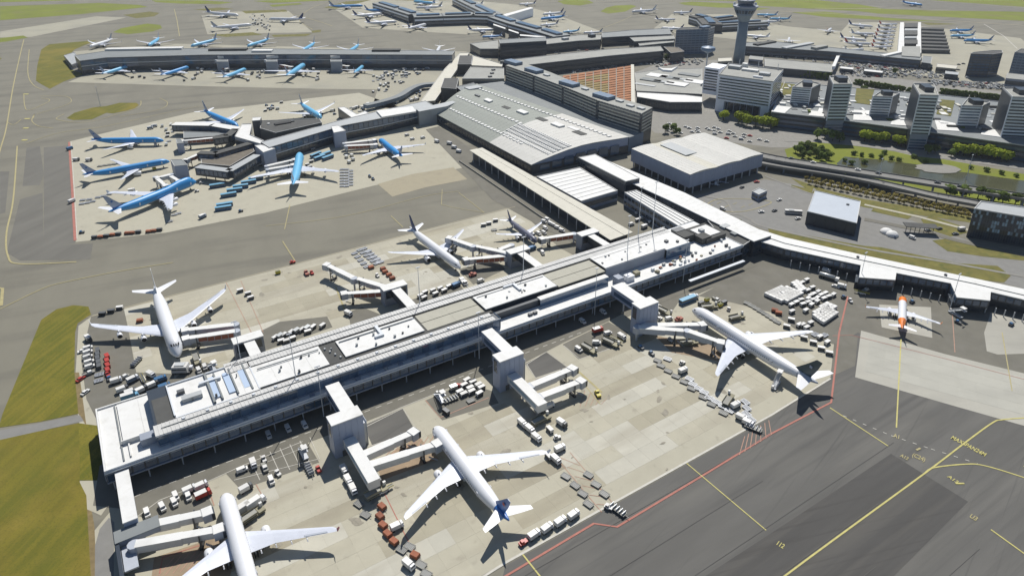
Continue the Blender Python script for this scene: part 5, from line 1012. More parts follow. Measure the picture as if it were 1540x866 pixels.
# ================================================================ AIRCRAFT (nose towards +X, origin on the ground under the middle)
TYPES = dict(   # length, fuselage radius, span, axle height, wing root x from nose, sweep tan, root chord, tip chord, engines (span fractions), fin height, tail span
 wide=dict(L=58.6, r=2.9, S=60.3, hz=5.2, wx=.33, sw=.60, rc=11.5, tc=2.4, eng=(.31,), er=1.55, el=6.0, fh=9.2, ts=19.5, wing=.035),
 long=dict(L=73.5, r=3.15, S=64.0, hz=5.6, wx=.345, sw=.66, rc=13.5, tc=2.0, eng=(.30,), er=1.9, el=6.6, fh=10.2, ts=21.5, wing=0),
 jumbo=dict(L=70.5, r=3.3, S=64.6, hz=5.8, wx=.30, sw=.80, rc=14.5, tc=3.6, eng=(.36, .66), er=1.35, el=5.6, fh=10.6, ts=22, wing=.03, hump=1),
 small=dict(L=36.5, r=1.98, S=34.6, hz=3.7, wx=.34, sw=.50, rc=6.4, tc=1.5, eng=(.33,), er=1.05, el=4.2, fh=6.0, ts=12.6, wing=.05),
 regional=dict(L=34.5, r=1.55, S=28.4, hz=3.2, wx=.36, sw=.46, rc=5.2, tc=1.3, eng=(.34,), er=.85, el=3.4, fh=5.2, ts=10.6, wing=.04))
PLANES = {}
def aerofoil(le, chord, z, th, n=4):
    """closed section ring: upper then lower side, x runs back from the leading edge"""
    pts = []
    for f, t in ((0, 0), (.08, .6), (.3, 1), (.65, .62), (1, .04)): pts.append((le[0]-f*chord, le[1], z+t*th*.5*chord))
    for f, t in ((.65, .5), (.3, .8), (.08, .5)): pts.append((le[0]-f*chord, le[1], z-t*th*.5*chord))
    return pts
def make_plane(ty, liv, far=False):
    """liv: body, belly, fin, fin2 (patch on the fin), engine, winglet, tailcone"""
    d = TYPES[ty]; L, r, hz = d['L'], d['r'], d['hz']; n = 10 if far else 18
    root = bpy.data.objects.new('parked_airliner', None); COL.objects.link(root); root.empty_display_size = 1
    X = lambda t: L/2-t*L
    prof = [(.0, .05, -.35), (.008, .28, -.30), (.022, .50, -.22), (.045, .74, -.12), (.075, .92, -.04), (.11, 1, 0), (.2, 1, 0), (.35, 1, 0), (.5, 1, 0), (.64, 1, 0), (.72, .97, .03), (.80, .82, .17), (.87, .62, .33), (.94, .37, .5), (.985, .17, .62), (1, .07, .66)]
    rings = []
    for t, k, dz in prof:
        ring = []
        hump = 0
        if d.get('hump'):
            hump = .46*max(0, min(1, (t-.015)/.06))*max(0, min(1, (.34-t)/.09))
        for i in range(n):
            a = 2*math.pi*i/n+math.pi/2; z = math.sin(a)*k*(1+(hump if math.sin(a) > 0 else 0)*1.0); ring.append((X(t), math.cos(a)*k*r*(1-.0*hump), hz+dz*r+z*r))
        rings.append(ring)
    b = MB()
    def mif(i, k):
        zc = math.sin(2*math.pi*(k+.5)/n+math.pi/2)
        if liv.get('split') and zc < liv['split']: return 1
        if liv.get('cone') and i >= len(prof)-(6 if liv.get('nose') else 4): return 2
        if liv.get('nose') and i < 6: return 2
        return 0
    b.rings(rings, 0, True, mif); body = b.build('fuselage', [liv['body'], liv.get('belly', M['belly']), liv.get('conem', liv['body'])], root, smooth=True)
    b = MB(); b.box(X(d['wx']+.09), 0, hz-r*1.12, L*.19, r*1.7, r*.8, 0, 0, .8); b.build('belly_fairing', liv.get('belly', M['white']), root)
    # cockpit glass
    b = MB(); zc = hz+r*(.36 if not d.get('hump') else .98); tt = .030 if not d.get('hump') else .046
    for s in (-1, 1):
        for k in range(2):
            a0_, a1_ = (.06, .30) if k == 0 else (.33, .62)
            kk = .66 if not d.get('hump') else .62
            q = []
            for a, tz, up in ((a0_, 0, -.11), (a1_, .010, -.11), (a1_, .010, .10), (a0_, 0, .10)):
                y = s*r*kk*math.sin(a*1.9)*1.02; x = X(tt+tz*1.3-(-up)*.0+ (up+.1)*.075); q.append((x+.12, y, zc+up*r*1.1))
            b.quad(*(q if s < 0 else q[::-1]))
    b.build('cockpit_window', M['black'], root)
    if not far:
        b = MB(); nw = int(L*.62/1.05)
        for s in (-1, 1):
            for k in range(nw):
                x = X(.11)-k*1.05
                if x < X(.78): break
                a = .24; y = s*(r*math.cos(a)+.02); z = hz+r*math.sin(a)
                b.quad(*[(x+dx, y-s*dz*.2, z+dz) for dx, dz in (((-.2, -.22), (.2, -.22), (.2, .22), (-.2, .22)) if s < 0 else ((.2, -.22), (-.2, -.22), (-.2, .22), (.2, .22)))])
        b.build('cabin_windows', M['steel_dark'], root, 'stuff')
        for s in (-1, 1):
            for t in (.10, .27, .70):
                b = MB(); x = X(t); y = s*(r*.985); b.box(x, y, hz-.7, 1.05, .12, 1.9); b.build('cabin_door', M['white_wing'], root)
    # wings
    half = d['S']/2
    def zdi(y): return hz-r*.55+(y/half)**1.25*(half*.10)
    def lead(y): return X(d['wx'])-(y-r*.5)*d['sw']
    for s in (-1, 1):
        b = MB(); rg = []
        for f in (.03, .14, .36, .62, .96, 1.0):
            y = f*half; c = d['rc']+(d['tc']-d['rc'])*f
            if f < .37: c = d['rc']*(1-.78*f/.37*.62) 
            else: k = (f-.37)/.63; c0 = d['rc']*(1-.78*.62); c = c0+(d['tc']-c0)*k
            if f == 1.0: c *= .62
            ring = aerofoil((lead(y)-(0 if f < 1 else d['tc']*.3), s*y), c, zdi(y), .13-.05*f)
            rg.append(ring if s > 0 else ring[::-1])
        b.rings(rg, 0, True); w = b.build('wing', liv.get('wing', M['white_wing']), root)
        # flap track fairings and aileron line as a darker strip
        if not far:
            for f in (.2, .36, .52, .68):
                y = f*half; k = max(0, (f-.37)/.63); c0 = d['rc']*(1-.78*.62); c = (d['rc']*(1-.78*f/.37*.62)) if f < .37 else c0+(d['tc']-c0)*k
                xt = lead(y)-c; b = MB(); b.box(xt+.2, s*y, zdi(y)-.75, 3.2, .42, .55, 0, 0, .6); b.build('flap_fairing', M['white'], w)
            b = MB(); y0, y1 = .66*half, .9*half
            q = []
            for y, off in ((y0, 1.1), (y1, .9), (y1, .25), (y0, .25)):
                f = y/half; k = (f-.37)/.63; c0 = d['rc']*(1-.78*.62); c = c0+(d['tc']-c0)*k; q.append((lead(y)-c+off, s*y, zdi(y)+.16))
            b.quad(*(q if s < 0 else q[::-1])); b.build('aileron', M['belly'], w)
        if d['wing']:
            b = MB(); hh = d['S']*d['wing']; y = half; x = lead(y)-d['tc']*.4
            b.rings([[(x, s*(y-.05), zdi(y)-.1), (x-d['tc']*.6, s*(y-.05), zdi(y)-.1), (x-d['tc']*.6, s*(y+.12), zdi(y)-.1), (x, s*(y+.12), zdi(y)-.1)], [(x-hh*.75, s*(y+hh*.28), zdi(y)+hh), (x-hh*.75-d['tc']*.28, s*(y+hh*.28), zdi(y)+hh), (x-hh*.75-d['tc']*.28, s*(y+hh*.28+.08), zdi(y)+hh), (x-hh*.75, s*(y+hh*.28+.08), zdi(y)+hh)]])
            b.build('winglet', liv.get('winglet', M['white']), w)
        for f in d['eng']:
            y = f*half; k = max(0, (f-.37)/.63); x0 = lead(y)+d['el']*.55; er = d['er']*(.95 if f > .5 else 1); ez = zdi(y)-er*1.25-.15; m = 10 if far else 16
            b = MB(); pr = [(0, .86), (.05, .98), (.25, 1.06), (.6, .96), (.8, .72), (1, .40)]
            b.rings([[(x0-t*d['el'], s*y+er*q*math.cos(2*math.pi*i/m), ez+er*q*math.sin(2*math.pi*i/m)) for i in range(m)] for t, q in pr], 0, False)
            e = b.build('engine', liv.get('engine', M['white']), root, smooth=True)
            b = MB(); b.add([(x0-.35, s*y+er*.86*math.cos(2*math.pi*i/m), ez+er*.86*math.sin(2*math.pi*i/m)) for i in range(m)], [tuple(range(m))]); b.add([(x0-d['el']*.98, s*y+er*.42*math.cos(2*math.pi*i/m), ez+er*.42*math.sin(2*math.pi*i/m)) for i in range(m)], [tuple(reversed(range(m)))]); b.build('fan', M['black'], e)
            b = MB(); b.box(x0-d['el']*.72, s*y, ez+er*.7, d['el']*.75, .38, max(.5, zdi(y)-ez-er*.55)); b.build('pylon', M['white'], e)
    # fin and tailplanes
    b = MB(); fx = X(.845); fz = hz+r*.72; fh = d['fh']; c0 = L*.105; c1 = c0*.36
    def finring(h, le, c, th): return [(le-f*c, sd*th*c*t, h) for f, t, sd in ((0, 0, 1), (.25, .5, 1), (.7, .35, 1), (1, .02, 1), (1, .02, -1), (.7, .35, -1), (.25, .5, -1))]
    b.rings([finring(fz-.6, fx+c0*.35, c0*1.3, .07), finring(fz+fh*.12, fx-.2, c0, .09), finring(fz+fh*.55, fx-fh*.45, (c0+c1)*.52, .08), finring(fz+fh, fx-fh*.86, c1, .08)], 0, True, lambda i, k: (1 if i == 0 and liv.get('fin2') else 0))
    fin = b.build('tail_fin', [liv['fin'], liv.get('fin2', liv['fin'])], root)
    if liv.get('emblem'):
        for s in (-1, 1):
            b = MB(); cx_, cz_ = fx-fh*.52-c0*.22, fz+fh*.55; q = [(cx_+1.0*math.cos(k*math.pi/4)*(1 if k % 2 else .62), s*.46, cz_+.9*math.sin(k*math.pi/4)*(1 if k % 2 else .62)) for k in range(8)]; b.add(q if s < 0 else q[::-1], [tuple(range(8))]); b.build('fin_emblem', liv['emblem'], fin)
    for s in (-1, 1):
        b = MB(); rg = []; th_ = d['ts']/2; tx = X(.865); tz = hz+r*.52
        for f, c in ((.06, c0*.86), (.55, c0*.6), (1.0, c0*.32)):
            rr_ = aerofoil((tx-f*th_*.66, s*f*th_), c, tz+f*th_*.10, .09); rg.append(rr_ if s > 0 else rr_[::-1])
        b.rings(rg); b.build('tailplane', liv.get('tail', M['white']), root)
    # undercarriage
    b = MB(); gx = X(.085); b.tube([(gx, 0, .5), (gx, 0, hz-r*.8)], .16, 6); g = b.build('nose_gear', M['steel'], root); b = MB()
    for s in (-1, 1): b.tube([(gx, s*.2, .5), (gx, s*.55, .5)], .5, 10)
    b.build('nose_wheels', M['black'], g)
    for s in (-1, 1):
        gx = X(d['wx']+.16); gy = s*r*1.55; b = MB(); b.tube([(gx, gy, .6), (gx, gy*.9, hz-r*.4)], .24, 6); g = b.build('main_gear', M['steel'], root); b = MB()
        for dx in (-.8, .8):
            for dy in (-.5, .5): b.tube([(gx+dx, gy+dy-.2, .6), (gx+dx, gy+dy+.2, .6)], .6, 10)
        b.build('main_wheels', M['black'], g)
    return register(root)
def liv(body='white', belly='white', fin='white', **k):
    d = dict(body=M[body], belly=M[belly], fin=M[fin])
    for q, v in k.items(): d[q] = M[v] if isinstance(v, str) and v in M else v
    return d
LIV = dict(
 white=liv(), cs=liv(belly='belly', fin='fin_blue', emblem='red', fin2='fin_blue', cone=1, conem='fin_blue'), teal=liv(belly='belly', fin='fin_teal', fin2='fin_teal', emblem='wall_panel', conem='belly', cone=1),
 redtip=liv(winglet='red', fin='red'), orange=liv(fin='orange', fin2='orange', cone=1, nose=1, conem='orange', winglet='orange', emblem='white'), navytail=liv(fin='navy', belly='belly'), slate=liv(body='dark_body', belly='belly', fin='navy', fin2='dark_body'),
 klm=liv(body='klm', belly='belly', split=-.42, fin='fin_grey', fin2='fin_blue', emblem='fin_blue', conem='klm', engine='white'), klmp=liv(body='klm_pale', belly='belly', split=-.42, fin='fin_grey', fin2='klm_pale', engine='white'), redtail=liv(fin='red', fin2='red'), lilac=liv(fin='belly', belly='belly'))
def plane(ty, lv, nose, tail, label, group=None, far=False, L=None, sc=None, zt=None):
    d = TYPES[ty]; key = (ty, lv, far)
    a = P(nose[0], nose[1], d['hz']-.3*d['r']); b = P(tail[0], tail[1], d['hz']+.6*d['r']); a.z = b.z = 0; v = a-b; h = math.atan2(v.y, v.x)
    s = sc if sc else max(.84, min(1.12, v.length/d['L'])); s = s if s < .97 or s > 1.03 else 1.0
    c = a-v.normalized()*(d['L']*s/2)
    if key not in PLANES:
        t = PLANES[key] = make_plane(ty, LIV[lv], far); t.location = (c.x, c.y, .15); t.rotation_euler = (0, 0, h); t.scale = (s, s, s)
    else: t = copy_thing(PLANES[key], (c.x, c.y, .15), h); t.scale = (s, s, s)
    tag(t, label, 'airliner')
    if group: t['group'] = group
    elif 'group' in t: del t['group']
    return t
G1 = 'airliners parked round the near pier'
plane('wide', 'cs', (653, 643), (766, 784), 'white twin engine airliner with deep blue tail fin at the lower middle stand', G1)
plane('wide', 'redtip', (338.5, 743), (384, 906), 'white twin jet with red wingtip cut off by the bottom picture edge', G1, sc=1.0)
plane('long', 'teal', (1041, 466), (1230, 578), 'long white twin jet with dark green tail fin on the right of the apron', G1)
plane('jumbo', 'white', (268, 536), (232, 430), 'all white four engine jumbo with humped nose pointing down at the left', G1, sc=.97)
plane('long', 'navytail', (692, 402), (617, 340), 'white twin jet with navy tail behind the middle of the near pier', G1)
plane('small', 'slate', (807, 365), (769, 333), 'small dark slate airliner beside the pier root bridges', G1, sc=1.0)
plane('small', 'orange', (1357, 448), (1357, 492), 'white narrow body jet with orange nose and tail by the low right pier', None, sc=1.0)
G2 = 'blue airliners at the middle pier'
plane('long', 'klm', (246, 211), (136, 208), 'uppermost long blue twin jet at the left tip of the middle pier', G2)
plane('long', 'klm', (255, 242), (123, 261), 'long blue twin jet, middle one of three lying side by side at the left', G2)
plane('jumbo', 'klm', (295, 273), (156, 322), 'blue four engine jumbo, lowest of three lying side by side at the left', G2, sc=1.0)
plane('jumbo', 'klmp', (452, 235), (439, 285), 'light blue four engine jumbo seen tail on with both wings spread', G2, sc=1.0)
plane('long', 'klm', (358, 191), (308, 166), 'blue twin jet with its nose tucked behind the upper gallery arm', G2, sc=.92)
plane('wide', 'klmp', (483, 178), (449, 153), 'pale blue twin jet nosing in behind the dark brown lounge block', G2, sc=.95)
plane('wide', 'klm', (571, 211), (606, 235), 'bright blue twin jet on the right of the middle pier, tail to the viewer', G2, sc=.92)
G3 = 'blue airliners at the far pier'
names = ('first', 'second', 'third', 'fourth', 'fifth', 'sixth')
for i, (ty, n, t, s) in enumerate((('wide', (197, 99), (152, 110), None), ('wide', (284, 101), (246, 110), None), ('wide', (370, 104), (335, 115), None), ('wide', (458, 99), (430, 115), None), ('small', (546, 101), (528, 114), 1.1))):
    plane(ty, 'klmp' if i != 1 else 'klm', n, t, 'sky blue jet, %s from the left in the row before the far pier' % names[i], G3, True, sc=s)
for i, (n, t, lv) in enumerate((((135, 71), (158, 61), 'lilac'), ((224, 69), (233, 60), 'klmp'), ((287, 70), (312, 61), 'klmp'), ((372, 70), (396, 60), 'klmp'), ((455, 77), (477, 61), 'klmp'), ((523, 80), (538, 67), 'klmp'), ((656, 80), (660, 70), 'white'))):
    plane('wide', lv, n, t, ('sky blue' if lv == 'klmp' else 'white')+' jet, %s from the left in the row behind the far pier' % (names+('seventh',))[i], G3, True, sc=.85 if i != 6 else .75)
G4 = 'airliners on the remote stand at the top left'
for n, t, lv, lab in (((359, 24), (309, 18), 'navytail', 'white jet with navy tail, upper of two on the remote stand'), ((379, 37.5), (321, 40), 'lilac', 'white jet with grey tail, lower of two on the remote stand'), ((404, 29), (436, 27), 'navytail', 'white jet facing left on the right half of the remote stand')):
    plane('long', lv, n, t, lab, G4, True)
G5 = 'airliners around the forked back pier'
for ty, n, t, lv, lab in (('long', (546, 9), (505, 8), 'klm', 'dark blue long jet, topmost left of the forked back pier'), ('wide', (575, 21.5), (531, 23), 'navytail', 'white jet with navy tail, upper one left of the forked pier'), ('wide', (597, 33), (550, 34), 'navytail', 'white jet with navy tail, lower one left of the forked pier'), ('wide', (641, 37), (616, 41), 'navytail', 'white jet nosing up to the stem of the forked pier'), ('small', (743, 46), (695, 46), 'navytail', 'white jet with dark tail right of the forked pier stem'), ('small', (725, 56), (754, 53), 'klm', 'blue jet facing left beside the pale terminal roof'), ('small', (700, 6), (727, 6), 'lilac', 'white jet with lilac tail at the top of the forked pier'), ('small', (780, 7), (806, 5), 'navytail', 'white jet with dark tail at the very top right of the fork'), ('wide', (813, 29), (846, 23.5), 'klm', 'blue jet tail outwards on the right arm of the forked pier'), ('small', (816, 23), (861, 18), 'navytail', 'white jet with tall navy fin behind the blue jet on the fork'), ('small', (812, 39), (840, 35), 'navytail', 'white jet with navy fin below the blue jet on the fork'), ('small', (846, 49), (870, 45), 'klmp', 'small light blue jet near the root of the forked pier'), ('small', (877, 50), (906, 47), 'lilac', 'white jet with lilac fin near the pale terminal roof'), ('wide', (622, 3), (655, 5), 'klmp', 'pale jet, upper of two behind the left fork arm'), ('wide', (625, 12), (660, 9), 'lilac', 'white jet, lower of two behind the left fork arm'), ('wide', (590, 16), (560, 14), 'klm', 'blue jet squeezed against the left fork arm')):
    plane(ty, lv, n, t, lab, G5, True)
G6 = 'airliners beyond the control tower'
for ty, n, t, lv, lab in (('wide', (950, 18), (980, 14), 'white', 'white jet taxiing alone by the oval grass at the top'), ('small', (994, 43), (1013, 42), 'navytail', 'white jet with dark fin behind the blue hotel slab'), ('small', (1012, 20), (1040, 18), 'navytail', 'white jet left of the dark curved pier'), ('small', (1016, 30), (985, 29), 'navytail', 'white jet with dark fin left of the hotel slab top'), ('small', (1138, 23), (1159, 22), 'klmp', 'pale jet with blue fin, topmost right of the tower'), ('small', (1157, 29), (1187, 28), 'klmp', 'pale jet with blue fin farthest right of the tower cluster'), ('small', (1140, 33), (1172, 32), 'lilac', 'white jet in the middle of the tower cluster'), ('small', (1127, 42), (1158, 39), 'klm', 'dark blue jet in the tower cluster'), ('small', (1121, 54), (1141, 54), 'white', 'white jet lowest in the tower cluster'), ('small', (1187, 58), (1185, 65), 'white', 'white jet facing away alone on the tan apron'), ('small', (1250, 44), (1241, 49), 'redtail', 'white jet with red tail on the tan apron edge')):
    plane(ty, lv, n, t, lab, G6, True, sc=.95 if ty == 'small' else None)
G7 = 'jets in the far right aircraft park'
for i in range(7):
    y = 37+i*5.6; lv = 'redtail' if i not in (1, 4) else 'navytail'; plane('regional', lv, (1350-i*1.2, y), (1325-i*1.6, y-.4), 'small white jet with %s tail, %s from the back, left of the striped spine' % ('red' if lv == 'redtail' else 'dark', (names+('seventh',))[i]), G7, True, sc=1.0)
for i, (n, t, lv) in enumerate((((1313, 41), (1284, 37), 'navytail'), ((1303, 62), (1272, 57), 'navytail'), ((1310, 67), (1270, 64), 'redtail'), ((1299, 75), (1282, 75), 'white'), ((1316, 52), (1292, 50), 'lilac'))):
    plane('small', lv, n, t, 'white jet with %s tail, %s in the outer left row of the far park' % ({'navytail': 'dark', 'redtail': 'red', 'white': 'white', 'lilac': 'lilac'}[lv], names[i]), G7, True, sc=1.0)
for i, (n, t, lv) in enumerate((((1428, 47), (1464, 45), 'klm'), ((1429, 55), (1466, 53), 'klmp'), ((1449, 62), (1493, 61), 'klm'))):
    plane('small', lv, n, t, 'blue jet, %s of three at the right side of the far park' % ('top', 'middle', 'lowest')[i], G7, True)
plane('small', 'klm', (1387, 9), (1346, 2), 'dark blue jet rolling along the runway at the top right', None, True)
# ================================================================ PASSENGER BRIDGES
def bridge(pa, pb, label, z=6.6, side='bridge_white', panel=None, roof='roof_white', w=3.1, cab=True, open_=False):
    """boarding bridge from its fixed end pa to its cab end pb (px on the roof line)"""
    a, b = P(pa[0], pa[1], z), P(pb[0], pb[1], z); a.z = b.z = 0; d = b-a; L = d.length; d.normalize(); an = math.atan2(d.y, d.x); h = 3.0
    t = thing('passenger_bridge', label, 'boarding bridge', (a.x, a.y, 0), an, 'boarding bridges at the piers')
    f = .52
    for (x0, x1, ww, hh, nm) in ((0, L*f, w, h, 'tunnel'), (L*f, L-3.2, w-.36, h-.3, 'inner_tunnel')):
        m = MB(); m.box((x0+x1)/2, 0, z-hh-.1, x1-x0, ww, hh-.25); o = m.build(nm, M[side], t); m = MB(); m.box((x0+x1)/2, 0, z-.35, x1-x0, ww+.25, .35); m.build('tunnel_roof', M[roof], t)
        n = max(2, int((x1-x0)/3.0))
        if open_:
            for k in range(n):
                for s in (-1, 1): m = MB(); m.box(x0+(k+.5)*(x1-x0)/n, s*ww/2, z-hh+.5, (x1-x0)/n*.8, .12, hh-1.3); m.build('glass_panel', M['bridge_glass'], o)
        else:
            for k in range(n):
                for s in (-1, 1): m = MB(); m.box(x0+(k+.5)*(x1-x0)/n, s*ww/2, z-hh+.2, (x1-x0)/n*.93, .1, hh-.55); m.build('side_panel', M[panel] if panel and (nm == 'tunnel' or k < n*.5) else M[side], o)
    m = MB(); m.rings([[(2.1*math.cos(k*math.pi/5)-.5, 2.1*math.sin(k*math.pi/5), q) for k in range(10)] for q in (z-3.3, z-.1)]); m.build('rotunda', M['bridge_grey'], t); m = MB(); m.tube([(-.5, 0, 0), (-.5, 0, z-3.3)], .55, 8); m.build('rotunda_column', M['steel'], t)
    if cab:
        m = MB(); m.box(L-1.9, 0, z-3.2, 3.4, 4.0, 3.3, .25); c = m.build('cab', M['bridge_grey'], t); m = MB(); m.box(L-.2, .2, z-3.1, 1.1, 3.6, 3.0, .25); m.build('hood', M['wall_dark'], c); m = MB(); m.box(L-1.9, 0, z+.1, 3.5, 4.1, .2, .25); m.build('cab_roof', M[roof], c)
    x = L*.72; m = MB()
    for s in (-1, 1): m.box(x, s*1.9, .9, .5, .35, z-.6)
    m.box(x, 0, z-4.0, .6, 4.2, .5); g = m.build('lift_frame', M['steel_dark'], t); m = MB(); m.box(x, 0, .5, 1.2, 4.6, .5)
    for s in (-1, 1): m.tube([(x, s*1.2-.3, .55), (x, s*1.2+.3, .55)], .55, 10)
    m.build('wheel_bogie', M['black'], g)
    m = MB(); m.box(L*.86, -2.0, .2, 4.2, .9, .15); st = MB()
    for k in range(8): st.box(L*.9-k*.45, -2.3, .3+k*.38, .5, .9, .08)
    st.build('service_steps', M['steel'], t)
    return t
bridge((214, 790), (320, 767), 'upper white bridge reaching right at the bottom left stand')
bridge((203, 817), (337, 793), 'lower white bridge with rusty panel docked to the bottom left jet', panel=None)
bridge((546, 682), (628, 646), 'upper white bridge beside the nose of the jet with deep blue fin'); bridge((558, 697), (664, 664), 'lower white bridge docked to the jet with deep blue fin')
bridge((800, 578), (866, 551), 'upper white bridge at the empty middle stand'); bridge((815, 594), (879, 570), 'lower white bridge at the empty middle stand')
bridge((963, 488), (1062, 487), 'straight white bridge to the nose of the jet with dark green fin', 7.4, 'bridge_grey'); bridge((960, 491), (1038, 497), 'inner half of the long two part bridge beside the jet with dark green fin', 8.2, 'bridge_grey', cab=False); bridge((1036, 497), (1090, 516), 'outer half of the two part bridge touching the jet with dark green fin', 8.4, 'bridge_grey', w=3.0)
bridge((352, 487), (272, 496), 'upper pale bridge docked to the white jumbo', 7, 'bridge_grey'); bridge((353, 497), (273, 509), 'lower pale bridge with rusty panel docked to the white jumbo', 6.6, 'bridge_grey', 'rust_bridge')
bridge((577, 430), (530, 416), 'glass sided grey bridge folded at the empty upper stand', 8, 'bridge_grey', open_=True, cab=False); bridge((531, 417), (488, 396), 'outer end of the glass sided grey bridge at the empty upper stand', 8.4, 'bridge_grey', open_=True); bridge((575, 437), (512, 441), 'rusty red sided bridge at the empty upper stand', 6.8, 'bridge_white', 'rust_bridge')
bridge((760, 379), (708, 368), 'glass sided grey bridge behind the white jet with navy tail', 8, 'bridge_grey', open_=True, cab=False); bridge((710, 369), (672, 356), 'outer end of the grey bridge lying over the wing of the jet with navy tail', 8.6, 'bridge_grey', open_=True); bridge((759, 384), (696, 390), 'rusty red sided bridge docked to the jet with navy tail', 6.8, 'bridge_white', 'rust_bridge')
bridge((862, 351), (811, 359), 'orange red sided bridge docked to the small slate airliner', 6.4, 'bridge_white', 'rust_bridge'); bridge((768, 368), (745, 377), 'short white bridge below the small slate airliner', 6, cab=False)
bridge((322, 207), (270, 212), 'rusty red sided bridge near the uppermost long blue jet', 8, 'bridge_white', 'rust_bridge'); bridge((302, 230), (277, 241), 'short rusty red bridge at the nose of the middle long blue jet', 8.5, 'bridge_white', 'rust_bridge')
bridge((256, 262), (233, 268), 'thin white bridge over the blue jumbo, upper branch', 8.6); bridge((234, 266), (250, 280), 'thin white bridge onto the roof side of the blue jumbo', 8.6, w=2.6); bridge((256, 264), (271, 273), 'thin white bridge to the forward door of the blue jumbo', 8, w=2.6)
bridge((402, 249), (446, 239), 'upper white bridge to the light blue jumbo seen tail on', 6.6); bridge((404, 254), (444, 247), 'lower white bridge to the light blue jumbo seen tail on', 6.6, panel=None)
bridge((519, 215), (566, 210), 'upper pale bridge to the bright blue jet right of the middle pier', 6.6); bridge((522, 219), (568, 217), 'lower pale bridge with rusty panels to the bright blue jet', 6.4, panel='rust_bridge')
for x0, x1, y0, y1, lab in ((238, 262, 88, 84, 'pink white bridge on the roof line of the far pier, left one'), (326, 347, 90, 85, 'pink white bridge above the third sky blue jet'), (400, 422, 90, 84, 'pink white bridge above the head-on sky blue jet'), (421, 440, 97, 101, 'short rusty bridge at the head-on sky blue jet'), (331, 342, 99, 104, 'short rusty bridge at the third sky blue jet'), (508, 525, 97, 100, 'short rusty bridge at the small pale jet')):
    bridge((x0, y0), (x1, y1), lab, 12 if y0 < 95 else 6, panel='rust_bridge')

# ================================================================ APRON VEHICLES AND EQUIPMENT
PROTO = {}
def proto(nm, parts, wheels=(), wr=.4, cat=None):
    """parts: (name, material, [(x, y, z, sx, sy, sz, top taper)], sub-parts); wheels: (x, y)"""
    t = bpy.data.objects.new(nm, None); COL.objects.link(t); t['category'] = cat or nm.replace('_', ' ')
    for p in parts:
        b = MB()
        for q in p[2]: b.box(q[0], q[1], q[2], q[3], q[4], q[5], 0, 0, q[6] if len(q) > 6 else 1)
        o = b.build(p[0], M[p[1]], t)
        for s in (p[3] if len(p) > 3 else ()):
            b = MB()
            for q in s[2]: b.box(q[0], q[1], q[2], q[3], q[4], q[5], 0, 0, q[6] if len(q) > 6 else 1)
            b.build(s[0], M[s[1]], o)
    me = None
    for (x, y) in wheels:
        if me is None:
            b = MB(); b.tube([(0, -.14, 0), (0, .14, 0)], wr, 8); o = b.build('wheel', M['black'], t); me = o.data
        else: o = bpy.data.objects.new('wheel', me); COL.objects.link(o); o.parent = t
        o.location = (x, y, wr)
    return register(t)
W4 = lambda l, w: [(l, w), (l, -w), (-l, w), (-l, -w)]
def cart(nm, top, side='steel_dark', L=3.3, w=1.75, h=1.9): return lambda: proto(nm, [('chassis', 'steel_dark', [(0, 0, .35, L, w*.9, .2), (L/2+.5, 0, .4, 1.1, .12, .1)]), ('load_box', side, [(0, 0, .55, L*.96, w*.96, h-.75)]), ('canopy', top, [(0, 0, h-.2, L, w+.08, .22), (-L/2+.05, 0, .55, .1, w, h-.75), (L/2-.05, 0, .55, .1, w, h-.75)])], W4(L*.36, w*.42), .3, 'baggage cart')
def dolly(nm, m, load=None): return lambda: proto(nm, [('frame', m, [(0, 1.2, .42, 3.6, .22, .22), (0, -1.2, .42, 3.6, .22, .22), (1.75, 0, .42, .22, 2.5, .22), (-1.75, 0, .42, .22, 2.5, .22), (2.3, 0, .42, 1.1, .14, .12)]), ('roller_deck', 'steel_dark', [(0, 0, .40, 3.4, 2.3, .10)]), ('cross_bar', m, [(k*.62-1.25, 0, .5, .2, 2.3, .12) for k in range(5)])]+([('load', load, [(0, 0, .62, 3.0, 2.2, 1.7)])] if load else []), W4(1.3, .95), .28, 'dolly')
def box_truck(nm, body, cabm='white', L=8.0, w=2.45, h=3.5): return lambda: proto(nm, [('chassis', 'steel_dark', [(0, 0, .55, L, w*.8, .3)]), ('box', body, [(-L*.14, 0, .9, L*.7, w, h-.9)], [('roof_panel', 'white_cart' if body != 'blue_v' else 'blue_v', [(-L*.14, 0, h, L*.68, w*.96, .08)])]), ('cab', cabm, [(L*.37, 0, .55, L*.2, w*.95, 1.0), (L*.36, 0, 1.55, L*.17, w*.92, .95, .85)], [('windscreen', 'glass', [(L*.445, 0, 1.65, .12, w*.8, .7)])])], W4(L*.33, w*.42), .45, 'truck')
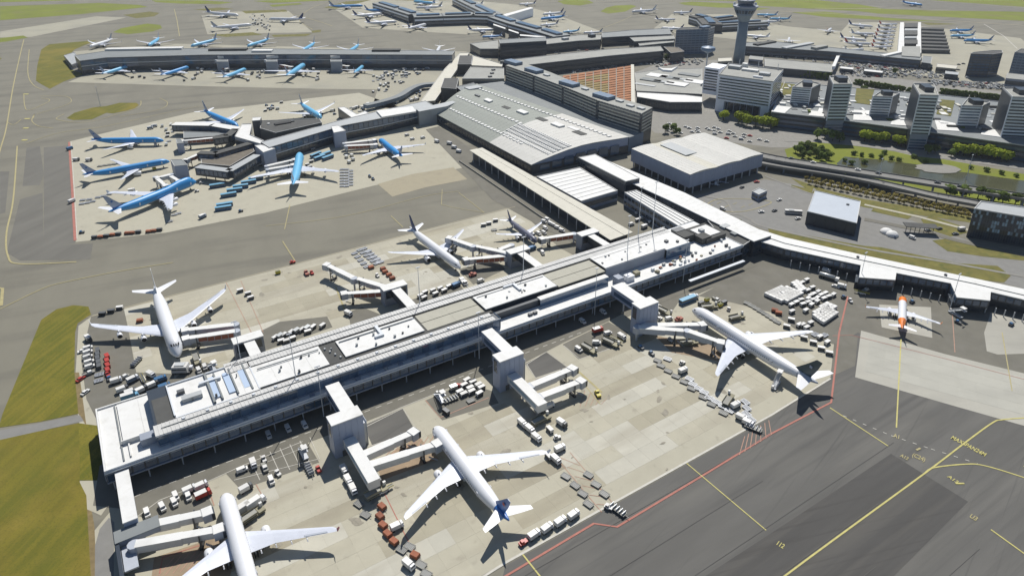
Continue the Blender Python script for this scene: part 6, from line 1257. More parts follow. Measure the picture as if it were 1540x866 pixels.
BUILD = dict(
 cart=cart('baggage_cart', 'white_cart'), cart_rust=cart('baggage_cart', 'rust', 'rust'), cart_silver=cart('container_cart', 'alu', 'alu', 3.4, 2.2, 2.2), cart_black=cart('baggage_cart', 'steel_dark', 'black'), cart_red=cart('baggage_cart', 'red', 'red'),
 dolly=dolly('pallet_dolly', 'grey_cart'), dolly_dark=dolly('pallet_dolly', 'steel'), dolly_rust=lambda: proto('covered_dolly', [('frame', 'steel_dark', [(0, 0, .4, 3.4, 2.3, .2), (2.2, 0, .42, 1.0, .14, .12)]), ('tarpaulin', 'rust', [(0, 0, .6, 3.2, 2.3, 1.1, .88)])], W4(1.2, .9), .28, 'dolly'), container=lambda: proto('freight_container', [('dolly_frame', 'steel_dark', [(0, 0, .3, 3.2, 2.4, .2)]), ('container', 'white_cart', [(0, 0, .52, 3.1, 2.35, 1.6), ], [('lid', 'white_cart', [(0, 0, 2.12, 3.14, 2.4, .07)]), ('door', 'alu', [(1.56, 0, .6, .05, 2.1, 1.4)])])], W4(1.1, .9), .24, 'container'),
 tug=lambda: proto('tow_tractor', [('body', 'white_cart', [(0, 0, .4, 3.1, 1.5, .65), (-.2, 0, 1.05, .5, 1.3, .35)]), ('cab', 'steel_dark', [(-.5, 0, 1.05, 1.2, 1.35, .75, .85)], [('cab_roof', 'white_cart', [(-.5, 0, 1.82, 1.25, 1.4, .1)])])], W4(1.0, .68), .4), tug_red=lambda: proto('tow_tractor', [('body', 'red', [(0, 0, .4, 3.3, 1.6, .75)]), ('cab', 'red', [(-.5, 0, 1.15, 1.2, 1.45, .75, .85)], [('window', 'glass', [(.1, 0, 1.25, .1, 1.2, .45)])])], W4(1.0, .72), .42), tug_dark=lambda: proto('tow_tractor', [('body', 'steel_dark', [(0, 0, .4, 3.2, 1.6, .75)]), ('cab', 'blue_v', [(-.5, 0, 1.15, 1.3, 1.45, .7, .85)])], W4(1.0, .72), .42),
 tug_yellow=lambda: proto('tow_tractor', [('body', 'yellow_v', [(0, 0, .4, 4.0, 1.9, .9)]), ('cab', 'yellow_v', [(-.7, 0, 1.3, 1.3, 1.7, .8, .85)], [('window', 'glass', [(.0, 0, 1.45, .1, 1.4, .5)])])], W4(1.3, .85), .5), tug_orange=lambda: proto('tow_tractor', [('body', 'red_line', [(0, 0, .4, 4.4, 2.1, 1.1)]), ('cab', 'red_line', [(-.7, 0, 1.5, 1.5, 1.8, .9, .85)], [('window', 'glass', [(.1, 0, 1.65, .1, 1.5, .5)])])], W4(1.3, .95), .5),
 pushback=lambda: proto('pushback_tractor', [('body', 'white_cart', [(0, 0, .45, 8.5, 2.7, .9), (-2.5, 0, 1.35, 2.5, 2.5, .35)]), ('cab', 'steel_dark', [(2.6, 0, 1.35, 1.8, 2.3, .9, .85)], [('cab_roof', 'white_cart', [(2.6, 0, 2.25, 1.8, 2.2, .1)])]), ('tow_bar', 'steel', [(5.6, 0, .6, 3, .18, .18)])], W4(2.6, 1.2), .6),
 van=lambda: proto('white_van', [('body', 'white_cart', [(0, 0, .4, 4.3, 1.85, .85), (-.4, 0, 1.25, 3.3, 1.75, .75, .93)]), ('windscreen', 'glass', [(1.3, 0, 1.3, .26, 1.4, .56)]), ('side_window', 'glass', [(.6, 0, 1.35, .9, 1.8, .45)])], W4(1.35, .8), .36, 'van'),
 pickup=lambda: proto('pickup', [('body', 'grey_cart', [(0, 0, .45, 5.2, 1.95, .65), (-1.4, .85, 1.1, 2.2, .12, .35), (-1.4, -.85, 1.1, 2.2, .12, .35)]), ('cab', 'white_cart', [(.6, 0, 1.1, 1.9, 1.8, .75, .85)], [('windscreen', 'glass', [(1.5, 0, 1.15, .15, 1.5, .5)])])], W4(1.6, .85), .38, 'pickup'),
 car=lambda: proto('car', [('body', 'alu', [(0, 0, .3, 4.4, 1.8, .6, .96)]), ('cabin', 'glass', [(-.2, 0, .9, 2.4, 1.6, .55, .78)]), ('roof', 'alu', [(-.2, 0, 1.42, 1.7, 1.3, .06)])], W4(1.35, .8), .32, 'car'),
 car_white=lambda: proto('car', [('body', 'white_cart', [(0, 0, .3, 4.4, 1.8, .6, .96)]), ('cabin', 'glass', [(-.2, 0, .9, 2.4, 1.6, .55, .78)]), ('roof', 'white_cart', [(-.2, 0, 1.42, 1.7, 1.3, .06)])], W4(1.35, .8), .32, 'car'), car_dark=lambda: proto('car', [('body', 'steel_dark', [(0, 0, .3, 4.4, 1.8, .6, .96)]), ('cabin', 'glass', [(-.2, 0, .9, 2.4, 1.6, .55, .78)]), ('roof', 'steel_dark', [(-.2, 0, 1.42, 1.7, 1.3, .06)])], W4(1.35, .8), .32, 'car'), car_red=lambda: proto('car', [('body', 'red', [(0, 0, .3, 4.4, 1.8, .6, .96)]), ('cabin', 'glass', [(-.2, 0, .9, 2.4, 1.6, .55, .78)]), ('roof', 'red', [(-.2, 0, 1.42, 1.7, 1.3, .06)])], W4(1.35, .8), .32, 'car'),
 truck=box_truck('box_truck', 'white_cart'), truck_s=box_truck('box_truck', 'white_cart', 'white', 4.9, 2.2, 2.5), truck_grey=box_truck('box_truck', 'white_cart', 'steel_dark', 5.2, 2.2, 2.5), truck_blue=box_truck('box_truck', 'blue_v', 'blue_v', 5.4, 2.3, 2.5), truck_navy=box_truck('box_truck', 'wall_blue', 'white', 5.4, 2.3, 2.6), truck_red=box_truck('box_truck', 'red', 'red', 6.0, 2.4, 2.7), truck_pale=box_truck('box_truck', 'blue_pale_v', 'blue_pale_v', 7.5),
 loader=lambda: proto('container_loader', [('chassis', 'khaki', [(0, 0, .45, 9, 2.6, .5)]), ('main_platform', 'grey_cart', [(-1.4, 0, 1.6, 6.0, 2.9, .35)], [('rail', 'khaki', [(-1.4, 1.45, 1.95, 6, .1, .7), (-1.4, -1.45, 1.95, 6, .1, .7)])]), ('front_platform', 'khaki', [(3.2, 0, 1.3, 2.6, 3.0, .3)]), ('scissor', 'steel_dark', [(-1.4, .8, .9, 4.5, .2, .7), (-1.4, -.8, .9, 4.5, .2, .7)]), ('cab', 'white_cart', [(4.0, 1.1, 1.6, 1.1, .9, 1.6)])], W4(3.2, 1.1), .45),
 belt=lambda: proto('belt_loader', [('chassis', 'white_cart', [(0, 0, .4, 4.2, 1.9, .6)]), ('belt', 'steel_dark', [(0, 0, 1.1, 8.0, .9, .3)], [('rail', 'yellow_v', [(0, .5, 1.3, 8, .08, .3), (0, -.5, 1.3, 8, .08, .3)])])], W4(1.4, .85), .38),
 flatbed=lambda: proto('flatbed_trailer', [('deck', 'grey_cart', [(0, 0, .7, 7.0, 2.4, .3)]), ('rack', 'steel', [(k*1.4-2.8, 0, 1.0, .15, 2.3, .9) for k in range(5)]), ('draw_bar', 'steel_dark', [(4.2, 0, .7, 1.6, .16, .14)])], W4(2.4, 1.0), .38),
 tanker=lambda: proto('tanker_truck', [('chassis', 'steel_dark', [(0, 0, .6, 11, 2.1, .35)]), ('cab', 'white_cart', [(4.7, 0, .7, 2.0, 2.4, 1.9, .92)], [('windscreen', 'glass', [(5.66, 0, 1.6, .12, 2.0, .7)])])], W4(3.8, 1.0)+[(-2.4, 1.0), (-2.4, -1.0)], .5, 'tanker truck'),
 bus=lambda: proto('coach', [('body', 'white_cart', [(0, 0, .5, 11.5, 2.5, .95), (0, 0, 2.35, 11.4, 2.45, .5)]), ('window_strip', 'glass', [(0, 0, 1.45, 11.3, 2.46, .9)]), ('roof_unit', 'alu', [(-1.5, 0, 2.85, 3.5, 1.6, .3)])], W4(3.6, 1.1), .48, 'bus'),
 bus_blue=lambda: proto('apron_bus', [('body', 'blue_v', [(0, 0, .4, 11, 2.7, .9)]), ('window_strip', 'glass', [(0, 0, 1.3, 10.9, 2.66, 1.1)]), ('roof', 'blue_pale_v', [(0, 0, 2.4, 11, 2.7, .45)])], W4(3.6, 1.2), .45, 'bus'),
 lounge=lambda: proto('mobile_lounge', [('chassis', 'steel_dark', [(0, 0, .5, 8.0, 4.0, .6)]), ('body', 'white_cart', [(-.4, 0, 1.1, 7.4, 4.6, 3.0, .9)], [('roof_unit', 'alu', [(-.5, 0, 4.1, 4.5, 2.6, .5)]), ('window', 'glass', [(-.4, 0, 2.4, 6.4, 4.5, .7)])]), ('cab', 'white', [(4.0, .8, 1.1, 1.4, 1.8, 1.6)])], W4(2.6, 1.7), .6),
 yellowbox=lambda: proto('ground_power_unit', [('body', 'yellow_v', [(0, 0, .5, 2.8, 1.7, 1.3)]), ('hood', 'green_v', [(0, 0, 1.8, 2.4, 1.5, .2)]), ('draw_bar', 'steel_dark', [(2.0, 0, .5, 1.4, .12, .12)])], W4(.9, .7), .35), )
def steps_proto():
    t = proto('passenger_stairs', [('chassis', 'steel', [(0, 0, .4, 7.5, 2.2, .5)]), ('canopy', 'white_cart', [(3.2, 0, 6.4, 2.6, 2.3, .15)]), ('cab', 'white_cart', [(-3.2, .5, .9, 1.2, 1.0, 1.1)])], W4(2.6, .95), .42, 'stairs')
    b = MB()
    for k in range(15): b.box(-3.0+k*.42, 0, .9+k*.29, .5, 1.7, .12)
    s = b.build('flight', M['steel_pale'], t); b = MB()
    for sg in (-1, 1): b.add([(-3.3, sg*.95, 1.2), (3.4, sg*.95, 5.8), (3.4, sg*.95, 6.6), (-3.3, sg*.95, 2.0), (-3.3, sg*1.05, 1.2), (3.4, sg*1.05, 5.8), (3.4, sg*1.05, 6.6), (-3.3, sg*1.05, 2.0)], [(0, 1, 2, 3), (7, 6, 5, 4), (3, 2, 6, 7), (0, 4, 5, 1)])
    b.build('side_panel', M['white_cart'], t); b = MB(); b.box(4.0, 0, 4.9, 1.8, 2.0, .2); b.build('landing', M['steel'], t)
    return register(t)
BUILD['stairs'] = steps_proto
USED = set()
def put(kind, px, rot, label, group=None, z=.12, sc=None):
    c = P(px[0], px[1], z+.8); h = rot if rot is not None else 0
    if kind not in PROTO:
        PROTO[kind] = BUILD[kind]()
        if kind == 'tanker':
            b = MB(); b.rings([[(x, r_*math.cos(q*math.pi/6), 1.0+1.15+r_*math.sin(q*math.pi/6)) for q in range(12)] for x, r_ in ((-5.4, .7), (-5.1, 1.15), (3.2, 1.15), (3.5, .7))]); b.build('tank', M['alu'], PROTO[kind], smooth=True); register(PROTO[kind])
        t = PROTO[kind]; t.location = (c.x, c.y, z); t.rotation_euler = (0, 0, h)
    else: t = copy_thing(PROTO[kind], (c.x, c.y, z), h)
    cat = t.get('category'); tag(t, label, cat)
    if group: t['group'] = group
    elif 'group' in t: del t['group']
    return t
ORD = ('first', 'second', 'third', 'fourth', 'fifth', 'sixth', 'seventh', 'eighth', 'ninth', 'tenth', 'eleventh', 'twelfth', 'thirteenth', 'fourteenth', 'fifteenth', 'sixteenth', 'seventeenth', 'eighteenth', 'nineteenth', 'twentieth', 'twenty first', 'twenty second', 'twenty third', 'twenty fourth', 'twenty fifth', 'twenty sixth')
RG = random.Random(21)
def row(kind, pts, label, group, rot=None, jit=.08, off=0.0, frm='from the pier', zz=.12):
    """a row of alike pieces, each turned along the row unless rot is given"""
    for i, p in enumerate(pts):
        if rot is None:
            a = P(*pts[max(i-1, 0)]); c = P(*pts[min(i+1, len(pts)-1)]); r = math.atan2(c.y-a.y, c.x-a.x)+off
        else: r = rot
        put(kind, p, r+RG.uniform(-jit, jit), label % ORD[i] if '%s' in label else label, group, zz)
VA = PA-math.pi/2          # across the near pier, towards the viewer
# --- left end stand
row('van', [(132, 523), (132, 529.5), (132, 536.6), (134, 544), (135, 551)], '%s white van from the top in the column beside the grass edge', 'white vans parked by the grass edge', PA+.1)
put('car_white', (124, 527), PA, 'white car left of the van column beside the grass edge'); put('pickup', (133, 561), PA+.2, 'pale pickup below the van column beside the grass edge'); put('car_red', (121, 569), 1.2, 'red car at the grass edge beside the pier end'); put('truck_grey', (133, 510), VA+.3, 'dark grey truck under the left wingtip of the jumbo'); put('car_white', (128, 589), 1.3, 'lone white car on the track beside the pier end')
row('cart_black', [(147, 527), (147, 533), (147, 539), (148, 545), (149, 551)], '%s dark cart from the top in the column left of the red carts', 'dark carts left of the red carts', VA); row('dolly_dark', [(149, 562), (148, 571)], '%s dark dolly below the dark cart column', 'dark dollies at the left stand', PA)
row('cart_red', [(161, 536), (161, 543), (162, 550), (162, 557)], '%s red cart from the top in the red train', 'red cart train at the left stand', VA+.15); put('tug_red', (162, 563), VA+.15, 'red tractor heading the red cart train'); put('tug_dark', (164, 569), VA, 'dark tractor below the red cart train')
put('truck_s', (175, 573), PA, 'white truck, leftmost in the upper row by the pier end'); put('pickup', (186, 567), PA+.4, 'pale pickup in the upper row by the pier end'); put('truck_navy', (200, 571), PA+.3, 'blue grey truck in the upper row by the pier end'); put('belt', (215, 569), VA+.1, 'olive belt loader in the upper row by the pier end'); put('truck_s', (227, 564), VA+.5, 'white truck beside the olive belt loader'); put('truck_blue', (242, 571), PA+.1, 'blue truck at the right of the upper row by the pier end'); put('truck_blue', (248, 582), PA+.1, 'second blue truck just below the first near the pier end')
row('truck_grey', [(184.5, 586), (197, 590), (213, 587), (230, 579)], '%s grey truck from the left in the lower row by the pier end', 'grey trucks by the pier end', PA+.2); put('truck_pale', (196, 598), PA, 'pale blue truck tight against the pier end roof')
put('lounge', (274, 557), PA-.5, 'large white high sided vehicle under the nose of the jumbo'); put('flatbed', (205, 544), PA+.9, 'dark flat trailer on the asphalt before the jumbo'); put('loader', (296, 541), VA, 'khaki loader beside the jumbo bridge'); row('van', [(299, 557), (308, 552)], '%s white van from the left under the jumbo bridge', 'white vans under the jumbo bridge', VA); put('stairs', (320, 554), VA+.2, 'grey stairs standing by the pier below the jumbo bridge'); put('dolly_rust', (210, 482), PA-.2, 'rusty covered trailer behind the left wing of the jumbo')
row('cart_black', [(154, 472), (167, 468)], '%s dark cart on the taxiway edge behind the jumbo wing', 'dark carts behind the jumbo wing', PA-.3); put('cart', (180, 463), PA-.3, 'white cart at the taxiway edge behind the jumbo')
row('cart', [(361, 437), (373, 441.5), (377, 448)], '%s white cart from the top on the lane right of the jumbo', 'white carts right of the jumbo', PA); put('yellowbox', (418, 410), PA, 'yellow power unit at the edge of the empty upper stand'); put('tug_orange', (461, 411), VA, 'orange tractor at the edge of the empty upper stand'); put('tug_red', (469, 410), VA, 'dark red tractor right of the orange one'); put('tug_red', (440, 394), PA, 'small red tractor on the taxiway line'); put('truck_s', (524, 472), VA+.4, 'white truck by the rusty bridge of the empty upper stand')
row('cart', [(414, 508), (427, 504), (438, 500), (454, 496), (471, 492), (485, 490)], '%s white cart from the left in the back row along the pier', 'white carts along the far side of the pier', PA+.5); row('cart_silver', [(421, 506), (446, 498), (462, 494)], '%s grey cart from the left between the white carts along the pier', 'grey carts along the far side of the pier', PA+.5); row('cart', [(423, 513), (431, 513), (440, 509), (463, 499)], '%s white cart from the left in the front row along the pier', 'white carts in the front row along the pier', PA)
for c_, (x0, y0, dx, dy, nm) in enumerate(((541, 375, 5, 4, 'left'), (547.5, 373, 5, 4, 'middle'), (554, 377, 4, 4, 'right'), (533, 380, 4.6, 5, 'outer left'))):
    row('dolly_dark', [(x0+i*dx, y0+i*dy) for i in range(6 if c_ < 2 else 5)], '%s dark dolly from the top in the '+nm+' file of the dolly park', 'dolly park by the white jet with navy tail', PA+.2)
put('tug', (567.5, 414), VA, 'white tractor beside the rusty dollies of the empty stand'); row('dolly_rust', [(579, 408.5), (585, 413), (590, 418), (576, 404)], '%s rusty dolly in the knot behind the gate house', 'rusty dollies behind the gate house', PA); put('dolly_rust', (558, 402), PA, 'small rusty trolley below the dolly park')
row('cart', [(632, 445), (639, 440), (651, 437), (662, 434), (675, 431)], '%s white cart from the left in the rear row by the pier middle', 'white carts by the pier middle, rear row', PA+.2); row('cart', [(638, 448), (655, 442), (668, 437)], '%s white cart from the left in the front row by the pier middle', 'white carts by the pier middle, front row', PA+.2); put('truck_blue', (686, 429), PA+.2, 'blue truck at the right end of the carts by the pier middle')
row('cart', [(727, 338.5), (735, 336), (745, 331.5)], '%s white cart from the left on the apron beside the slate airliner', 'white carts beside the slate airliner', PA-.3); put('dolly', (743, 345), PA-.3, 'grey dolly below the white carts beside the slate airliner'); row('van', [(818, 333), (823, 330), (828, 336), (833, 338.6), (838.4, 342), (845, 346.5)], '%s white van from the top along the dark service road', 'white vans along the dark service road', VA+.25)
row('van', [(820, 343), (818, 350), (810, 351)], '%s white van under the right wing of the slate airliner', 'white vans by the slate airliner', VA); put('van', (816, 380), VA-.3, 'white van between the two upper gate houses'); put('pushback', (697, 423), VA-.1, 'white pushback tractor at the nose of the jet with navy tail'); put('tug_orange', (711, 413), PA, 'brown orange tractor by the rusty bridge of the navy tailed jet'); put('van', (723, 422), PA, 'white van tucked against the pier by the rusty bridge'); put('truck_blue', (800, 374), PA, 'blue truck below the nose of the slate airliner')
# --- right stands
put('truck_red', (899, 497), PA-.1, 'red truck on the kerbed pad left of the right boarding tower'); put('van', (914, 501), VA+1.4, 'white van beside the red truck'); put('van', (897, 515), PA-.6, 'white van on the pad below the red truck'); put('van', (870, 525), VA+.1, 'white van, leftmost on the pad of the red truck'); put('loader', (885, 525), VA+.2, 'khaki loader on the pad of the red truck'); put('loader', (918, 516), VA+.3, 'second khaki loader right on the pad of the red truck'); put('belt', (927, 511), VA+.2, 'khaki belt loader beside the long white truck'); put('truck_s', (935, 507), VA+.1, 'white truck at the foot of the right boarding tower')
put('van', (876, 483), VA, 'van in the shade under the pier left of the right tower'); put('van', (907, 469), VA, 'van in the shade under the pier beside the right tower link')
row('van', [(981, 466.5), (989, 461.5), (986, 472), (1006, 479)], '%s white van right of the right boarding tower', 'white vans right of the right tower', PA-.3); put('loader', (998, 469), VA+.2, 'khaki loader among the vans right of the right tower'); put('tug', (992, 479), PA, 'white tractor among the vans right of the right tower'); put('tug_orange', (1021, 480), PA, 'orange and white tractor near the nose of the long jet')
put('truck_navy', (1043, 447), VA+1.2, 'blue grey high truck ahead of the nose of the long jet'); put('bus_blue', (1034, 452), PA, 'dark blue bus ahead of the nose of the long jet'); put('yellowbox', (1063, 451), PA, 'olive power unit behind the blue grey truck'); put('pickup', (1077, 450), VA, 'pale pickup above the grey loaders ahead of the long jet'); put('loader', (1067, 462), PA-.4, 'grey loader beside the nose of the long jet'); put('yellowbox', (1083, 459), PA, 'yellow unit beside the grey loader of the long jet'); put('tug', (1096, 464), PA+.5, 'white tractor with orange front by the long jet'); put('loader', (1108, 478), PA-.2, 'khaki container loader right of the nose of the long jet'); put('cart_black', (1089, 455), PA, 'dark cart behind the yellow unit of the long jet'); put('cart_black', (1054, 456), PA, 'dark cart beside the dark blue bus')
row('dolly', [(1124, 455), (1131, 459), (1138, 463), (1144, 467), (1151, 471), (1157, 475), (1163, 479), (1169, 483)], '%s grey dolly from the left in the row behind the long jet', 'grey dollies in the row behind the long jet', VA+.2); row('cart_rust', [(1165, 467), (1171, 471)], '%s dark red container from the left behind the grey dolly row', 'dark red containers behind the dolly row', PA-.9)
def fill(kind, quad, nu, nv, label, group, drop=()):
    a, b, c, d = quad
    for i in range(nu):
        for j in range(nv):
            if (i, j) in drop: continue
            s, r = (i+.5)/nu, (j+.5)/nv; x = (a[0]*(1-s)+b[0]*s)*(1-r)+(d[0]*(1-s)+c[0]*s)*r; y = (a[1]*(1-s)+b[1]*s)*(1-r)+(d[1]*(1-s)+c[1]*s)*r
            q0, q1 = P(*a), P(*b); put(kind, (x, y), math.atan2(q1.y-q0.y, q1.x-q0.x)+RG.uniform(-.03, .03), label % (ORD[i], ORD[j]), group)
fill('container', ((1150, 443), (1177, 431), (1207, 443), (1181, 457)), 8, 6, 'white container, %s from left, %s row from back, upper left container block', 'white containers in the upper left block', ((7, 0), (0, 5), (3, 2)))
fill('container', ((1219, 473), (1240, 462), (1259, 472), (1238, 487)), 6, 5, 'white container, %s from left, %s row from back, lower right container block', 'white containers in the lower right block', ((5, 0), (0, 0), (2, 1)))
fill('container', ((1190, 427), (1198, 423), (1212, 437), (1203, 441)), 2, 4, 'white container, %s from left, %s row from back, narrow back container block', 'white containers in the narrow back block'); fill('container', ((1232, 463), (1243, 457), (1258, 463), (1246, 470)), 3, 3, 'white container, %s from left, %s row from back, small top right container block', 'white containers in the small top right block', ((1, 1),))
CO = sorted((720, 770, 800, 845, 880, 930, 760.5, 830, 690, 665, 715, 665.5, 610, 700, 760, 540, 490, 590, 640, 495, 650, 600, 660, 710))
for i, (zx, zy) in enumerate(((720, 370), (770, 345), (800, 380), (845, 360), (880, 395), (930, 375), (760.5, 410), (830, 415), (690, 385), (665, 415), (715, 430), (665.5, 455), (610, 475), (700, 480), (760, 445), (540, 455), (490, 480), (590, 430), (640, 540), (495, 550), (650, 220), (600, 250), (660, 330), (710, 300))): put('cart', (1120+zx/6.98, 390+zy/6.98), PA+RG.uniform(-.2, .2), 'white cart parked loosely between the container blocks, %s from the left' % ORD[CO.index(zx)], 'white carts between the container blocks')
row('cart', [(1183, 491), (1190, 481), (1209, 508), (1223, 515), (1235, 524), (1247, 531)], '%s white cart from the left, line past the right wingtip of the long jet', 'white carts past the right wingtip', VA+.6); row('cart', [(1207, 489), (1213, 493), (1219, 486), (1202, 489), (1233, 507), (1244, 515)], '%s white cart in the knot above the right wingtip of the long jet', 'white carts above the right wingtip', PA); row('dolly_dark', [(1196, 500), (1205, 501), (1226, 502), (1240, 503)], '%s dark dolly behind the right wingtip of the long jet', 'dark dollies at the right wingtip', PA)
put('tanker', (1246, 418), VA+.35, 'silver tanker truck at the edge of the low pier shade'); put('truck_s', (1243, 408), VA+.3, 'blue white truck behind the silver tanker'); put('truck_s', (1266, 431), VA+.5, 'tan topped truck in front of the silver tanker'); put('car_white', (1257, 430), VA+.3, 'white car between the tanker and the tan topped truck'); put('tug', (1279, 452), VA-.5, 'white and black tractor on the red line'); put('tug_dark', (1269, 446), PA, 'dark tractor beside the start of the red line'); put('belt', (1296, 440), VA+.5, 'grey belt loader left of the orange tailed jet'); put('stairs', (1437, 472), VA-.2, 'white stairs right of the orange tailed jet'); put('tug_dark', (1441, 484), VA, 'dark tractor below the white stairs'); put('tug_dark', (1372, 453), PA, 'dark tractor right of the orange nose'); put('tug_dark', (1521, 487), PA, 'dark tractor at the right edge of the low pier stand'); put('pickup', (1302, 436), PA, 'pale pickup in the shade of the first porch')
row('dolly', [(989, 541), (994, 548.5), (1005, 556.5), (1016.5, 564.5), (1029, 573), (1040, 583), (1057.5, 596), (1070, 606.5), (1088, 619.5)], '%s grey dolly from the top in the front line left of the long jet', 'grey dollies in the front line', VA+.35); row('dolly_dark', [(1004, 538.5), (1037, 568.5), (1042, 576.5), (1051, 583), (1059, 588.5), (1067, 597), (1077.5, 603), (1087.5, 610), (1097, 616)], '%s dark dolly from the top in the rear line left of the long jet', 'dark dollies in the rear line', VA+.35)
put('tug', (1026, 545), PA, 'white tractor, upper one beside the dolly lines'); put('truck_s', (1027, 558), PA, 'white truck beside the dolly lines left of the long jet'); put('truck_s', (1106, 610), PA, 'white truck at the lower end of the dolly lines'); put('loader', (1095, 602), PA+.4, 'khaki loader under the left wing shadow end'); row('dolly_dark', [(1121, 603), (1123, 612), (1123, 621), (1130, 629)], '%s black dolly from the top in the chain by the white apron edge', 'black dollies by the apron edge', VA); put('truck_s', (1115, 629), VA+.3, 'white truck, upper one by the white apron edge'); put('truck_s', (1125, 637), VA+.3, 'white truck, lower one by the white apron edge'); put('flatbed', (1133, 643), VA+.4, 'black flat trailer crossing the white apron edge')
put('tug_dark', (980, 531), VA, 'dark tractor below the end of the long bridges'); put('tug_dark', (964, 522), VA, 'dark blue tractor at the foot of the right tower shade'); put('stairs', (1167, 578), math.atan2(*(P(1177, 562)-P(1158, 590)).yx), 'white passenger stairs at the rear door of the long jet'); put('loader', (1036, 516), PA-.4, 'grey lilac loader under the long bridges'); put('tug', (1008, 511), VA, 'small white tractor in the shade of the long bridges')
# --- bottom left stand
row('van', [(221, 771), (244, 762), (262, 755), (264, 746), (283, 746)], '%s white van from the left on the pad above the bottom bridges', 'white vans on the pad above the bottom bridges', VA+.1); put('truck_s', (285, 737), PA+.1, 'white truck on the pad above the bottom bridges'); put('truck_s', (303, 731), PA+.1, 'white truck behind the red one above the bottom bridges'); put('truck_red', (306, 744), PA+.1, 'red truck at the corner of the pad above the bottom bridges'); put('van', (364, 706), PA, 'white van at the left end of the marked bays'); put('truck_s', (381, 698), VA, 'white truck standing in the first marked bay'); put('pickup', (398, 702), VA, 'grey pickup in the second marked bay'); put('van', (408, 722), VA, 'white van at the lower end of the marked bays'); put('truck_grey', (370, 735), PA+.2, 'grey truck with white top between the bays and the bottom jet'); put('truck', (369, 765), PA+.3, 'white truck against the side of the bottom jet'); put('truck', (385, 757), PA+.3, 'second white truck beside the bottom jet'); put('loader', (380, 775), PA+.3, 'dark loader beside the two white trucks of the bottom jet')
put('tug', (418, 711), VA+.2, 'white tractor in the third marked bay'); put('tug', (397, 690), VA, 'white tractor at the road end of the marked bays'); put('stairs', (456, 681), VA, 'long pale stairs parked across the last marked bays'); put('flatbed', (465, 705), VA, 'dark trailer hooked behind the long pale stairs'); put('tug_red', (479, 705), VA, 'red tractor at the right of the marked bays'); row('truck_s', [(518, 708), (524, 723.5), (531, 737)], '%s white truck from the top in the file beside the left boarding tower bridge', 'white trucks beside the left tower bridge', VA, .05)
row('van', [(404, 654), (433, 644), (458, 639)], '%s van from the left in the shade under the near pier', 'vans in the shade under the near pier', VA)
row('dolly', [(539.5, 756), (549.5, 772)], '%s grey dolly left of the rusty dolly line', 'grey dollies left of the rusty line', VA+.4); put('loader', (566, 741), PA+.1, 'long khaki loader above the rusty dolly line'); put('belt', (577, 737), PA+.1, 'khaki belt loader beside the long khaki loader'); row('dolly_rust', [(574.5, 761.5), (571.5, 776), (576, 789.5), (583, 802.5), (592.5, 814)], '%s rusty dolly from the top in the line by the left wingtip', 'rusty dollies in the line by the left wingtip', VA+.3); put('truck_s', (597, 792), PA, 'white box truck just at the left wingtip'); row('dolly', [(604, 824.5), (616, 820), (633, 847), (641, 861)], '%s grey dolly below the rusty dolly line', 'grey dollies below the rusty line', VA+.5); put('dolly_rust', (624, 834.5), VA+.5, 'single rusty dolly among the grey ones at the bottom'); put('truck_s', (615, 850), VA+.3, 'white truck at the bottom edge below the grey dollies')
# --- middle stand
row('cart', [(702, 572), (711, 575), (719.5, 579), (698, 579.5), (707, 584), (724, 583), (691.5, 589.5), (709.5, 589), (697.5, 593), (721, 592)], '%s white cart of the cluster on the middle kerbed pad', 'white carts on the middle kerbed pad', PA+.1); put('tug_red', (690, 579.5), PA, 'red tractor beside the cart cluster on the middle pad'); put('cart_silver', (682, 583), PA, 'grey cart left of the red tractor on the middle pad'); put('dolly', (708, 601), PA, 'grey dolly below the cart cluster on the middle pad'); put('stairs', (661, 598), VA, 'white stairs on the left of the middle kerbed pad'); put('flatbed', (678, 600), PA, 'khaki flat trailer between the stairs and the carts'); put('cart_black', (671, 619), VA+.2, 'dark cart below the middle kerbed pad'); put('truck_s', (826, 611), PA+.1, 'white truck under the fixed bridge of the empty stand')
row('truck_s', [(785.5, 637), (797, 646.5), (807, 659)], '%s white truck from the top in the file left of the khaki loader', 'white trucks left of the khaki loader', VA+.1, .04); put('cart', (827, 646), VA, 'cream cart right of the white truck file'); put('tug', (838, 657), PA-.2, 'white tractor right of the white truck file'); put('loader', (814, 632), PA+.05, 'long khaki loader below the empty stand bridges'); put('truck_grey', (845, 637), VA+.2, 'grey truck right of the long khaki loader'); put('truck_s', (842, 675), PA, 'white truck by the right wingtip of the jet with deep blue fin'); put('cart', (825, 686), VA, 'white cart under the right wingtip of the jet with deep blue fin'); put('truck_s', (836, 692), VA+.1, 'white truck below the right wingtip of the jet with deep blue fin')
row('dolly', [(851, 714.5), (865, 728), (876.5, 740.5), (885, 756)], '%s grey dolly from the top in the left file of the hatched lane', 'grey dollies in the left file of the hatched lane', VA+.3); row('dolly', [(885, 712), (896.5, 726.5), (909, 741)], '%s grey dolly from the top in the right file of the hatched lane', 'grey dollies in the right file of the hatched lane', VA+.3); put('tug', (915, 762), VA+.5, 'white tractor at the white edge line'); put('flatbed', (929, 766), VA+.2, 'dark flat trailer just over the white edge line'); row('truck_s', [(803, 805), (822.5, 795), (842.5, 785), (862.5, 775)], '%s white truck from the left in the row along the white edge line', 'white trucks along the white edge line', PA+.15, .04); put('tug_red', (787, 815), PA+.1, 'red tractor left of the white trucks on the edge line'); put('tug_yellow', (899, 592), VA-.3, 'yellow tractor alone on the empty stand')
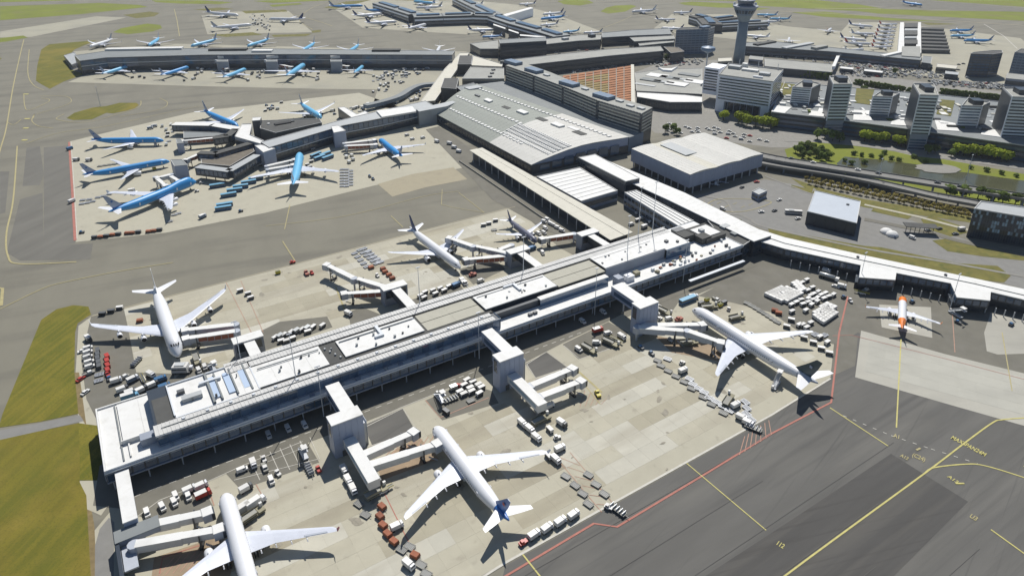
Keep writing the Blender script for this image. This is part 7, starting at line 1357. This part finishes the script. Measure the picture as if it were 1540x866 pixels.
# --- middle pier apron
row('dolly_dark', [(514.5, 254+i*4.2) for i in range(7)], '%s dark dolly from the top in the left file right of the tail-on jumbo', 'dolly files, left', 0.1); row('dolly_dark', [(521, 254+i*4.2) for i in range(7)], '%s dark dolly from the top in the middle file right of the tail-on jumbo', 'dolly files, middle', 0.1); row('dolly_dark', [(527.5, 256+i*4.2) for i in range(6)], '%s dark dolly from the top in the right file right of the tail-on jumbo', 'dolly files, right', 0.1)
row('bus_blue', [(327, 280), (344, 294), (353, 287), (362, 281.5), (374, 275), (385, 269.5), (338, 309), (336, 314)], '%s blue bus in the line leading from the tail-on jumbo to the taxiway', 'blue buses left of the tail-on jumbo', PA-.15); row('bus_blue', [(475, 234), (481, 238), (489, 233), (493, 238)], '%s blue bus in the knot right of the nose of the tail-on jumbo', 'blue buses right of the tail-on jumbo', PA+.4); put('truck_navy', (305, 326), PA+.5, 'blue grey truck right of the blue jumbo wing shadow'); put('tug_dark', (362, 317), PA, 'dark tractor below the blue buses'); row('tug_dark', [(556, 265), (561, 269)], '%s dark tractor below the bright blue jet wing', 'dark tractors below the bright blue jet', VA)
row('cart_black', [(142, 357), (160, 355), (178, 352), (208, 349), (240, 345.5)], '%s dark cart from the left on the lower apron border', 'dark carts on the lower apron border', PA-.4); row('dolly_rust', [(151, 356), (169, 353), (191, 350.5), (198.5, 350), (223, 348), (231, 347)], '%s rusty dolly from the left on the lower apron border', 'rusty dollies on the lower apron border', PA-.4)
row('dolly_dark', [(124, 300), (134, 299), (147, 296), (155, 294), (164, 291), (173, 288)], '%s dark dolly from the left in the upper row behind the blue jumbo fin', 'dark dollies, upper row', PA-.3); row('dolly_dark', [(123, 305.5), (131, 304), (139, 302)], '%s dark dolly from the left in the lower row behind the blue jumbo fin', 'dark dollies, lower row', PA-.3); row('dolly', [(150, 249), (157, 248), (164, 247), (171, 246), (178, 245)], '%s grey dolly from the left behind the middle long blue jet', 'grey dollies behind the middle blue jet', PA-.3)
put('truck_s', (108, 303), 1.2, 'dark truck straddling the red border line'); put('tug_dark', (123, 349), .3, 'green dark tractor at the lower left apron corner'); put('truck_blue', (105, 224), 1.2, 'truck on the red border line near its top'); row('truck_grey', [(115, 240.5), (134, 241)], '%s dark truck at the tail of the middle long blue jet', 'dark trucks by the middle blue jet tail', .1); put('truck_s', (198, 287), PA, 'white truck between the middle blue jet and the blue jumbo'); put('tug', (303, 275), PA, 'white tractor at the nose of the blue jumbo'); put('tug', (296, 287), PA, 'second white tractor by the nose of the blue jumbo'); put('truck_s', (234, 218), VA, 'white truck at the nose of the uppermost blue jet'); row('truck_navy', [(226, 193), (232, 190)], '%s dark blue truck above the uppermost blue jet', 'dark blue trucks above the uppermost blue jet', PA); put('yellowbox', (232, 254), PA, 'yellow unit below the middle long blue jet nose'); row('dolly_dark', [(262, 322), (268, 320), (255, 332)], '%s dark dolly right of the blue jumbo wing', 'dark dollies right of the blue jumbo wing', PA)
put('cart', (471, 225), PA, 'white cart beside the bus knot at the middle pier'); row('cart', [(462, 248), (468, 243), (466, 251)], '%s pale cart by the nose of the tail-on jumbo', 'pale carts by the tail-on jumbo', PA); row('cart_silver', [(521, 236), (529, 234), (525, 244), (531, 240)], '%s silver cart left of the bright blue jet', 'silver carts left of the bright blue jet', VA); row('van', [(612, 203), (620, 209), (636, 207)], '%s white van in front of the curved hall corner', 'white vans before the curved hall corner', PA); put('truck_s', (657, 213), VA+.3, 'white truck on the road along the curved hall'); row('truck_s', [(676, 216), (683, 222), (690, 228)], '%s white trailer along the curved hall road', 'white trailers along the curved hall road', VA+.4)
# --- landside yard
put('car_white', (1172, 300), PA, 'white car right of the kiosk'); put('car_dark', (1165, 316), PA, 'black car beside the coach'); put('car_white', (1145, 318), .2, 'white car left of the black car'); put('bus', (1193, 320), -.15, 'white coach parked left of the hangar'); put('car_white', (1200, 328), .4, 'white car just below the coach'); put('van', (1087, 314), VA, 'white van on the loop road by the corridor'); put('car_dark', (1116, 281), .7, 'dark car on the loop road under the white shed'); put('car_red', (1138, 273), .2, 'dark red car at the shed corner')
put('van', (1372, 357), VA, 'white van at the yard gate'); put('car_dark', (1437, 351), .2, 'black car left of the mosaic building'); put('car_dark', (1413, 343), .4, 'dark car by the grass island of the yard'); put('truck_s', (1446, 345), .2, 'white truck beside the mosaic building'); put('car_dark', (1396, 346), .2, 'dark car behind the yard gate')
for i, (x, y, k) in enumerate(((1190, 239, 'car_dark'), (1223, 245, 'car_white'), (1321, 261, 'car_dark'), (1410, 275.5, 'car_dark'), (1444, 281, 'car_dark'), (1290, 256, 'car_white'))):
    p = P(x, y, 7.1); o = put(k, (x, y), -.32, '%s %s car from the left on the viaduct' % (ORD[i], 'white' if 'white' in k else 'dark'), 'cars on the viaduct'); o.location = (p.x, p.y, 7.05)
t = thing('yard_gate', 'dark lattice gate canopy across the service yard road', 'gate', tuple(P(1382, 350))); b = MB()
for k in range(7): b.box(-9+k*3, 0, 0, .3, .3, 5, 0); 
b.build('post_row', M['steel_dark'], t); b = MB(); b.box(0, 0, 5, 20, 7, .4, -.15); b.build('canopy', M['roof_dark'], t)
for x, y, lab in ((1333, 350, 'pale dome shaped tent in the service yard, left one'), (1341, 354, 'pale dome shaped tent in the service yard, right one')):
    q = P(x, y); t = thing('dome_tent', lab, 'tent', (q.x, q.y, 0)); lathe([(4.2, 0), (3.9, 1.2), (2.8, 2.4), (.2, 3.1)], 14).build('canvas', M['roof_white'], t, smooth=True); b = MB(); b.box(0, -4.0, 0, 1.4, .5, 2); b.build('door_flap', M['wall_grey'], t)
# white display aircraft under the shed
o = copy_thing(PLANES[('small', 'white', True)] if ('small', 'white', True) in PLANES else list(PLANES.values())[0], tuple(P(1076, 276, .1)), 1.25); o.scale = (.55,)*3; tag(o, 'small white display aircraft in the shade of the white shed', 'aircraft')
if 'group' in o: del o['group']
# --- scattered small equipment far off and car parks
HUE = dict(car='silver', car_white='white', car_dark='dark', car_red='red', van='white', cart_black='black', dolly_dark='flat grey', cart='white topped', truck_navy='blue grey', truck_grey='grey boxy', tug_dark='low dark', cart_silver='silver', loader='khaki', truck_s='white boxy')
def scatter(kinds, poly, n, label, group, rots, seed, jit=.15):
    r = random.Random(seed); w = [W(p) for p in poly]; xs = [p[0] for p in w]; ys = [p[1] for p in w]; k = 0; tries = 0; done = []
    while k < n and tries < n*60:
        tries += 1; x, y = r.uniform(min(xs), max(xs)), r.uniform(min(ys), max(ys))
        if not inside((x, y), w) or any((x-a)**2+(y-b)**2 < 20 for a, b in done): continue
        done.append((x, y)); kd = r.choice(kinds)
        lab, grp = label, group
        if kd in HUE: lab = HUE[kd]+' '+label; grp = HUE[kd]+' '+group
        if kd not in PROTO: put(kd, (x, y), 0, lab, grp); t = PROTO[kd]
        else: t = copy_thing(PROTO[kd], (0, 0, 0), 0); tag(t, lab, t['category'], grp)
        t.location = (x, y, .12); t.rotation_euler = (0, 0, r.choice(rots)+r.uniform(-jit, jit)); k += 1
SM = ['cart_black', 'dolly_dark', 'cart', 'truck_navy', 'truck_grey', 'tug_dark', 'cart_silver']
scatter(SM, [(562, 112), (600, 106), (645, 104), (612, 122), (588, 138), (560, 143)], 46, 'service vehicle on the apron between the cream bridge and the last blue jet', 'equipment between the far and middle piers', (.6, 2.1), 1)
scatter(SM, [(590, 150), (640, 135), (628, 152), (560, 164)], 20, 'service vehicle on the apron under the curved walkway', 'equipment under the curved walkway', (.6, 2.1), 2); scatter(SM, [(500, 168), (560, 155), (550, 166), (505, 178)], 14, 'service vehicle around the T shaped roof', 'equipment round the T shaped roof', (.6,), 3)
for i, (x0, x1) in enumerate(((200, 232), (288, 322), (375, 408), (462, 500))): scatter(['dolly_dark', 'cart_black', 'cart', 'truck_grey'], [(x0, 104), (x1, 103), (x1-12, 122), (x0-14, 124)], 9, 'service vehicle in the %s gap from the left between the sky blue jets' % ORD[i], 'equipment in gap %s of the far pier' % ORD[i], (1.0, 2.4), 10+i)
scatter(['cart_black', 'dolly_dark', 'truck_grey'], [(370, 22), (396, 22), (412, 46), (385, 48)], 34, 'vehicle in the middle of the remote stand', 'equipment on the remote stand', (.3, 1.8), 20); scatter(['cart_black', 'dolly_dark', 'truck_grey', 'cart'], [(560, 18), (600, 20), (640, 30), (610, 42), (575, 40)], 30, 'vehicle between the white jets left of the forked pier', 'equipment left of the forked pier', (.3, 1.8), 21)
scatter(['cart', 'dolly_dark', 'cart_silver', 'tug_dark'], [(395, 160), (430, 150), (420, 165), (398, 172)], 9, 'service vehicle above the dark brown lounge block', 'equipment above the lounge block', (.4,), 22); scatter(['cart', 'dolly_dark', 'cart_silver', 'khaki' if False else 'loader'], [(240, 190), (265, 188), (262, 215), (246, 222)], 9, 'service vehicle at the noses of the long blue jets', 'equipment at the long blue jet noses', (.4, 2.0), 23)
scatter(['cart', 'dolly_dark', 'van', 'loader'], [(385, 245), (440, 250), (425, 262), (392, 262)], 9, 'service vehicle between the lower gallery arm and the tail-on jumbo', 'equipment left of the tail-on jumbo nose', (.4, 2.0), 24)
scatter(['van', 'cart', 'truck_s'], [(955, 320), (985, 322), (1005, 338), (960, 345), (940, 335)], 9, 'vehicle in the sunken yard beside the cream canopy', 'vehicles in the sunken yard', (.6, 2.1), 25)
def lot_stuff(poly, n, seed, rot):
    r = random.Random(seed); w = [W(p) for p in poly]; xs = [p[0] for p in w]; ys = [p[1] for p in w]; b = MB(); c, s = math.cos(rot), math.sin(rot); k = 0
    for i in range(n*30):
        x, y = r.uniform(min(xs), max(xs)), r.uniform(min(ys), max(ys)); g = round((-s*x+c*y)/5.5)*5.5; l = round((c*x+s*y)/2.7)*2.7; x, y = c*l-s*g, s*l+c*g
        if not inside((x, y), w): continue
        m = r.choice((0, 0, 1, 1, 2, 2, 0, 1)); b.box(x, y, .35, 1.8, 4.3, .6, rot, m); b.box(x, y, .95, 1.6, 2.3, .5, rot, 3, .8); b.box(x, y, 1.45, 1.3, 1.6, .05, rot, m); k += 1
        if k >= n: break
    return b.build('distant_parked_cars', [M['alu'], M['white_cart'], M['steel_dark'], M['glass']], None, 'stuff')
lot_stuff([(1265, 88), (1330, 94), (1400, 102), (1430, 118), (1300, 117), (1262, 112)], 260, 1, -.2); lot_stuff([(1395, 120), (1535, 128), (1537, 139), (1400, 129)], 130, 2, -.2); lot_stuff([(850, 102), (985, 88), (1058, 90), (1050, 99), (958, 98), (860, 112)], 120, 3, .3); lot_stuff([(1160, 90), (1250, 98), (1244, 108), (1160, 100)], 5, 4, 0); lot_stuff([(1120, 77), (1250, 93), (1250, 96), (1120, 82)], 60, 5, -.2)
CARS = ['car', 'car', 'car_white', 'car_dark', 'car_dark', 'car', 'van', 'car', 'car_white', 'car', 'car_red']
def bays(poly, n, label, group, seed, rot): scatter(CARS, poly, n, label, group, (rot,), seed, .04)
bays([(1262, 92), (1320, 97), (1382, 104), (1425, 119), (1300, 117), (1264, 111)], 120, 'car in the packed car park behind the tall second office tower', 'cars in the packed car park', 31, -.2); bays([(1400, 121), (1530, 129), (1532, 137), (1404, 128)], 60, 'car in the long car park strip before the dark office block', 'cars in the long car park strip', 32, -.2)
bays([(985, 95), (1062, 91), (1056, 98), (985, 101)], 22, 'car on the plaza behind the plaza roof', 'cars on the plaza', 33, .1); bays([(850, 104), (955, 91), (952, 97), (858, 111)], 30, 'car on the forecourt above the terracotta roof', 'cars on the terminal forecourt', 34, .3); bays([(1005, 186), (1095, 192), (1160, 214), (1095, 214), (1000, 198)], 36, 'car on the wide road before the white office slab', 'cars before the white office slab', 35, -.3); bays([(1445, 95), (1510, 120), (1440, 118), (1395, 100)], 14, 'car on the pale yard left of the dark office block', 'cars on the pale yard', 36, -.2); bays([(790, 80), (900, 74), (985, 69), (985, 72), (900, 79), (790, 86)], 22, 'car on the drop off road before the departure building', 'cars on the drop off road', 37, .25)
# ================================================================ TREES AND SHRUBS
def tree_mesh(seed, h, rad, n, trunk=True, flat=1.0):
    r = random.Random(seed); b = MB(); lobes = []
    for k in range(7): a = r.uniform(0, 6.28); q = rad*r.uniform(.25, .62); lobes.append((q*math.cos(a), q*math.sin(a), h*r.uniform(.48, .85), rad*r.uniform(.38, .6)))
    lobes.append((0, 0, h*.72, rad*.62))
    for k in range(n):
        lx, ly, lz, lr = r.choice(lobes); u = r.uniform(-.75, 1); a = r.uniform(0, 6.28); s = math.sqrt(max(0, 1-u*u)); d = Vector((s*math.cos(a), s*math.sin(a), u*flat)); c = Vector((lx, ly, lz))+d*lr*r.uniform(.7, 1.08)
        t1 = d.cross(Vector((r.uniform(-1, 1), r.uniform(-1, 1), r.uniform(-1, 1)))).normalized(); nn = (d+Vector((r.uniform(-.5, .5), r.uniform(-.5, .5), r.uniform(.1, .9)))).normalized(); t1 = (t1-nn*t1.dot(nn)).normalized(); t2 = nn.cross(t1); w = rad*r.uniform(.13, .24); l = w*r.uniform(.6, 1.2)
        b.quad(c-t1*w-t2*l*.4, c-t2*l, c+t1*w+t2*l*.3, c+t2*l)
    return b
def trunk_mesh(h, rad, seed):
    r = random.Random(seed); b = MB(); b.tube([(0, 0, 0), (.05, .05, h*.35), (0, .1, h*.7)], [rad*.09, rad*.065, rad*.03], 6)
    for k in range(4): a = k*1.57+r.random(); b.tube([(0, 0, h*.3+k*.3), (rad*.45*math.cos(a), rad*.45*math.sin(a), h*.62)], [rad*.045, rad*.015], 5)
    return b
TREES = {}
def tree(kind, px, label, group, s=1.0, seed=0, nm='tree', cat='tree'):
    key = (kind, seed % 4)
    q = P(px[0], px[1]); sc = s*(.88+.26*((seed*37) % 10)/10)
    if key not in TREES:
        mt, h, rad, n = dict(bright=('leaf', 10, 5.2, 520), dark=('leaf_dark', 9.5, 4.6, 420), olive=('leaf_olive', 4.5, 2.5, 200), bush=('leaf_dark', 3.0, 3.0, 200))[kind]
        t = bpy.data.objects.new(nm, None); COL.objects.link(t); tree_mesh(seed*7+len(kind), h, rad, n).build('crown', M[mt], t); trunk_mesh(h, rad, seed).build('trunk', M['bark'], t); TREES[key] = register(t); t.location = q; t.scale = (sc,)*3
    else: t = copy_thing(TREES[key], q, seed*1.3, scale=sc)
    tag(t, label, cat, group); return t
for i, p in enumerate(((1088, 181), (1110, 186), (1123, 190), (1136, 190), (1147, 193), (1159, 194), (1170, 190), (1178, 186), (1165, 184), (1152, 186), (1118, 182))): tree('bright', p, 'bright green round tree, %s in the clump before the white office slab' % ORD[i], 'bright trees before the white office slab', 1.05, i)
for i, p in enumerate(((1240, 208), (1252, 212), (1229, 210), (1262, 214))): tree('dark', p, 'dark green tree, %s at the foot of the second office tower' % ORD[i], 'dark trees at the second office tower', 1.0, i)
for i, p in enumerate(((1300, 213), (1308, 214), (1317, 215), (1326, 216), (1348, 220), (1355, 221))): tree('bright', p, 'green tree, %s from the left before the third office tower' % ORD[i], 'green trees before the third office tower', .95, i+1)
for i, p in enumerate(((1440, 234), (1449, 235), (1458, 236), (1467, 237), (1476, 238), (1486, 239), (1496, 241), (1506, 243), (1514, 244))): tree('bright', p, 'green tree, %s from the left in the row behind the pond' % ORD[i], 'row of green trees behind the pond', 1.0, i+2)
for i, p in enumerate(((1196, 230), (1204, 226), (1213, 224), (1222, 226), (1232, 232), (1240, 236), (1246, 240), (1203, 232), (1212, 228), (1220, 230), (1208, 238), (1228, 236), (1236, 241), (1216, 238))): tree('dark', p, 'bushy dark tree, %s on the left bank of the pond' % ORD[i], 'bushy trees on the left bank', .75, i)
for i, p in enumerate(((1423, 293), (1429, 296), (1446, 295), (1452, 297), (1470, 299), (1486, 302), (1494, 303), (1507, 307), (1526, 308))): tree('dark', p, 'dark green tree, %s from the left between the viaduct and the mosaic building' % ORD[i], 'trees between viaduct and mosaic building', .9, i)
k = 0
for j in range(2):
    for i in range(26):
        f = (i+.5*j)/26; x = 1212+f*248; y = 271+j*5+f*52; tree('olive', (x, y), 'small olive tree, %s from the left, %s line behind the hangar' % (ORD[i], ('upper', 'lower')[j]), 'double row of small olive trees', .85, k, 'olive_tree'); k += 1
SHR = [(1270, 243), (1284, 233), (1296, 235), (1310, 236), (1324, 238), (1340, 240), (1352, 242), (1300, 246), (1280, 247), (1392, 245), (1460, 254), (1484, 258), (1506, 262), (1528, 266), (1330, 232), (1374, 238)]
for i, p in enumerate(((1270, 243), (1284, 233), (1296, 235), (1310, 236), (1324, 238), (1340, 240), (1352, 242), (1300, 246), (1280, 247), (1392, 245), (1460, 254), (1484, 258), (1506, 262), (1528, 266), (1330, 232), (1374, 238))): tree('bush', p, 'low dark shrub, %s from the left on the grassy banks of the pond' % ORD[sorted(SHR).index(p)], 'shrubs round the pond', .9, i, 'shrub', 'shrub')
for i, p in enumerate(((990, 92), (1002, 91), (1012, 198), (1018, 203), (1000, 200), (1345, 112), (1200, 104), (1205, 134), (1298, 140), (1420, 164), (1350, 217), (1395, 232), (1406, 231), (1430, 236))): tree('dark', p, 'single dark green tree near the offices and plaza, %s counted from the top left' % ORD[i], 'single trees near offices and plaza', .8, i)
for i, p in enumerate(((1090, 341), (1098, 346), (1110, 338))): tree('bush', p, 'dark shrub, %s beside the white corridor at the loop road' % ORD[i], 'shrubs beside the white corridor', .9, i, 'shrub', 'shrub')
for (x, y, lab) in ((1319, 276, 'tall pale lamp mast behind the hangar beside the olive trees'), (151, 160, 'dark lamp mast on the grass island'), (1453, 270, 'thin white lamp mast by the pond')):
    q = P(x, y); mast((q.x, q.y), 0, 20, lab, .3)
